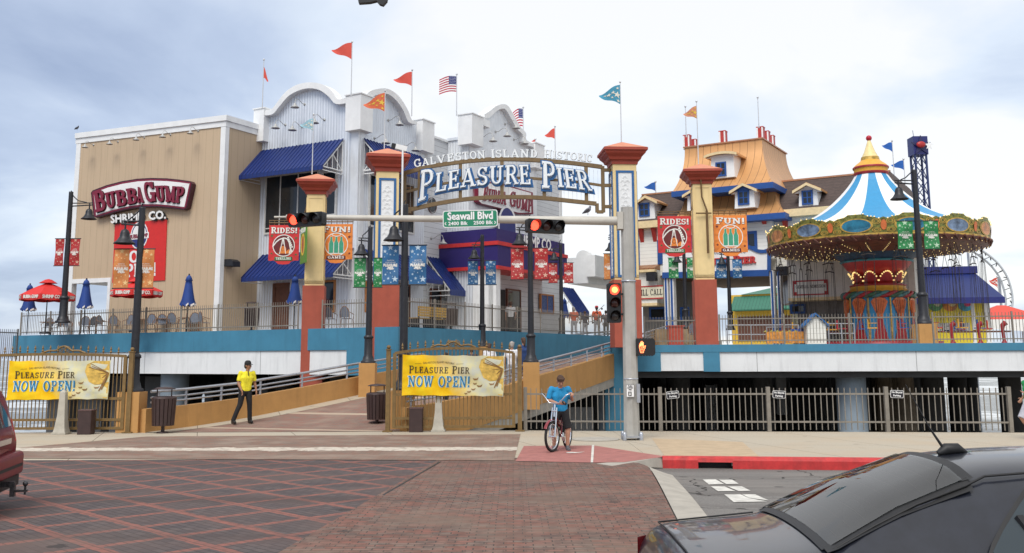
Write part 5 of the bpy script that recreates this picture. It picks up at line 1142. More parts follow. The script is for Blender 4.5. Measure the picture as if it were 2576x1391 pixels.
mb = MB(); slab(mb, 'PLEASURE PIER', archfn(.10), fat=.095, dx=.04, dy=-.035, caps=1.32, gap=.05, dep=.03, back=-.05, drop=.30); mb.build('letter_backing', LBLUE, arch)
mb = MB(); slab(mb, 'PLEASURE PIER', archfn(.15), fat=.026, caps=1.32, gap=.05, dep=.02, back=-.02, drop=.30); mb.build('letter_edge', LWH, arch)
mb = MB(); slab(mb, 'PLEASURE PIER', archfn(.17), fat=-.006, dx=.036, dy=-.022, caps=1.32, gap=.05, dep=.012, back=0, drop=.30); mb.build('letter_shade', LBLUE, arch)
mb = MB(); slab(mb, 'PLEASURE PIER', archfn(.185), fat=-.004, dx=-.012, dy=.006, caps=1.32, gap=.05, dep=.03, back=-.02, drop=.30); mb.build('lettering', LWH, arch)
tt = 'GALVESTON ISLAND HISTORIC'; tw2 = slab_width(tt, 1.08, .1)
blg = [z5(*p) for p in ((235, 668), (430, 632), (680, 596), (880, 580), (1100, 570), (1340, 572), (1560, 580), (1760, 594), (1925, 616))]
tlg = [z5(*p) for p in ((228, 602), (425, 562), (672, 524), (872, 508), (1096, 498), (1342, 498), (1564, 508), (1766, 526), (1930, 548))]
mb = MB(); slab(mb, tt, warp(FA, blg, tlg, tw2, .02), fat=.035, dx=.03, dy=-.02, caps=1.08, gap=.1, dep=.0, back=-.03); mb.build('small_letter_shadow', mat('letter_grey', (.12, .13, .15), .5), arch)
mb = MB(); slab(mb, tt, warp(FA, blg, tlg, tw2, .06), fat=.02, caps=1.08, gap=.1, dep=.03, back=-.02); mb.build('small_lettering', LWH, arch)
# ---------------------------------------------------------------- hanging signs on the short pylons
SR, SO, SG = mat('sign_panel_red', (.62, .030, .028), .45, var=.08, scale=3), mat('sign_panel_orange', (.80, .24, .035), .45, var=.08, scale=3), mat('sign_panel_green', (.09, .26, .03), .45)
SLT = mat('sign_letter', (.82, .80, .74), .5); SDK = mat('sign_dark', (.13, .012, .012), .5); SGN = mat('bottle_green', (.05, .33, .20), .4); SGD = mat('sign_green', (.02, .14, .04), .5); SOR = mat('fire_orange', (.75, .22, .03), .5)
BRK = mat('bracket_brown', (.16, .09, .035), .5, .3)
def blade(py, lab, p0, p1, p2, kind, title, sub, panel, o):
    """shaped sign board; p0 upper left, p1 upper right, p2 lower middle in photo points on a plane o in front of the pylon axis"""
    base = py[0]+V((0, -o, 0)); f = Fr(base, V((1, 0, 0)))
    a, b, c = f.uz(*p0), f.uz(*p1), f.uz(*p2); u0, u1 = a[0], b[0]; zt = (a[1]+b[1])/2; zb = c[1]; wd = u1-u0; hg = zt-zb
    t = thing('hanging_sign', lab, 'sign', f.P((u0+u1)/2, zt+.1)); fn = flat_on(f.P((u0+u1)/2, zt), f.u, V((0, 0, 1)), f.n)
    X, Y_ = wd/2, hg
    ol = [(-X, 0), (-X, -Y_*.9)]+[(-X*.72+X*.14*math.cos(R(q)), -Y_*.93+Y_*.04*math.sin(R(q))-Y_*.0) for q in (140, 60)]+[(-X*.5, -Y_*.93), (-X*.36, -Y_*.985), (0, -Y_), (X*.36, -Y_*.985), (X*.5, -Y_*.93), (X*.7, -Y_*.9), (X, -Y_*.9), (X, 0)]
    mb = MB(); mb.prism([fn(x, y, 0) for x, y in ol], f.n*-.06); mb.build('panel', panel, t)
    rays = mat(panel.name+'_ray', tuple(q*.78 for q in panel.node_tree.nodes['Color Ramp'].color_ramp.elements[1].color[:3]), .45)
    mb = MB(); cy = -Y_*.52; rad = X*.74
    for q in range(0, 360, 24):
        P_ = [(rad*.9*math.cos(R(q+d_)), cy+rad*.9*math.sin(R(q+d_))) for d_ in (0, 10)]
        k = min(X*.97/max(.01, abs(math.cos(R(q+5)))), Y_*.36/max(.01, abs(math.sin(R(q+5)))))/1.0
        flatpoly(mb, P_+[(k*math.cos(R(q+9)), cy+k*math.sin(R(q+9))), (k*math.cos(R(q+1)), cy+k*math.sin(R(q+1)))], fn, .003)
    mb.build('ray_pattern', rays, t)
    tw = slab_width(title, 1.12, .05); s_ = min(wd*.9/tw, Y_*.17)
    mb = MB(); slab(mb, title, lambda x, y, d: fn(-X*.88+x*wd*.88/tw+.015, -Y_*.205+y*Y_*.135-.015, d), fat=.05, caps=1.12, gap=.05, dep=.004); mb.build('title_shadow', SDK, t)
    mb = MB(); slab(mb, title, lambda x, y, d: fn(-X*.88+x*wd*.88/tw, -Y_*.205+y*Y_*.135, d), fat=.03, caps=1.12, gap=.05, dep=.012); mb.build('title', SLT, t)
    mb = MB(); ringpoly(mb, (0, cy), rad, rad, fn, .006); mb.build('disc', SDK if kind == 'ride' else SO if kind == 'game' else SG, t)
    mb = MB(); ringpoly(mb, (0, cy), rad, rad, fn, .010, wd=.035)
    if kind == 'ride':
        for a_, b_ in (((-.1, .62), (-.35, -.75)), ((-.02, .62), (.2, -.75)), ((-.06, .62), (-.06, .1)), ((.5, -.75), (.62, -.2)), ((.75, -.6), (.62, -.2)), ((.6, -.75), (.62, -.2))): linepoly(mb, (a_[0]*rad, cy+a_[1]*rad), (b_[0]*rad, cy+b_[1]*rad), .03, fn, .014)
        L = [(-.98, -.1), (-.7, .3), (-.4, .55), (0, .68), (.3, .6), (.5, .25), (.6, -.2), (.75, -.6)]
        for k_ in range(len(L)-1): linepoly(mb, (L[k_][0]*rad, cy+L[k_][1]*rad), (L[k_+1][0]*rad, cy+L[k_+1][1]*rad), .05, fn, .0145+.0004*k_)
        for k_ in range(6): ringpoly(mb, ((.38+.075*k_)*rad, cy+(.72-.17*k_)*rad), rad*.085, rad*.085, fn, .018+.0004*k_, n=8)
    if kind == 'game':
        ringpoly(mb, (0, cy+rad*.82), rad*.38, rad*.16, fn, .014, wd=.03)
        for s in (-.42, 0, .42): flatpoly(mb, [(s*rad+x_*rad*1.18, cy+(y_*1.06-.02)*rad) for x_, y_ in ((-.17, -.74), (.17, -.74), (.18, .1), (.08, .35), (.08, .64), (-.08, .64), (-.08, .35), (-.18, .1))], fn, .013)
    if kind == 'food':
        flatpoly(mb, [(.45*rad*math.cos(R(q)), cy+.62*rad*math.sin(R(q))) for q in range(0, 360, 30)], fn, .013)
    mb.build('drawing', SLT, t)
    mb = MB()
    if kind == 'ride':
        ringpoly(mb, (-.06*rad, cy-.35*rad), rad*.3, rad*.3, fn, .012, wd=.06)
        for q in range(0, 180, 30): linepoly(mb, (-.06*rad-rad*.3*math.cos(R(q)), cy-.35*rad-rad*.3*math.sin(R(q))), (-.06*rad+rad*.3*math.cos(R(q)), cy-.35*rad+rad*.3*math.sin(R(q))), .022, fn, .0122+.0001*q/30)
        flatpoly(mb, [(-.6*rad, cy-.72*rad), (.55*rad, cy-.72*rad), (.8*rad, cy-.45*rad), (.45*rad, cy-.35*rad), (.2*rad, cy-.55*rad), (-.3*rad, cy-.6*rad)], fn, .0115)
    if kind == 'game':
        for s in (-.42, 0, .42): flatpoly(mb, [(s*rad+x_*rad, cy+y_*rad) for x_, y_ in ((-.17, -.72), (.17, -.72), (.18, .1), (.08, .35), (.08, .64), (-.08, .64), (-.08, .35), (-.18, .1))], fn, .016)
    if kind == 'food': flatpoly(mb, [(.3*rad*math.cos(R(q)), cy+.5*rad*math.sin(R(q))) for q in range(0, 360, 30)], fn, .016)
    mb.build('picture', SOR if kind != 'game' else SGN, t)
    mb = MB()
    for x_, y_, r_ in ((-.8, -.27, .12), (.8, -.33, .11), (.82, -.75, .10), (-.8, -.72, .09)): starpoly(mb, (x_*X, y_*Y_), r_*X, fn, .006)
    mb.build('star', SDK if kind == 'game' else SGD, t)
    mb = MB(); flatpoly(mb, [(-X*.6, -Y_*.90), (X*.6, -Y_*.90), (X*.58, -Y_*.805), (-X*.58, -Y_*.805)], fn, .019); mb.build('ribbon', SGD if kind == 'ride' else SDK, t)
    if sub:
        tw2 = slab_width(sub, 1, .12); mb = MB(); slab(mb, sub, lambda x, y, d: fn(-X*.5+x*X/tw2, -Y_*.88+y*Y_*.06, d), fat=.03, gap=.12, dep=.023); mb.build('subtitle', SLT, t)
    mb = MB(); mb.tube([fn(-X*1.03, .10, -.03), fn(X*1.03, .10, -.03)], .025, 6); mb.tube([fn(-X*1.03, .20, -.03), fn(X*1.03, .20, -.03)], .018, 6)
    for q in range(7): mb.tube([fn(-X+2*X*q/6, .0, -.03), fn(-X+2*X*q/6, .2, -.03)], .014, 5)
    d_ = (py[0].x-t.location.x); s = 1 if d_ > 0 else -1; mb.tube([fn(X*.2*s, .2, -.03)]+[fn(s*X+ (abs(d_)-X-.3)*s*q, .2+1.25*q**2.2, -.03) for q in (0, .3, .6, .85, 1.)], .03, 6)
    mb.build('bracket', BRK, t)
blade(pyC, 'red RIDES! sign with ride picture hanging on the short left pylon', z4(328, 232), z4(562, 240), z4(440, 543), 'ride', 'RIDES!', 'THRILLING', SR, .05)
blade(pyC, 'orange FUN! sign with green bottles hanging on the short left pylon', z4(728, 228), z4(978, 228), z4(850, 533), 'game', 'FUN!', 'GAMES', SO, .05)
blade(pyD, 'red RIDES! sign with ride picture hanging on the short right pylon', z7(487, 880), z7(772, 876), z7(640, 1226), 'ride', 'RIDES!', 'THRILLING', SR, .05)
blade(pyD, 'orange FUN! sign with green bottles hanging on the short right pylon', z7(965, 874), z7(1250, 868), z7(1120, 1222), 'game', 'FUN!', 'GAMES', SO, .05)
# green FOOD! board seen almost edge on, fixed to the front of the left short pylon
fb_p = pyC[0]+V((-.52, -.4, 0)); fdir = V((.42, -.9, 0)).normalized(); ff = Fr(fb_p, fdir); a, b = ff.uz(*z4(566, 250)), ff.uz(*z4(640, 515))
t = thing('hanging_sign', 'narrow green FOOD! sign seen almost edge on, on the front of the short left pylon', 'sign', ff.P(.5, a[1]))
mb = MB(); mb.fbox(ff, 0.0, .95, b[1], a[1], -.03, .03); mb.build('panel', SG, t)
fn = flat_on(ff.P(.475, a[1], .03), ff.u, V((0, 0, 1)), ff.n)
mb = MB(); slab(mb, 'FOOD', lambda x, y, d: fn(-.42+x/slab_width('FOOD', 1, .05)*.84, -.34+y*.2, d), fat=.03, gap=.05, dep=.008); mb.build('title', SLT, t)
mb = MB(); flatpoly(mb, [(.36*math.cos(R(q)), -.82+.46*math.sin(R(q))) for q in range(0, 360, 24)], fn, .006); mb.build('picture', mat('corn_yellow', (.75, .52, .06), .5), t)
mb = MB(); flatpoly(mb, [(.18*math.cos(R(q)), -.82+.36*math.sin(R(q))) for q in range(0, 360, 24)], fn, .01); mb.build('drawing', mat('dog_red', (.45, .1, .03), .5), t)
mb = MB(); mb.tube([ff.P(-.1, a[1]+.1), ff.P(1.3, a[1]+.1)], .03, 6); mb.build('bracket', BRK, t)
mb = MB(); fr2 = pyD[0]+V((.1, -.5, 0)); za_, zb_2 = ony(*z7(880, 830), 40).z, ony(*z7(905, 1195), 40).z
mb.tube([fr2+V((0, -.06, za_)), fr2+V((0, -.06, zb_2))], .05, 6); mb.tube([fr2+V((-.45, -.03, za_-.1)), fr2+V((.2, -.03, za_-.1))], .03, 6); mb.tube([fr2+V((-.2, -.0, za_+1.6)), fr2+V((-.18, -.02, za_+.6)), fr2+V((0, -.1, za_))], .035, 6)
tag(mb.build('sign_bracket', BRK, None, fr2+V((0, 0, zb_2))), 'empty bronze sign bracket on the front of the short right pylon', 'bracket')
# ---------------------------------------------------------------- street lamps with banners
PED = ORANGE
lampP = {}
BAN = {'red': mat('banner_red', (.40, .022, .022), .5, var=.25, scale=3), 'orange': mat('banner_orange', (.55, .20, .05), .5, var=.3, scale=3), 'green': mat('banner_green', (.016, .20, .055), .5, var=.35, scale=3), 'blue': mat('banner_blue', (.024, .125, .29), .5, var=.3, scale=3)}
STARM = {'red': mat('star_red', (.68, .40, .30), .6), 'orange': mat('star_orange', (.70, .46, .20), .6), 'green': mat('star_green', (.42, .60, .42), .6), 'blue': mat('star_blue', (.46, .58, .68), .6)}
def street_lamp(lab, x, ybase, Y, ytop, side, ylamp, colr=None, banner=None, where='', pedestal=None, lean=0., xl=None):
    """lamp post at photo column x; side -1 lamp hangs to the left; banner = (upper y, lower y, left x pair, right x pair)"""
    p = ony(x, ybase, Y); zt = ony(x, ytop, Y).z; H_ = zt-p.z; s = H_/5.1
    t = thing('street_lamp', lab, 'street lamp', p, 0, 'dark street lamps with bell shades')
    mb = MB(); k = s
    mb.lathe([(.28*k, 0), (.28*k, .07*k), (.22*k, .10*k), (.19*k, .22*k), (.16*k, .28*k), (.15*k, .9*k)], 12, p); mb.lathe([(.15*k, .9*k), (.18*k, .92*k), (.18*k, .98*k), (.12*k, 1.04*k)], 12, p); mb.build('base', DARK, t)
    mb = MB(); mb.lathe([(.115*k, 1.0*k), (.085*k, H_), (.085*k, H_+.04*k), (0, H_+.04*k)], 10, p); mb.build('pole', DARK, t)
    zl = ony(x, ylamp, Y).z-p.z                     # lower rim of the shade
    ro = (abs(xl-x)/FOC*Y) if xl else .62*k
    za = zl+.52*k; sx = side
    mb = MB(); mb.tube([p+V((0, 0, za)), p+V((sx*(ro+.12*k), 0, za+.05*k))], .026*k, 6); mb.tube([p+V((0, 0, za+.12*k)), p+V((sx*(ro+.12*k), 0, za+.13*k))], .022*k, 6)
    mb.tube([p+V((0, 0, za+.62*k)), p+V((sx*.1*k, 0, za+.40*k)), p+V((sx*.3*k, 0, za+.22*k)), p+V((sx*ro*.85, 0, za+.15*k))], .02*k, 6); mb.tube([p+V((sx*ro, 0, za+.1*k)), p+V((sx*ro, 0, zl+.38*k))], .028*k, 6); mb.build('arm', DARK, t)
    mb = MB(); c = p+V((sx*ro, 0, zl)); mb.lathe([(.04*k, .42*k), (.10*k, .38*k), (.13*k, .30*k), (.14*k, .2*k), (.20*k, .10*k), (.29*k, .02*k), (.30*k, 0), (.27*k, .02*k), (.12*k, .16*k), (0, .2*k)], 16, c); mb.build('lamp_shade', DARK, t)
    if pedestal is not None:
        zp = pedestal; h = .30*k; mb = MB(); mb.box(p.x-h, p.x+h, p.y-h, p.y+h, zp, p.z-.004); mb.build('pedestal', PED, t)
    if banner:
        y0, y1, xa, xb = banner; zt_, zb_ = ony(x, y0, Y).z, ony(x, y1, Y).z
        mb = MB()
        for zz in (zt_, zb_):
            mb.tube([ony(xa[0]-3, y0, Y)*V((1, 0, 0)).x if False else V((ony(xa[0]-2, y0, Y).x, p.y, zz)), V((ony(xb[1]+2, y0, Y).x, p.y, zz))], .016*k, 6)
        mb.build('banner_rod', DARK, t)
        for sd_, (xx0, xx1) in ((0, xa), (1, xb)):
            u0, u1 = ony(xx0, y0, Y).x, ony(xx1, y0, Y).x; wd = u1-u0; hg = zt_-zb_; ph = random.uniform(0, 6)
            def fn(a, b, d, u0=u0, wd=wd, hg=hg, ph=ph, zt_=zt_): return V((u0+a*wd, p.y-.0-(.04*k*math.sin(ph+b*5+a*2.2)*math.sin(math.pi*b)+d), zt_-b*hg))
            bt = thing('banner', ('left ' if sd_ == 0 else 'right ')+colr+' star banner reading PLEASURE PIER on '+where, 'banner', V((u0+wd/2, p.y, zt_)), 0, 'star banners on the street lamps')
            mb = MB(); n = 14; vs = [fn(i/5, j/n, d) for d in (.0, -.012) for j in range(n+1) for i in range(6)]
            q = [(j*6+i, j*6+i+1, (j+1)*6+i+1, (j+1)*6+i) for j in range(n) for i in range(5)]; o_ = 6*(n+1)
            mb.add(vs, q+[tuple(r_+o_ for r_ in f_[::-1]) for f_ in q], 0, True); mb.build('cloth', BAN[colr], bt)
            mb = MB(); ar = wd/hg
            for cx, cy, r_ in ((.5, .06, .20), (.16, .16, .13), (.82, .15, .12), (.5, .24, .07), (.3, .22, .05), (.72, .25, .05), (.14, .3, .05), (.2, .74, .08), (.5, .70, .05), (.76, .66, .06), (.38, .84, .10), (.8, .86, .21), (.12, .9, .07), (.55, .94, .06), (.64, .79, .04), (.3, .68, .03)):
                pp = star((0, 0), r_); mb.add([fn(cx+a, cy-b*ar, .004) for a, b in pp]+[fn(cx, cy, .004)], [(i, (i+1) % 10, 10) for i in range(10)])
            mb.build('star', STARM[colr], bt)
            mb = MB()
            for txt, (a0, a1), (b0, b1), bo in (('GALVESTON', (.28, .72), (.40, .37), .0), ('ISLAND HISTORIC', (.18, .82), (.45, .42), .0), ('PLEASURE', (.08, .92), (.535, .475), .012), ('-PIER-', (.28, .72), (.61, .55), .012)):
                sans(mb, txt, lambda a, b, d: fn(a, b, d), a1-a0, (b1-b0), a0, b0, d=.006, bold=bo)
            mb.build('lettering', SLT, bt)
    return t
def bx_(zf, l0, l1, r0, r1): return (zf(l0, 0)[0], zf(l1, 0)[0]), (zf(r0, 0)[0], zf(r1, 0)[0])
a, b = bx_(z1, 435, 503, 552, 626); street_lamp('dark lamp post on the deck at the far left, lamp hanging right', 158, 812, 44.4, 485, 1, z1(0, 950)[1], 'red', (z1(0, 1100)[1], z1(0, 1312)[1], a, b), 'the far left lamp post', xl=207)
a, b = bx_(z1, 895, 1012, 1085, 1205); street_lamp('dark lamp post on an ochre pedestal right of the left gate', 334, 985, 27.5, 525, -1, z1(0, 1140)[1], 'orange', (z1(0, 1180)[1], z2(0, 242)[1], a, b), 'the lamp post beside the left gate', pedestal=0., xl=293)
a, b = bx_(z4, 990, 1080, 1142, 1208); street_lamp('dark lamp post on the ramp wall between the red pylons', 926, 913, 34.6, 574, -1, z4(0, 468)[1], 'green', (z4(0, 492)[1], z4(0, 722)[1], a, b), 'the lamp post between the red pylons', pedestal=.6, xl=904)
a, b = bx_(z4, 1210, 1335, 1420, 1552); street_lamp('dark lamp post behind the right gate banner, left of the street name sign', 1014, 981, 28.2, 517, -1, z4(0, 357)[1], 'blue', (z4(0, 392)[1], z4(0, 700)[1], a, b), 'the lamp post behind the right gate', pedestal=0., xl=986)
a, b = bx_(z6, 1000, 1122, 1225, 1352); street_lamp('dark lamp post under the right traffic signal on the near ramp wall', 1336, 911, 32.9, 566, -1, z6(0, 165)[1], 'red', (z6(0, 198)[1], z6(0, 498)[1], a, b), 'the lamp post under the right signal', pedestal=.3, xl=1309)
a, b = bx_(z6, 592, 688, 760, 858); street_lamp('dark lamp post in front of the purple entrance canopy', 1213, 872, 42.8, 593, -1, z6(0, 298)[1], 'blue', (z6(0, 318)[1], z6(0, 548)[1], a, b), 'the lamp post before the purple canopy', pedestal=1.3, xl=1193)
a, b = bx_(z6, 1358, 1442, 1505, 1592); street_lamp('dark lamp post at the far ramp wall right of the restaurant', 1413, 846, 51.4, 615, -1, z6(0, 312)[1], 'red', (z6(0, 338)[1], z6(0, 530)[1], a, b), 'the lamp post right of the restaurant', pedestal=1.9, xl=1396)
a, b = bx_(z8, 1168, 1290, 1375, 1490); street_lamp('dark lamp post on an ochre pedestal before the swing ride', 2325, 815, 40.9, 430, -1, z8(0, 668)[1], 'green', (z8(0, 835)[1], z8(0, 1055)[1], a, b), 'the lamp post before the swing ride', pedestal=HR, xl=2283)
a, b = bx_(z9, 580, 665, 738, 822); street_lamp('dark lamp post behind the RIDES! sign near the right tall pylon', 1726, 825, 50, 590, -1, 660, 'green', (z9(0, 122)[1], z9(0, 298)[1], a, b), 'the lamp post behind the RIDES! sign', xl=1708)
a, b = bx_(z9, 988, 1075, 1128, 1208); street_lamp('dark lamp post behind the FUN! sign before the hall passage', 1838, 830, 54, 600, -1, 665, 'blue', (z9(0, 135)[1], z9(0, 298)[1], a, b), 'the lamp post behind the FUN! sign', xl=1822)
a, b = bx_(z6, 1885, 1978, 2030, 2120); street_lamp('dark lamp post hidden behind the concrete traffic pole', 1552, 850, 47, 585, -1, z6(0, 222)[1], 'orange', (z6(0, 250)[1], z6(0, 498)[1], a, b), 'the lamp post behind the traffic pole', xl=1541)
# ---------------------------------------------------------------- traffic signal pole
CP = mat('pole_concrete', (.40, .39, .36), .8, var=.16, scale=1.6, bump=.2, dirt=.7); ARMM = mat('mast_arm', (.50, .475, .42), .6, .1, var=.12, scale=2)
Pp = onz(1590, 1106, 0)
Yp = Pp.y
def yp(x, y): return ony(x, y, Yp)
tp = thing('traffic_pole', 'grey concrete traffic signal pole with long mast arm over the street', 'traffic pole', Pp)
ptop = yp(1565, 522); pz = ptop.z; mb = MB(); mb.lathe([(.20, .10), (.185, 1.0), (.16, pz), (.02, pz+.01)], 8, (Pp.x, Pp.y, 0), sm=False); mb.build('pole', CP, tp)
mb = MB(); mb.box(Pp.x-.24, Pp.x+.24, Pp.y-.24, Pp.y+.24, .06, .10)
for sx in (-1, 1):
    for sy in (-1, 1): mb.lathe([(.05, 0), (.05, .15), (.03, .2), (0, .2)], 8, (Pp.x+sx*.2, Pp.y+sy*.2, 0))
mb.build('base_plate', RAIL, tp)
mb = MB(); aE = yp(720, 546); aS = yp(1560, 556); mb.tube([V((Pp.x-.1, Pp.y, aS.z)), V((aE.x, Pp.y, aE.z))], [.115, .062], 10); mb.tube([V((aE.x, Pp.y, aE.z)), V((yp(690, 546).x, Pp.y, aE.z))], .028, 8)
mb.build('mast_arm', ARMM, tp)
mb = MB(); mb.box(Pp.x-.26, Pp.x-.12, Pp.y-.15, Pp.y+.15, aS.z-.22, aS.z+.22); mb.build('arm_flange', ARMM, tp)
mb = MB()
for z_ in (aS.z-1.55, 1.45): mb.lathe([(.178, z_), (.19, z_+.01), (.19, z_+.03), (.178, z_+.04)], 12, (Pp.x, Pp.y, 0))
mb.build('band', RAIL, tp)
SIGB = mat('signal_black', (.010, .010, .011), .45, var=.2); REDLIT = mat('red_light', (1.0, .06, .03), .3, emit=2.2); REDHOT = mat('red_light_core', (1.0, .30, .08), .3, emit=2.4)
LENS = mat('dark_lens', (.030, .026, .025), .25, var=.3); LENSR = mat('unlit_lens', (.05, .015, .012), .25)
def signal(lab, cx, cy, horizontal, wd, lit, ry=0, hot=False, Y=None):
    """signal head centred on photo point, wd = metres along its length"""
    c = ony(cx, cy, Y or Yp-.28); t = thing('traffic_signal', lab, 'traffic signal', c, R(ry), 'traffic signal heads'); L = wd/2; h = L/3*1.02
    M = Matrix.Translation(c) @ Matrix.Rotation(R(ry), 4, 'Z')
    if horizontal: M = M @ Matrix.Rotation(R(90), 4, 'Y')     # local z -> along x
    M2 = M
    mb = MB(); mb.M = M; mb.prism([(x*h, -.06, z*L) for x, z in ((-1, -.94), (-.8, -1), (.8, -1), (1, -.94), (1, .94), (.8, 1), (-.8, 1), (-1, .94))], (0, .2, 0)); mb.build('housing', SIGB, t)
    order = (-1, 0, 1) if horizontal else (1, 0, -1)
    for k, pz_ in enumerate(order):
        z_ = pz_*L*.655; r_ = h*.74
        mb = MB(); mb.M = M @ Matrix.Translation((0, -.06, z_)); mb.lathe([(r_, .0), (r_*.9, .03), (r_*.6, .055), (0, .065)], 20, ax=(0, -1, 0)); ln = mb.build('lens', (REDLIT if k == 0 and lit else LENSR if k == 1 else LENS), t)
        if k == 0 and hot: mb = MB(); mb.M = M @ Matrix.Translation((0, -.12, z_)); mb.lathe([(r_*.6, .0), (0, .01)], 16, ax=(0, -1, 0)); mb.build('lens_core', REDHOT, ln)
        mb = MB(); vs = []; n = 14
        up = (0 if not horizontal else 90)
        for i in range(n+1):
            q = R(-35+250*i/n) - R(up*1.0)+ (0 if not horizontal else R(180)); d_ = .05+.16*max(.12, math.sin(math.pi*i/n))
            x_, zz = r_*1.06*math.cos(q), r_*1.06*math.sin(q); vs += [(x_, -.06, z_+zz), (x_, -.06-d_, z_+zz)]
        mb.M = M; mb.add(vs, [(2*i, 2*i+1, 2*i+3, 2*i+2) for i in range(n)], 0, True); mb.build('visor', SIGB, t)
    return t, c
signal('horizontal signal head at the far left end of the mast arm, red lit', 771, 552, True, 1.0, True, -22)
signal('horizontal signal head right of the street name sign, red lit', 1372, 569, True, 1.0, True, 22)
sgv, cv = signal('vertical signal head on the traffic pole, red lit', 1545, 762, False, .98, True, 4, True, Yp-.15)
mb = MB(); mb.box(cv.x+.1, Pp.x, Yp-.05, Yp, cv.z+.2, cv.z+.25); mb.box(cv.x+.1, Pp.x, Yp-.05, Yp, cv.z-.3, cv.z-.25); mb.build('bracket', SIGB, tp)
# street name sign
GRN = mat('sign_face_green', (.012, .22, .11), .35, var=.05)
st = thing('street_name_sign', 'green Seawall Blvd street name sign on the mast arm', 'street sign', yp(1184, 549)); Fs = Fr(V((0, Yp-.16, 0)), V((1, -.012, 0)))
a, b = Fs.uz(1114, 529), Fs.uz(1252, 571); c = Fs.P((a[0]+b[0])/2, (a[1]+b[1])/2); wd, hg = (b[0]-a[0])/2, (a[1]-b[1])/2; tilt = R(1.2)
uu = Fs.u*math.cos(tilt)+V((0, 0, math.sin(tilt))); vv_ = V((0, 0, math.cos(tilt)))-Fs.u*math.sin(tilt); fn = flat_on(c, uu, vv_, Fs.n)
mb = MB(); mb.prism([fn(x, y, 0) for x, y in rr_(wd, hg, .06)], V((0, .02, 0))); mb.build('panel', WHITE, st)
mb = MB(); flatpoly(mb, rr_(wd-.022, hg-.022, .045), fn, .004); mb.build('face', GRN, st)
mb = MB(); sans(mb, 'Seawall Blvd', fn, wd*1.64, hg*.88, -wd*.82, -.02, d=.008, bold=.008)
sans(mb, '2400 Blk', fn, wd*.70, hg*.40, -wd*.80, -hg*.72, d=.008, bold=.004); sans(mb, '2500 Blk', fn, wd*.70, hg*.40, wd*.12, -hg*.70, d=.008, bold=.004)
for s in (-1, 1):
    for q in (-1, 1): linepoly(mb, (s*wd*.93, -hg*.52), (s*wd*.875, -hg*.52+q*hg*.16), .018, fn, .008+.0003*q)
mb.build('lettering', WHITE, st)
mb = MB(); 
for x_ in (-.5, .5): mb.box(c.x+x_-.02, c.x+x_+.02, Yp-.15, Yp+.1, c.z-.05, c.z+.1)
mb.build('bracket', RAIL, st)
# pedestrian signal
cps = ony(1623, 873, Yp-.12); pd = thing('pedestrian_signal', 'black pedestrian signal showing a lit orange raised hand', 'pedestrian signal', cps)
mb = MB(); wq, hq = .235, .205; mb.prism([(cps.x+x, cps.y-.1, cps.z+y) for x, y in rr_(wq, hq, .05)], (0, .24, 0)); mb.box(cps.x-.25, cps.x-.1, cps.y, cps.y+.14, cps.z-.08, cps.z+.06)
for i in range(6): mb.box(cps.x-.2+.07*i, cps.x-.17+.07*i, cps.y-.1, cps.y+.1, cps.z+hq+.001, cps.z+hq+.012); mb.box(cps.x-.2+.07*i, cps.x-.17+.07*i, cps.y-.1, cps.y+.1, cps.z-hq-.014, cps.z-hq-.001)
mb.build('housing', SIGB, pd)
mb = MB(); fn = flat_on(cps+V((-.095, -.1, 0)), (1, 0, 0), (0, 0, 1), (0, -1, 0)); k = .0125; n_ = [0]
def hl(a, b, w_=.012): n_[0] += 1; linepoly(mb, (a[0]*k, a[1]*k), (b[0]*k, b[1]*k), w_, fn, .006+.0002*n_[0])
palm = [(-3, -11), (-4, -4), (-5, -1), (-4.6, 6), (-3.4, 6), (-3, 1), (-2.6, 9.5), (-1.2, 9.5), (-1, 1.5), (-.4, 11), (1, 11), (1.2, 1.5), (2, 9), (3.2, 9), (3, 0), (3.2, -2.5), (6, 2.5), (7.4, 1.8), (5, -4), (3, -8), (3, -11), (-3, -11)]
for a, b in zip(palm[:-1], palm[1:]): hl(a, b)
for a, b in (((-3, -2), (2.4, -2.4)), ((-3, -5), (3, -5)), ((-2, -8), (2, -8)), ((-2, 0), (2, 0)), ((-4, 4), (-4, 0)), ((-1.9, 7), (-1.9, 2)), ((.3, 8), (.3, 3)), ((2.6, 6), (2.5, 1))): hl(a, b, .011)
mb.build('hand_symbol', mat('hand_orange', (1.0, .20, .07), .4, emit=2.6), pd)
# push button sign on pole
pbs = onz(1587, 1106, 0); c = ony(1585.5, 983, Yp-.215); t = thing('crossing_sign', 'small white push button for walk sign on the traffic pole', 'sign', c); fn = flat_on(c, (1, 0, 0), (0, 0, 1), (0, -1, 0))
mb = MB(); mb.prism([fn(x, y, 0) for x, y in rr_(.10, .155, .02)], (0, .01, 0)); mb.build('panel', WHITE, t)
mb = MB(); P_ = rr_(.095, .15, .018); 
for i in range(len(P_)): linepoly(mb, P_[i], P_[(i+1) % len(P_)], .008, fn, .004+.0001*i)
for txt, y, w_ in (('PUSH', .10, .10), ('BUTTON', .055, .13), ('FOR', .012, .07)): sans(mb, txt, fn, w_, .03, -w_/2, y, d=.005, bold=.002)
flatpoly(mb, [(-.05, -.125), (.03, -.125), (.03, -.02), (-.05, -.02)], fn, .005)
mb.build('lettering', INK, t)
mb = MB(); ringpoly(mb, (-.01, -.045), .012, .012, fn, .008); flatpoly(mb, [(-.025, -.06), (.005, -.06), (.01, -.115), (-.005, -.095), (-.03, -.115)], fn, .008); mb.build('symbol', WHITE, t)
mb = MB(); mb.box(Pp.x+.12, Pp.x+.2, Pp.y-.2, Pp.y-.06, .9, 1.35); tag(mb.build('button_box', RAIL, None, (Pp.x+.16, Pp.y-.13, 1.1)), 'narrow grey box on the right side of the traffic pole', 'box')
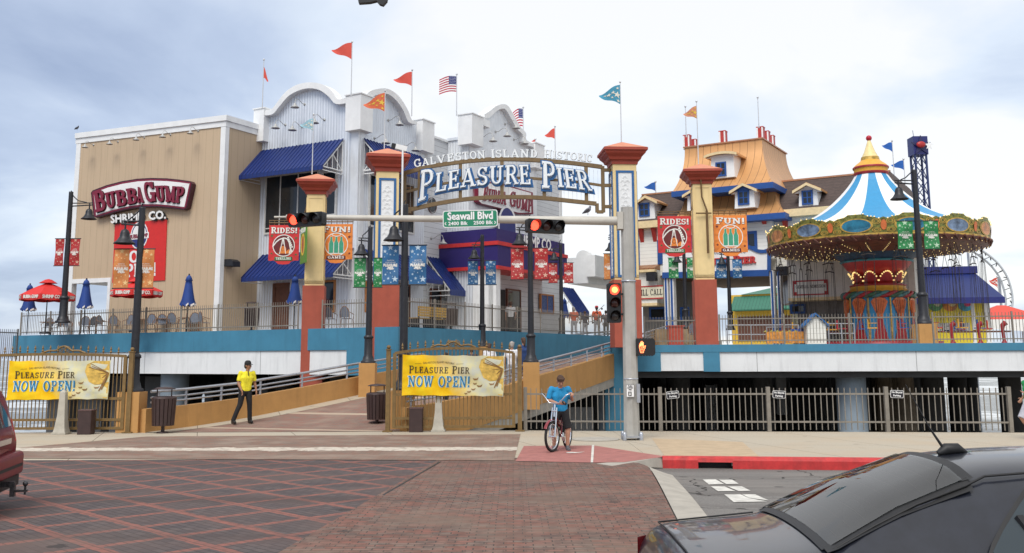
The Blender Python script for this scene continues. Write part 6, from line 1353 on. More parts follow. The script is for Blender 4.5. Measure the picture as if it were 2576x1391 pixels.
# camera on thin pole by the left tall pylon
cq = ony(*z3(1360, 900), Yp+.2); t = thing('security_camera', 'white traffic camera on a thin mast above the mast arm', 'camera', V((ony(1011, 545, Yp).x, Yp, ony(1011, 545, Yp).z)))
mb = MB(); mb.tube([t.location, V((t.location.x-.0, Yp, cq.z-.1))], .025, 6); mb.build('mast', WHITE, t)
mb = MB(); mb.bar(cq+V((-.16, -.05, .03)), cq+V((.12, .02, -.03)), .13, .13); mb.build('body', WHITE, t)
mb = MB(); mb.bar(cq+V((-.26, -.075, .05)), cq+V((-.165, -.051, .032)), .12, .12); mb.build('lens_hood', SIGB, t)
# bird on the arm
def bird(lab, c, m1, m2, face=1, s=1.):
    t = thing('pigeon', lab, 'bird', c); mb = MB(); mb.M = Matrix.Translation(c) @ Matrix.Scale(s, 4) @ Matrix.Rotation(R(0 if face > 0 else 180), 4, 'Z')
    rings = [((-.17, .05), .012), ((-.12, .075), .03), ((-.06, .11), .055), ((.0, .145), .068), ((.045, .185), .058), ((.06, .225), .036), ((.07, .25), .036), ((.085, .268), .022), ((.10, .268), .006)]
    mb.tube([(x, 0, z) for (x, z), r_ in rings], [r_ for _, r_ in rings], 10)
    for y in (-.025, .025): mb.tube([(0, y, .0), (0, y, .1)], .007, 5)
    mb.build('body', m1, t); mb = MB(); mb.M = Matrix.Translation(c) @ Matrix.Scale(s, 4) @ Matrix.Rotation(R(0 if face > 0 else 180), 4, 'Z')
    for y in (-1, 1): mb.tube([(.03, y*.05, .17), (-.06, y*.06, .12), (-.16, y*.03, .05)], [.03, .04, .01], 8)
    mb.build('wing', m2, t)
PG = mat('pigeon_grey', (.16, .16, .19), .7, var=.3, scale=30); PD = mat('pigeon_dark', (.05, .05, .06), .7)
bp = yp(1479, 540); bird('grey pigeon perched on the mast arm', V((bp.x, Yp, bp.z-.01)), PG, PD, 1, .85)
bp = FT.px(194, 325); bird('dark pigeon perched on the top left corner of the tan block', bp+V((0, 0, -.05)), PD, PD, 1, .85)
# ---------------------------------------------------------------- entrance gates and street things
def zl(u, v): return .2936*u, 857.5+.2936*v
def zr(u, v): return 898.4+.2061*u, 857.5+.2061*v
def gate(lab, xl, xr, Y, yend, ypeak, ymid, xpk, ycrest, posts=(1, 1)):
    a, b = ony(xl, 1085, Y), ony(xr, 1085, Y); f = Fr(V((a.x, a.y, 0)), V((b.x-a.x, 0, 0))); Wd = b.x-a.x
    t = thing('gate', lab, 'gate', V((a.x, a.y, 0)), 0, 'bronze entrance gates')
    z_e, z_p, z_m = f.uz(xr, yend)[1], f.uz(xpk, ypeak)[1], f.uz(xpk, ymid)[1]; zc = f.uz(xpk, ycrest)[1]
    top = lambda u: z_e+(z_p-z_e)*(1-abs(2*u/Wd-1)**2.2)
    for k, u in enumerate((0, Wd)):
        if posts[k]:
            mb = MB(); mb.fbox(f, u-.06, u+.06, 0, z_e+.12, -.06, .06); mb.fbox(f, u-.075, u+.075, z_e+.12, z_e+.15, -.075, .075); mb.ball(f.P(u, z_e+.2), .06, n=10, k=6); mb.fbox(f, u-.13, u+.13, 0, .03, -.13, .13); mb.build('post', GATE, t)
    mb = MB(); u0, u1 = .17, Wd-.17
    for u in (u0, u1): mb.fbox(f, u-.045, u+.045, .1, top(u), -.035, .035)
    for z_ in (.13, .36, z_m): mb.fbox(f, u0+.046, u1-.046, z_-.035, z_+.035, -.03, .03)
    n = 24
    for i in range(n): ua, ub = u0+(u1-u0)*i/n, u0+(u1-u0)*(i+1)/n; mb.bar(f.P(ua, top(ua)), f.P(ub+.004, top(ub+.004)), .075, .075, up=f.n)
    uc = f.uz(xpk, ypeak)[0]
    for s in (-1, 1):
        pts = [f.P(uc+s*.62, top(uc)+.03), f.P(uc+s*.42, top(uc)+.10), f.P(uc+s*.22, zc-.12), f.P(uc+s*.08, zc-.02), f.P(uc, zc)]
        mb.tube(pts, .028, 6)
        for rr in (.085, .045): mb.tube([f.P(uc+s*.10+rr*math.cos(R(q)), top(uc)+.13+rr*math.sin(R(q))) for q in range(0, 361, 45)], .013, 5)
    mb.build('frame', GATE, t)
    mb = MB(); k = int((u1-u0)/.105)
    for i in range(1, k):
        u = u0+(u1-u0)*i/k; hi = i % 2 == 0
        mb.fbox(f, u-.011, u+.011, .1, top(u)+(.07 if hi else -.02), -.011, .011)
        if hi: zt = top(u)+.07; mb.lathe([(.014, 0), (.04, .03), (.014, .06), (.03, .10), (.012, .16), (0, .19)], 6, f.P(u, zt), sm=False)
    mb.build('picket', GATE, t); return f
fgL = gate('left bronze entrance gate with arched top, behind the red car', -95, 322, 27.2, 897, 891, 1003, 160, 871, (0, 1))
fgR = gate('right bronze entrance gate with arched top, beside the boy on the bike', 975, 1308, 27.2, 890, 876, 992, 1140, 859)
BANM = nodes_mat('banner_print', lambda k: (lambda s: k.mixc(k.ramp(k.ma('ADD', k.ma('ADD', s.outputs[0], k.ma('MULTIPLY', s.outputs[2], .25)), k.ma('MULTIPLY', k.noise(2.2, 3), .35)), .62, 1.10), k.mixc(k.ramp(k.noise(3, 3), .4, .7), (.84, .49, .008), (.86, .62, .02)), k.mixc(k.ramp(k.noise(4, 4), .4, .65), (.66, .62, .36), (.55, .57, .50))))((lambda s: (k.t.links.new(k.co.outputs['Generated'], s.inputs[0]), s)[1])(k.nd('ShaderNodeSeparateXYZ'))), .45)
BRN1 = mat('print_brown', (.24, .12, .03), .5, var=.4, scale=8); BRN2 = mat('print_gold', (.62, .40, .08), .5, var=.4, scale=7); BTXT = mat('print_blue', (.01, .17, .36), .5); DTXT = mat('print_dark', (.07, .05, .02), .5)
def banner(f, lab, tl, tr, br, bl_):
    g = off(f, .10); P_ = [g.uz(*p) for p in (tl, tr, br, bl_)]; c = f.P((P_[0][0]+P_[1][0])/2, P_[3][1], .1)
    t = thing('vinyl_banner', lab, 'banner', c, 0, 'yellow banners on the gates')
    def at(a, b, d):
        u = (1-b)*((1-a)*P_[0][0]+a*P_[1][0])+b*((1-a)*P_[3][0]+a*P_[2][0]); z = (1-b)*((1-a)*P_[0][1]+a*P_[1][1])+b*((1-a)*P_[3][1]+a*P_[2][1])
        z += -.022*abs(math.sin(a*math.pi*5))*(1-b)+.02*abs(math.sin(a*math.pi*5))*b
        w_ = .018*math.sin(9*a+7*b)*math.sin(math.pi*b)+.012*math.sin(17*a-11*b+1)+.010*math.sin(31*(a*.5+b)+2)*abs(a-.5)
        w_ += .022*math.exp(-((a-b*.8)/.10)**2)*(1-b)**.5*(1-a)+.022*math.exp(-(((1-a)-(1-b)*.6)/.10)**2)*b**.5*a
        return f.P(u, z, .10+w_+d)
    nx, ny = 44, 18; mb = MB()
    for d in (0, -.004): mb.add([at(i/nx, j/ny, d) for j in range(ny+1) for i in range(nx+1)], [(j*(nx+1)+i, j*(nx+1)+i+1, (j+1)*(nx+1)+i+1, (j+1)*(nx+1)+i) for j in range(ny) for i in range(nx)], 0, True)
    mb.build('cloth', BANM, t)
    F1 = lambda x, y, d: at(x, 1-y, d+.004)
    mb = MB(); sans(mb, 'GALVESTON ISLAND HISTORIC', lambda x, y, d: F1(x, y+.03*math.sin(math.pi*(x-.2)/.3), d), .31, .05, .20, .775, d=.004); linepoly(mb, (.12, .79), (.185, .79), .006, F1, .004); linepoly(mb, (.525, .79), (.60, .79), .006, F1, .004)
    tw = slab_width('PLEASURE PIER', 1.3, .08)
    slab(mb, 'PLEASURE PIER', lambda x, y, d: F1(.06+x*.60/tw, .555+y*.15, d), fat=.01, caps=1.3, gap=.08, dep=.003, drop=.25); mb.build('dark_lettering', DTXT, t)
    tw = slab_width('NOW OPEN!', 1, .09)
    mb = MB(); slab(mb, 'NOW OPEN!', lambda x, y, d: F1(.055+x*.61/tw, .215+y*.26, d), fat=.045, gap=.09, dep=.002); mb.build('letter_edge', mat('print_pale', (.55, .72, .70), .5), t)
    mb = MB(); slab(mb, 'NOW OPEN!', lambda x, y, d: F1(.06+x*.61/tw, .22+y*.26, d), fat=.012, gap=.09, dep=.009); mb.build('blue_lettering', BTXT, t)
    mb = MB(); pts = [(.752, .72), (.77, .9), (.84, .99), (.99, .985), (.995, .62), (.97, .46), (.92, .38), (.86, .37), (.80, .45)]; flatpoly(mb, pts, F1, .005); flatpoly(mb, [(.945, .40), (.995, .45), (.992, .02), (.95, .03)], F1, .0052)
    mb.build('painting', BRN2, t)
    mb = MB()
    for q in range(9): linepoly(mb, (.985, .68), (.775+.015*q*(1 if q < 5 else 1.5), .62+.30*math.sin(q*.75)-.12*(q > 5)), .012, F1, .007+.0002*q)
    for x, y, s in ((.72, .42, 1), (.76, .25, 1), (.70, .16, .8), (.66, .10, .7), (.88, .30, 1), (.715, .30, .7), (.63, .06, .6)): flatpoly(mb, [(x-.028*s, y+.02), (x-.01*s, y-.03*s), (x+.02*s, y-.02*s), (x+.032*s, y+.045*s), (x+.012*s, y+.01), (x-.01*s, y+.01)], F1, .008)
    mb.build('painted_figure', BRN1, t)
banner(fgL, 'yellow PLEASURE PIER NOW OPEN! banner on the left gate', zl(85, 168), zl(950, 165), zl(925, 500), zl(52, 510))
banner(fgR, 'yellow PLEASURE PIER NOW OPEN! banner on the right gate', zr(560, 165), zr(1800, 180), zr(1783, 680), zr(545, 668))
def onto(x, y, z=0.): return onz(x, y, z)
BOLL = mat('bollard_concrete', (.44, .41, .345), .85, var=.12, scale=5, bump=.25, bscale=50); BINM = mat('bin_brown', (.045, .024, .022), .5, var=.2, scale=6)
for x, y, lab in ((154, 1092, 'tapered concrete bollard in front of the left gate'), (1103, 1085, 'tapered concrete bollard in front of the right gate')):
    p = onto(x, y); t = thing('bollard', lab, 'bollard', p, 0, 'concrete bollards before the gates'); r2 = math.sqrt(2)
    mb = MB(); mb.lathe([(.19*r2, 0), (.19*r2, .05)], 4, p, sm=False, a0=math.pi/4, a1=math.pi/4+2*math.pi); mb.lathe([(.0, .052), (.19*r2, .05)], 4, p, sm=False, a0=math.pi/4, a1=math.pi/4+2*math.pi); mb.build('base', BOLL, t)
    mb = MB(); mb.lathe([(.165*r2, .051), (.14*r2, .16), (.10*r2, .5), (.075*r2, 1.12), (.02, 1.2)], 4, p, sm=False, a0=math.pi/4, a1=math.pi/4+2*math.pi); mb.build('shaft', BOLL, t)
for x, y, lab in ((216, 1092, 'short dark brown box bin in front of the left gate'), (1047, 1086, 'short dark brown box bin in front of the right gate')):
    p = onto(x, y); t = thing('short_bin', lab, 'bin', p, 0, 'short brown bins before the gates')
    mb = MB(); mb.prism([p+V((x_, y_, 0)) for x_, y_ in rr_(.185, .16, .03)], (0, 0, .62)); mb.build('body', BINM, t); mb = MB(); mb.prism([p+V((x_, y_, .622)) for x_, y_ in rr_(.195, .17, .03)], (0, 0, .035)); mb.build('rim', mat('bin_rim', (.10, .055, .05), .4), t)
def slat_bin(lab, x, y, z, group='slatted litter bins'):
    p = onz(x, y, z); t = thing('litter_bin', lab, 'litter bin', p, 0, group)
    mb = MB(); mb.lathe([(.05, 0), (.05, .25)], 10, p); mb.lathe([(.16, 0), (.16, .03), (.05, .04)], 12, p); mb.build('stand', BINM, t)
    mb = MB(); n = 18
    for i in range(n):
        a = 2*math.pi*i/n; c = p+V((.29*math.cos(a), .29*math.sin(a), 0)); d = V((-math.sin(a), math.cos(a), 0)); o = V((math.cos(a), math.sin(a), 0))
        mb.hexa([c-d*.04+V((0, 0, .2)), c+d*.04+V((0, 0, .2)), c+d*.04-o*.03+V((0, 0, .2)), c-d*.04-o*.03+V((0, 0, .2)), c-d*.047+o*.04+V((0, 0, .92)), c+d*.047+o*.04+V((0, 0, .92)), c+d*.047+V((0, 0, .92)), c-d*.047+V((0, 0, .92))])
    mb.lathe([(.0, .21), (.265, .21), (.29, .90)], 16, p); mb.build('slat', BINM, t)
    mb = MB(); mb.lathe([(.33, .922), (.335, .96), (.26, .99), (.22, .97)], 18, p); mb.build('rim', BINM, t)
    mb = MB()
    for s in (-1, 1): mb.tube([p+V((s*.2, 0, .95)), p+V((s*.2, 0, 1.19))], .018, 6)
    mb.lathe([(0, 1.25), (.2, 1.23), (.30, 1.19), (.29, 1.18), (0, 1.21)], 16, p); mb.build('canopy', BINM, t)
    return t
b0 = slat_bin('slatted brown litter bin on a post right of the left gate', 409, 1089, 0)
slat_bin('slatted brown litter bin with canopy left of the right gate', 948, 1072, 0)
for x, y, zz_2, lab in ((632, 832, HL, 'slatted litter bin on the deck at the right end of the tan block'), (1134, 832, HL, 'slatted litter bin on the deck beside the yellow benches')): slat_bin(lab, x, y, zz_2)
PAPER = mat('paper', (.78, .77, .74), .6, var=.03); PRED = mat('print_red', (.6, .08, .06), .6); PBL = mat('print_sky', (.2, .35, .6), .6)
for x, y, w_, h_, Yq, lab in ((335.5, 1010, .115, .155, 27.29, 'white printed notice on the ochre pedestal right of the left gate'), (998, 1000, .10, .155, 27.97, 'white printed notice on the ochre pedestal behind the right gate')):
    c = ony(x, y, Yq-.05 if Yq > 27.5 else Yq); c.y = (27.5-.175 if x < 500 else 28.2-.18)-.0; t = thing('notice', lab, 'notice', c); fn = flat_on(c, (1, 0, 0), (0, 0, 1), (0, -1, 0)); mb = MB(); mb.prism([fn(a, b, .006) for a, b in ((-w_, -h_), (w_, -h_), (w_, h_), (-w_, h_))], (0, .006, 0)); mb.build('sheet', PAPER, t)
    for m_, ys in ((PRED, (.11, .075, .045)), (PBL, (-.01, -.04, -.07, -.10))):
        mb = MB()
        for i, yy in enumerate(ys):
            for a, b in ((-.08, -.03), (-.02, .04), (.05, .08)): linepoly(mb, (a, yy), (b-.01*(i % 2), yy), .014, fn, .009)
        mb.build('printing', m_, t)
# ---------------------------------------------------------------- people
SKIN = mat('skin', (.42, .215, .135), .55, var=.08, scale=20); SKIN2 = mat('skin_tan', (.33, .16, .09), .55, var=.08, scale=20)
def cloth(nm, c): return mat(nm, c, .85, var=.22, scale=7, bump=.9, bscale=9)
def fuse(mb, name, m, parent, vox):
    o = mb.build(name, m, parent); r = o.modifiers.new('fuse', 'REMESH'); r.mode = 'VOXEL'; r.voxel_size = vox; r.use_smooth_shade = True
    s = o.modifiers.new('soften', 'SMOOTH'); s.factor = .5; s.iterations = 3; return o
def limb(mb, pts, rs):
    for i in range(len(pts)-1): mb.tube([pts[i], pts[i+1]], [rs[i], rs[i+1]], 10)
    for p, r_ in zip(pts, rs): mb.ball(p, r_, n=10, k=6)
def hand(mb, wr, d, side, s=1., curl=.5):
    """palm, four fingers and a thumb; d = direction of the hand, side = direction of the thumb"""
    d = V(d).normalized(); sd_ = V(side); sd_ = (sd_-d*sd_.dot(d)).normalized(); nn = d.cross(sd_)
    for k in (-.6, 0, .6): mb.tube([wr, wr+(d*.085+sd_*.036*k)*s], [.020*s, .018*s], 8); mb.ball(wr+(d*.085+sd_*.036*k)*s, .018*s, n=8, k=6)
    for k, L in ((1.0, .070), (.34, .080), (-.34, .075), (-1.0, .058)):
        a = wr+(d*.088+sd_*.033*k)*s; b = a+(d*math.cos(curl*.6)+nn*math.sin(curl*.6))*L*.5*s; c = b+(d*math.cos(curl*1.7)+nn*math.sin(curl*1.7))*L*.5*s
        limb(mb, [a, b, c], [.0115*s, .0105*s, .009*s])
    a = wr+(d*.03+sd_*.03)*s; b = a+(d*.6+sd_*.8+nn*.2).normalized()*.042*s; c = b+(d*.85+sd_*.35+nn*.4).normalized()*.032*s; limb(mb, [a, b, c], [.014*s, .012*s, .010*s])
def person(lab, loc, rz, J, skin, shirt, legs, shoe, hair, s=1., cap=None, sleeve=.5, short=False, look=0., nod=0., hands=True, vox=.012, long_hair=False, beard=False, dress=None):
    """J: joints in metres for a 1.75 m figure facing -Y: hip, chest, neck, head centre, and per side shoulder, elbow, wrist, knee, ankle"""
    t = thing('person', lab, 'person', loc, rz); M = Matrix.Translation(V(loc)) @ Matrix.Rotation(rz, 4, 'Z') @ Matrix.Scale(s, 4)
    def mk(): m_ = MB(); m_.M = M; return m_
    g = {k: V(v) for k, v in J.items()}; hp, ch, nk, hd = g['hip'], g['chest'], g['neck'], g['head']
    mb = mk()
    HM = Matrix.Translation(hd) @ Matrix.Rotation(look, 4, 'Z') @ Matrix.Rotation(nod, 4, 'X'); H_ = lambda x, y, z: HM @ V((x, y, z))
    keep = mb.M; mb.M = M @ HM
    mb.ball((0, .01, .02), .075, .095, .10, 16, k=12); mb.ball((0, -.022, -.045), .058, .066, .066, 12); mb.ball((0, -.055, -.09), .030, .03, .026, 10); mb.tube([(0, -.088, .012), (0, -.112, -.022)], [.008, .015], 8); mb.ball((0, -.110, -.024), .014, n=8)
    for sx in (-1, 1): mb.ball((sx*.078, .012, -.005), .013, .026, .034, 8); mb.ball((sx*.034, -.074, -.02), .026, .02, .02, 8)
    mb.ball((0, -.088, -.062), .024, .014, .011, 8); mb.M = keep
    limb(mb, [nk-V((0, 0, .06)), hd+V((0, .01, -.06))], [.056, .052])
    mb.tube([hp, hp.lerp(ch, .5), ch, nk-V((0, 0, .05))], [.085, .08, .09, .05], 12)
    for sd_ in ('L', 'R'):
        sh, el, wr = g['sh'+sd_], g['el'+sd_], g['wr'+sd_]; kn, an = g['kn'+sd_], g['an'+sd_]; hj = hp+V(((-.09 if sd_ == 'L' else .09), 0, -.03)); ax = V(g['dir'+sd_]) if 'dir'+sd_ in g else (wr-el)
        limb(mb, [ch.lerp(nk, .35).lerp(sh, .4), sh, el, el.lerp(wr, .3), wr], [.055, .05, .040, .043, .026]); limb(mb, [hj, kn, kn.lerp(an, .3), an], [.085, .055, .058, .038])
        limb(mb, [an, an+V((0, -.03, -.05)), an+V((0, -.16, -.07))], [.038, .036, .028])
        hand(mb, wr, ax, g.get('th'+sd_, V((0, -1, 0))), 1., .9 if 'grip'+sd_ in g else .45) if hands else limb(mb, [wr, wr+ax.normalized()*.1, wr+ax.normalized()*.16], [.028, .034, .02])
    body = fuse(mb, 'body', skin, t, vox if not hands else .0085)
    if vox < .02:
        for sx in (-1, 1):
            mb = mk(); mb.M = M @ HM; mb.ball((sx*.032, -.086, .006), .0115, n=8, k=6); mb.build('eye', BLACK, body)
        mb = mk(); mb.M = M @ HM; mb.tube([(-.024, -.100, -.060), (0, -.104, -.061), (.024, -.100, -.060)], .005, 6); mb.build('mouth', mat('lip', (.25, .08, .06), .5), body)
    # shirt
    mb = mk(); w_ = V((.06, 0, 0))
    for k in (-1, 0, 1): mb.tube([hp+w_*k+V((0, 0, -.02)), hp.lerp(ch, .45)+w_*k, ch+w_*k*1.35, ch.lerp(nk, .62)+w_*k*.7], [.108, .108, .122, .075], 12); mb.ball(hp+w_*k+V((0, 0, -.02)), .108, n=10); mb.ball(ch.lerp(nk, .62)+w_*k*.7, .075, n=10)
    for sd_ in ('L', 'R'):
        sh, el, wr = g['sh'+sd_], g['el'+sd_], g['wr'+sd_]; limb(mb, [ch.lerp(nk, .3), sh, sh.lerp(el, .5)], [.075, .066, .063])
        e = sh.lerp(el, min(1, sleeve*1.5)); mb.tube([sh, e], [.068, .067], 10)
        if sleeve > .9: limb(mb, [e, el, wr], [.06, .052, .036])
    mb.tube([nk+V((0, .0, -.075)), nk+V((0, .005, -.03))], [.078, .066], 12); fuse(mb, 'shirt', shirt, t, max(vox, .012))
    mb = mk()
    for k in (-1, 0, 1): limb(mb, [hp+V((.055*k, .0, .02)), hp+V((.06*k, .005, -.06))], [.104, .108])
    for sd_ in ('L', 'R'):
        kn, an = g['kn'+sd_], g['an'+sd_]; hj = hp+V(((-.09 if sd_ == 'L' else .09), 0, -.05))
        if short: limb(mb, [hj, hj.lerp(kn, .6)], [.105, .092]); mb.tube([hj.lerp(kn, .6), kn+(kn-hj).normalized()*.02], [.092, .090], 12)
        else: limb(mb, [hj, kn, kn.lerp(an, .5)], [.105, .077, .068]); mb.tube([kn.lerp(an, .5), an+V((0, .0, -.035))], [.068, .066], 12)
    fuse(mb, 'shorts' if short else 'trousers', legs, t, max(vox, .012))
    for sd_ in ('L', 'R'):
        an = g['an'+sd_]; mb = mk(); limb(mb, [an+V((0, .03, -.045)), an+V((0, -.06, -.052)), an+V((0, -.17, -.062))], [.046, .043, .036]); limb(mb, [an, an+V((0, .03, -.04))], [.044, .045]); mb.tube([an+V((0, .05, -.078)), an+V((0, -.18, -.082))], [.044, .040], 10); fuse(mb, 'shoe', shoe, t, .012)
    mb = mk(); mb.M = M @ HM; mb.ball((0, .022, .035), .086, .102, .103, 16, k=12); mb.ball((0, .05, -.01), .08, .08, .09, 12)
    if long_hair: limb(mb, [(0, .09, .0), (0, .115, -.10), (0, .11, -.18)], [.06, .045, .03])
    if not cap:
        for a in range(-60, 61, 24): mb.tube([(.07*math.sin(R(a)), -.055*math.cos(R(a)), .10), (.084*math.sin(R(a)), -.094*math.cos(R(a)), .045)], [.03, .016], 8)
    fuse(mb, 'hair', hair, t, .012)
    if cap:
        mb = mk(); mb.M = M @ HM; mb.lathe([(.098, .03), (.101, .07), (.088, .12), (.05, .152), (0, .158)], 18, (0, .012, .0)); c_ = mb.build('cap', cap, t)
        mb = mk(); mb.M = M @ HM; vs = []
        for i in range(13):
            a = R(-68+136*i/12); vs += [(.094*math.sin(a), .012-.094*math.cos(a), .055), (.092*math.sin(a), .012-.094*math.cos(a)-.085*math.cos(a*1.25), .038), (.092*math.sin(a), .012-.094*math.cos(a)-.085*math.cos(a*1.25), .028)]
        mb.add(vs, [q for i in range(12) for q in ((3*i, 3*i+1, 3*i+4, 3*i+3), (3*i+1, 3*i+2, 3*i+5, 3*i+4), (3*i, 3*i+3, 3*i+5, 3*i+2))]); mb.build('brim', cap, c_)
    return t, M
STAND = dict(hip=(0, 0, .96), chest=(0, .01, 1.28), neck=(0, .02, 1.48), head=(0, -.005, 1.63), shL=(-.185, .02, 1.42), shR=(.185, .02, 1.42), elL=(-.25, .05, 1.13), elR=(.25, .05, 1.13), wrL=(-.25, -.03, .90), wrR=(.25, -.03, .90), knL=(-.11, -.01, .51), knR=(.11, -.01, .51), anL=(-.12, .03, .09), anR=(.12, .03, .09))
def pose(**k): d = dict(STAND); d.update(k); return d
YELS = cloth('shirt_yellow', (.80, .70, .03)); BLK = cloth('cloth_black', (.012, .012, .014)); SHB = mat('shoe_black', (.015, .014, .014), .5); HB = mat('hair_dark', (.02, .014, .011), .7, var=.4, scale=60, bump=.5); HBR = mat('hair_brown', (.075, .038, .022), .7, var=.5, scale=70, bump=.6)
# man in yellow on the ramp
mp = onz(613, 1063, .12); mp.z = .12
tman, Mm = person('man in yellow polo shirt, black trousers and black cap standing on the ramp', mp, R(38), pose(hip=(.02, 0, .95), chest=(.05, .0, 1.28), neck=(.06, 0, 1.48), head=(.07, -.01, 1.63), shL=(-.13, .04, 1.42), shR=(.24, 0, 1.42), elL=(-.20, .02, 1.14), elR=(.31, .04, 1.14), wrL=(-.16, -.14, .93), wrR=(.33, -.05, .90), knL=(-.13, -.0, .52), knR=(.15, -.02, .52), anL=(-.30, .06, .09), anR=(.19, .02, .09), dirL=(.05, -.05, -.2), dirR=(0, -.03, -.2)), SKIN2, YELS, BLK, SHB, HB, 1.03, cap=mat('cap_black', (.012, .012, .013), .8), sleeve=.55, look=R(28))
mb = MB(); mb.M = Mm; limb(mb, [V((.05, -.085, 1.455)), V((.055, -.115, 1.34))], [.014, .010]); mb.build('collar_placket', BLK, tman)
mb = MB(); mb.M = Mm; mb.box(-.18, -.12, -.02, .07, .92, 1.02); mb.build('belt_pouch', SHB, tman)
# boy with his bicycle
bf = onz(1389.5, 1137.5, 0); BA = R(20.5)          # front wheel contact; bicycle runs back and to the right
bd = V((math.sin(BA), math.cos(BA), 0)); bs = V((bd.y, -bd.x, 0)); RW = .325
bike = thing('bicycle', 'red cruiser bicycle with chrome fork and high handlebar held by the boy', 'bicycle', bf); BM = Matrix(((bs.x, bd.x, 0, bf.x), (bs.y, bd.y, 0, bf.y), (0, 0, 1, bf.z), (0, 0, 0, 1)))   # local x = right, y = rearwards
CHROME = mat('chrome', (.72, .74, .76), .14, .95, var=.05); TYRE = mat('tyre', (.012, .012, .012), .75, var=.2); BRED = mat('bike_red', (.24, .012, .02), .25, .2, coat=.8)
def bmk(m2=None): m_ = MB(); m_.M = BM @ m2 if m2 else BM; return m_
FT_ = Matrix.Rotation(R(-10), 4, 'Z')
def wheel(m2):
    mb = bmk(m2); C_ = [(0, RW*math.cos(2*math.pi*i/28), RW+RW*math.sin(2*math.pi*i/28)) for i in range(29)]
    k = (RW-.028)/RW; mb.tube([(0, y*k, RW+(z-RW)*k) for x, y, z in C_], .030, 8, caps=False); w_ = mb.build('wheel', TYRE, bike)
    mb = bmk(m2); k = (RW-.062)/RW; mb.tube([(0, y*k, RW+(z-RW)*k) for x, y, z in C_], .015, 6, caps=False); mb.build('rim', CHROME, w_)
    mb = bmk(m2)
    for i in range(24): a = 2*math.pi*i/24; mb.tube([((-1)**i*.03, .02*math.cos(a+.6), RW+.02*math.sin(a+.6)), (0, (RW-.065)*math.cos(a), RW+(RW-.065)*math.sin(a))], .0022, 3)
    mb.tube([(-.06, 0, RW), (.06, 0, RW)], .02, 8); mb.build('spoke', CHROME, w_)
wheel(FT_); wheel(Matrix.Translation((0, 1.08, 0)))
mb = bmk(FT_)
for s in (-1, 1): mb.tube([(s*.062, 0, RW), (s*.058, .06, .62), (s*.05, .125, .93)], .017, 8); mb.tube([(s*.062, 0, RW), (s*.085, .0, RW)], .02, 8)
mb.tube([(-.062, .11, .86), (.062, .11, .86)], .022, 8); mb.tube([(-.06, .07, .66), (.06, .07, .66)], .022, 8); mb.build('fork', CHROME, bike)
mb = bmk(FT_); mb.tube([(0, .1, .74), (0, .13, 1.0)], .022, 8); 
mb.tube([(-.36, .30, 1.20), (-.34, .16, 1.225), (-.28, .13, 1.20), (-.12, .11, 1.03), (0, .12, 1.02), (.12, .11, 1.03), (.28, .13, 1.20), (.34, .16, 1.225), (.36, .30, 1.20)], .0125, 8); hb = mb.build('handlebar', CHROME, bike)
for s in (-1, 1): mb = bmk(FT_); mb.tube([(s*.345, .19, 1.22), (s*.362, .31, 1.198)], .019, 8); mb.build('grip', TYRE, hb)
mb = bmk()
for L in (((0, .13, .80), (0, .30, .70), (0, .55, .58), (0, .70, .52)), ((0, .12, .66), (0, .35, .42), (0, .62, .28)), ((0, .70, .80), (0, .68, .5), (0, .62, .28))): mb.tube(L, .019, 8)
for s in (-.05, .05): mb.tube([(s*.6, .64, .28), (s, 1.08, RW)], .012, 6); mb.tube([(s*.6, .70, .62), (s, 1.08, RW)], .012, 6)
mb.build('frame', BRED, bike)
mb = bmk(FT_); n = 12; vs = []
for i in range(n+1):
    a = R(60+120*i/n-30); vs += [(-.035, .365*math.cos(a), RW+.365*math.sin(a)), (0, .375*math.cos(a), RW+.375*math.sin(a)), (.035, .365*math.cos(a), RW+.365*math.sin(a))]
mb.add(vs, [q for i in range(n) for q in ((3*i, 3*i+1, 3*i+4, 3*i+3), (3*i+1, 3*i+2, 3*i+5, 3*i+4))], 0, True); mb.build('mudguard', BRED, bike)
mb = bmk(); mb.tube([(0, .58, .86), (0, .70, .87), (0, .84, .89)], [.03, .07, .11], 10); mb.build('saddle', TYRE, bike)
mb = bmk(); mb.lathe([(.09, -.01), (.09, .01), (.0, .012)], 18, (.05, .62, .28), ax=(1, 0, 0)); mb.tube([(.07, .62, .28), (.07, .70, .14)], .012, 6); mb.tube([(-.07, .62, .28), (-.07, .54, .42)], .012, 6)
for s in (-1, 1): mb.box(s*.12-.05, s*.12+.05, .66 if s > 0 else .5, .74 if s > 0 else .58, .13 if s > 0 else .41, .15 if s > 0 else .43)
mb.build('crank', CHROME, bike)
BLUS = cloth('shirt_blue', (.015, .25, .50)); SHW = mat('shoe_grey', (.10, .10, .11), .7, var=.6, scale=12)
bl0 = BM @ V((.02, .50, 0)); inv = (Matrix.Translation(bl0) @ Matrix.Rotation(R(8), 4, 'Z') @ Matrix.Scale(.98, 4)).inverted()
gR = inv @ (BM @ FT_ @ V((.36, .25, 1.225))); gL = inv @ (BM @ FT_ @ V((-.3, .2, 1.2)))
def toward(a, b, L): return a+(b-a).normalized()*L
hp_, shr = V((.015, .03, .90)), V((.20, .0, 1.36))
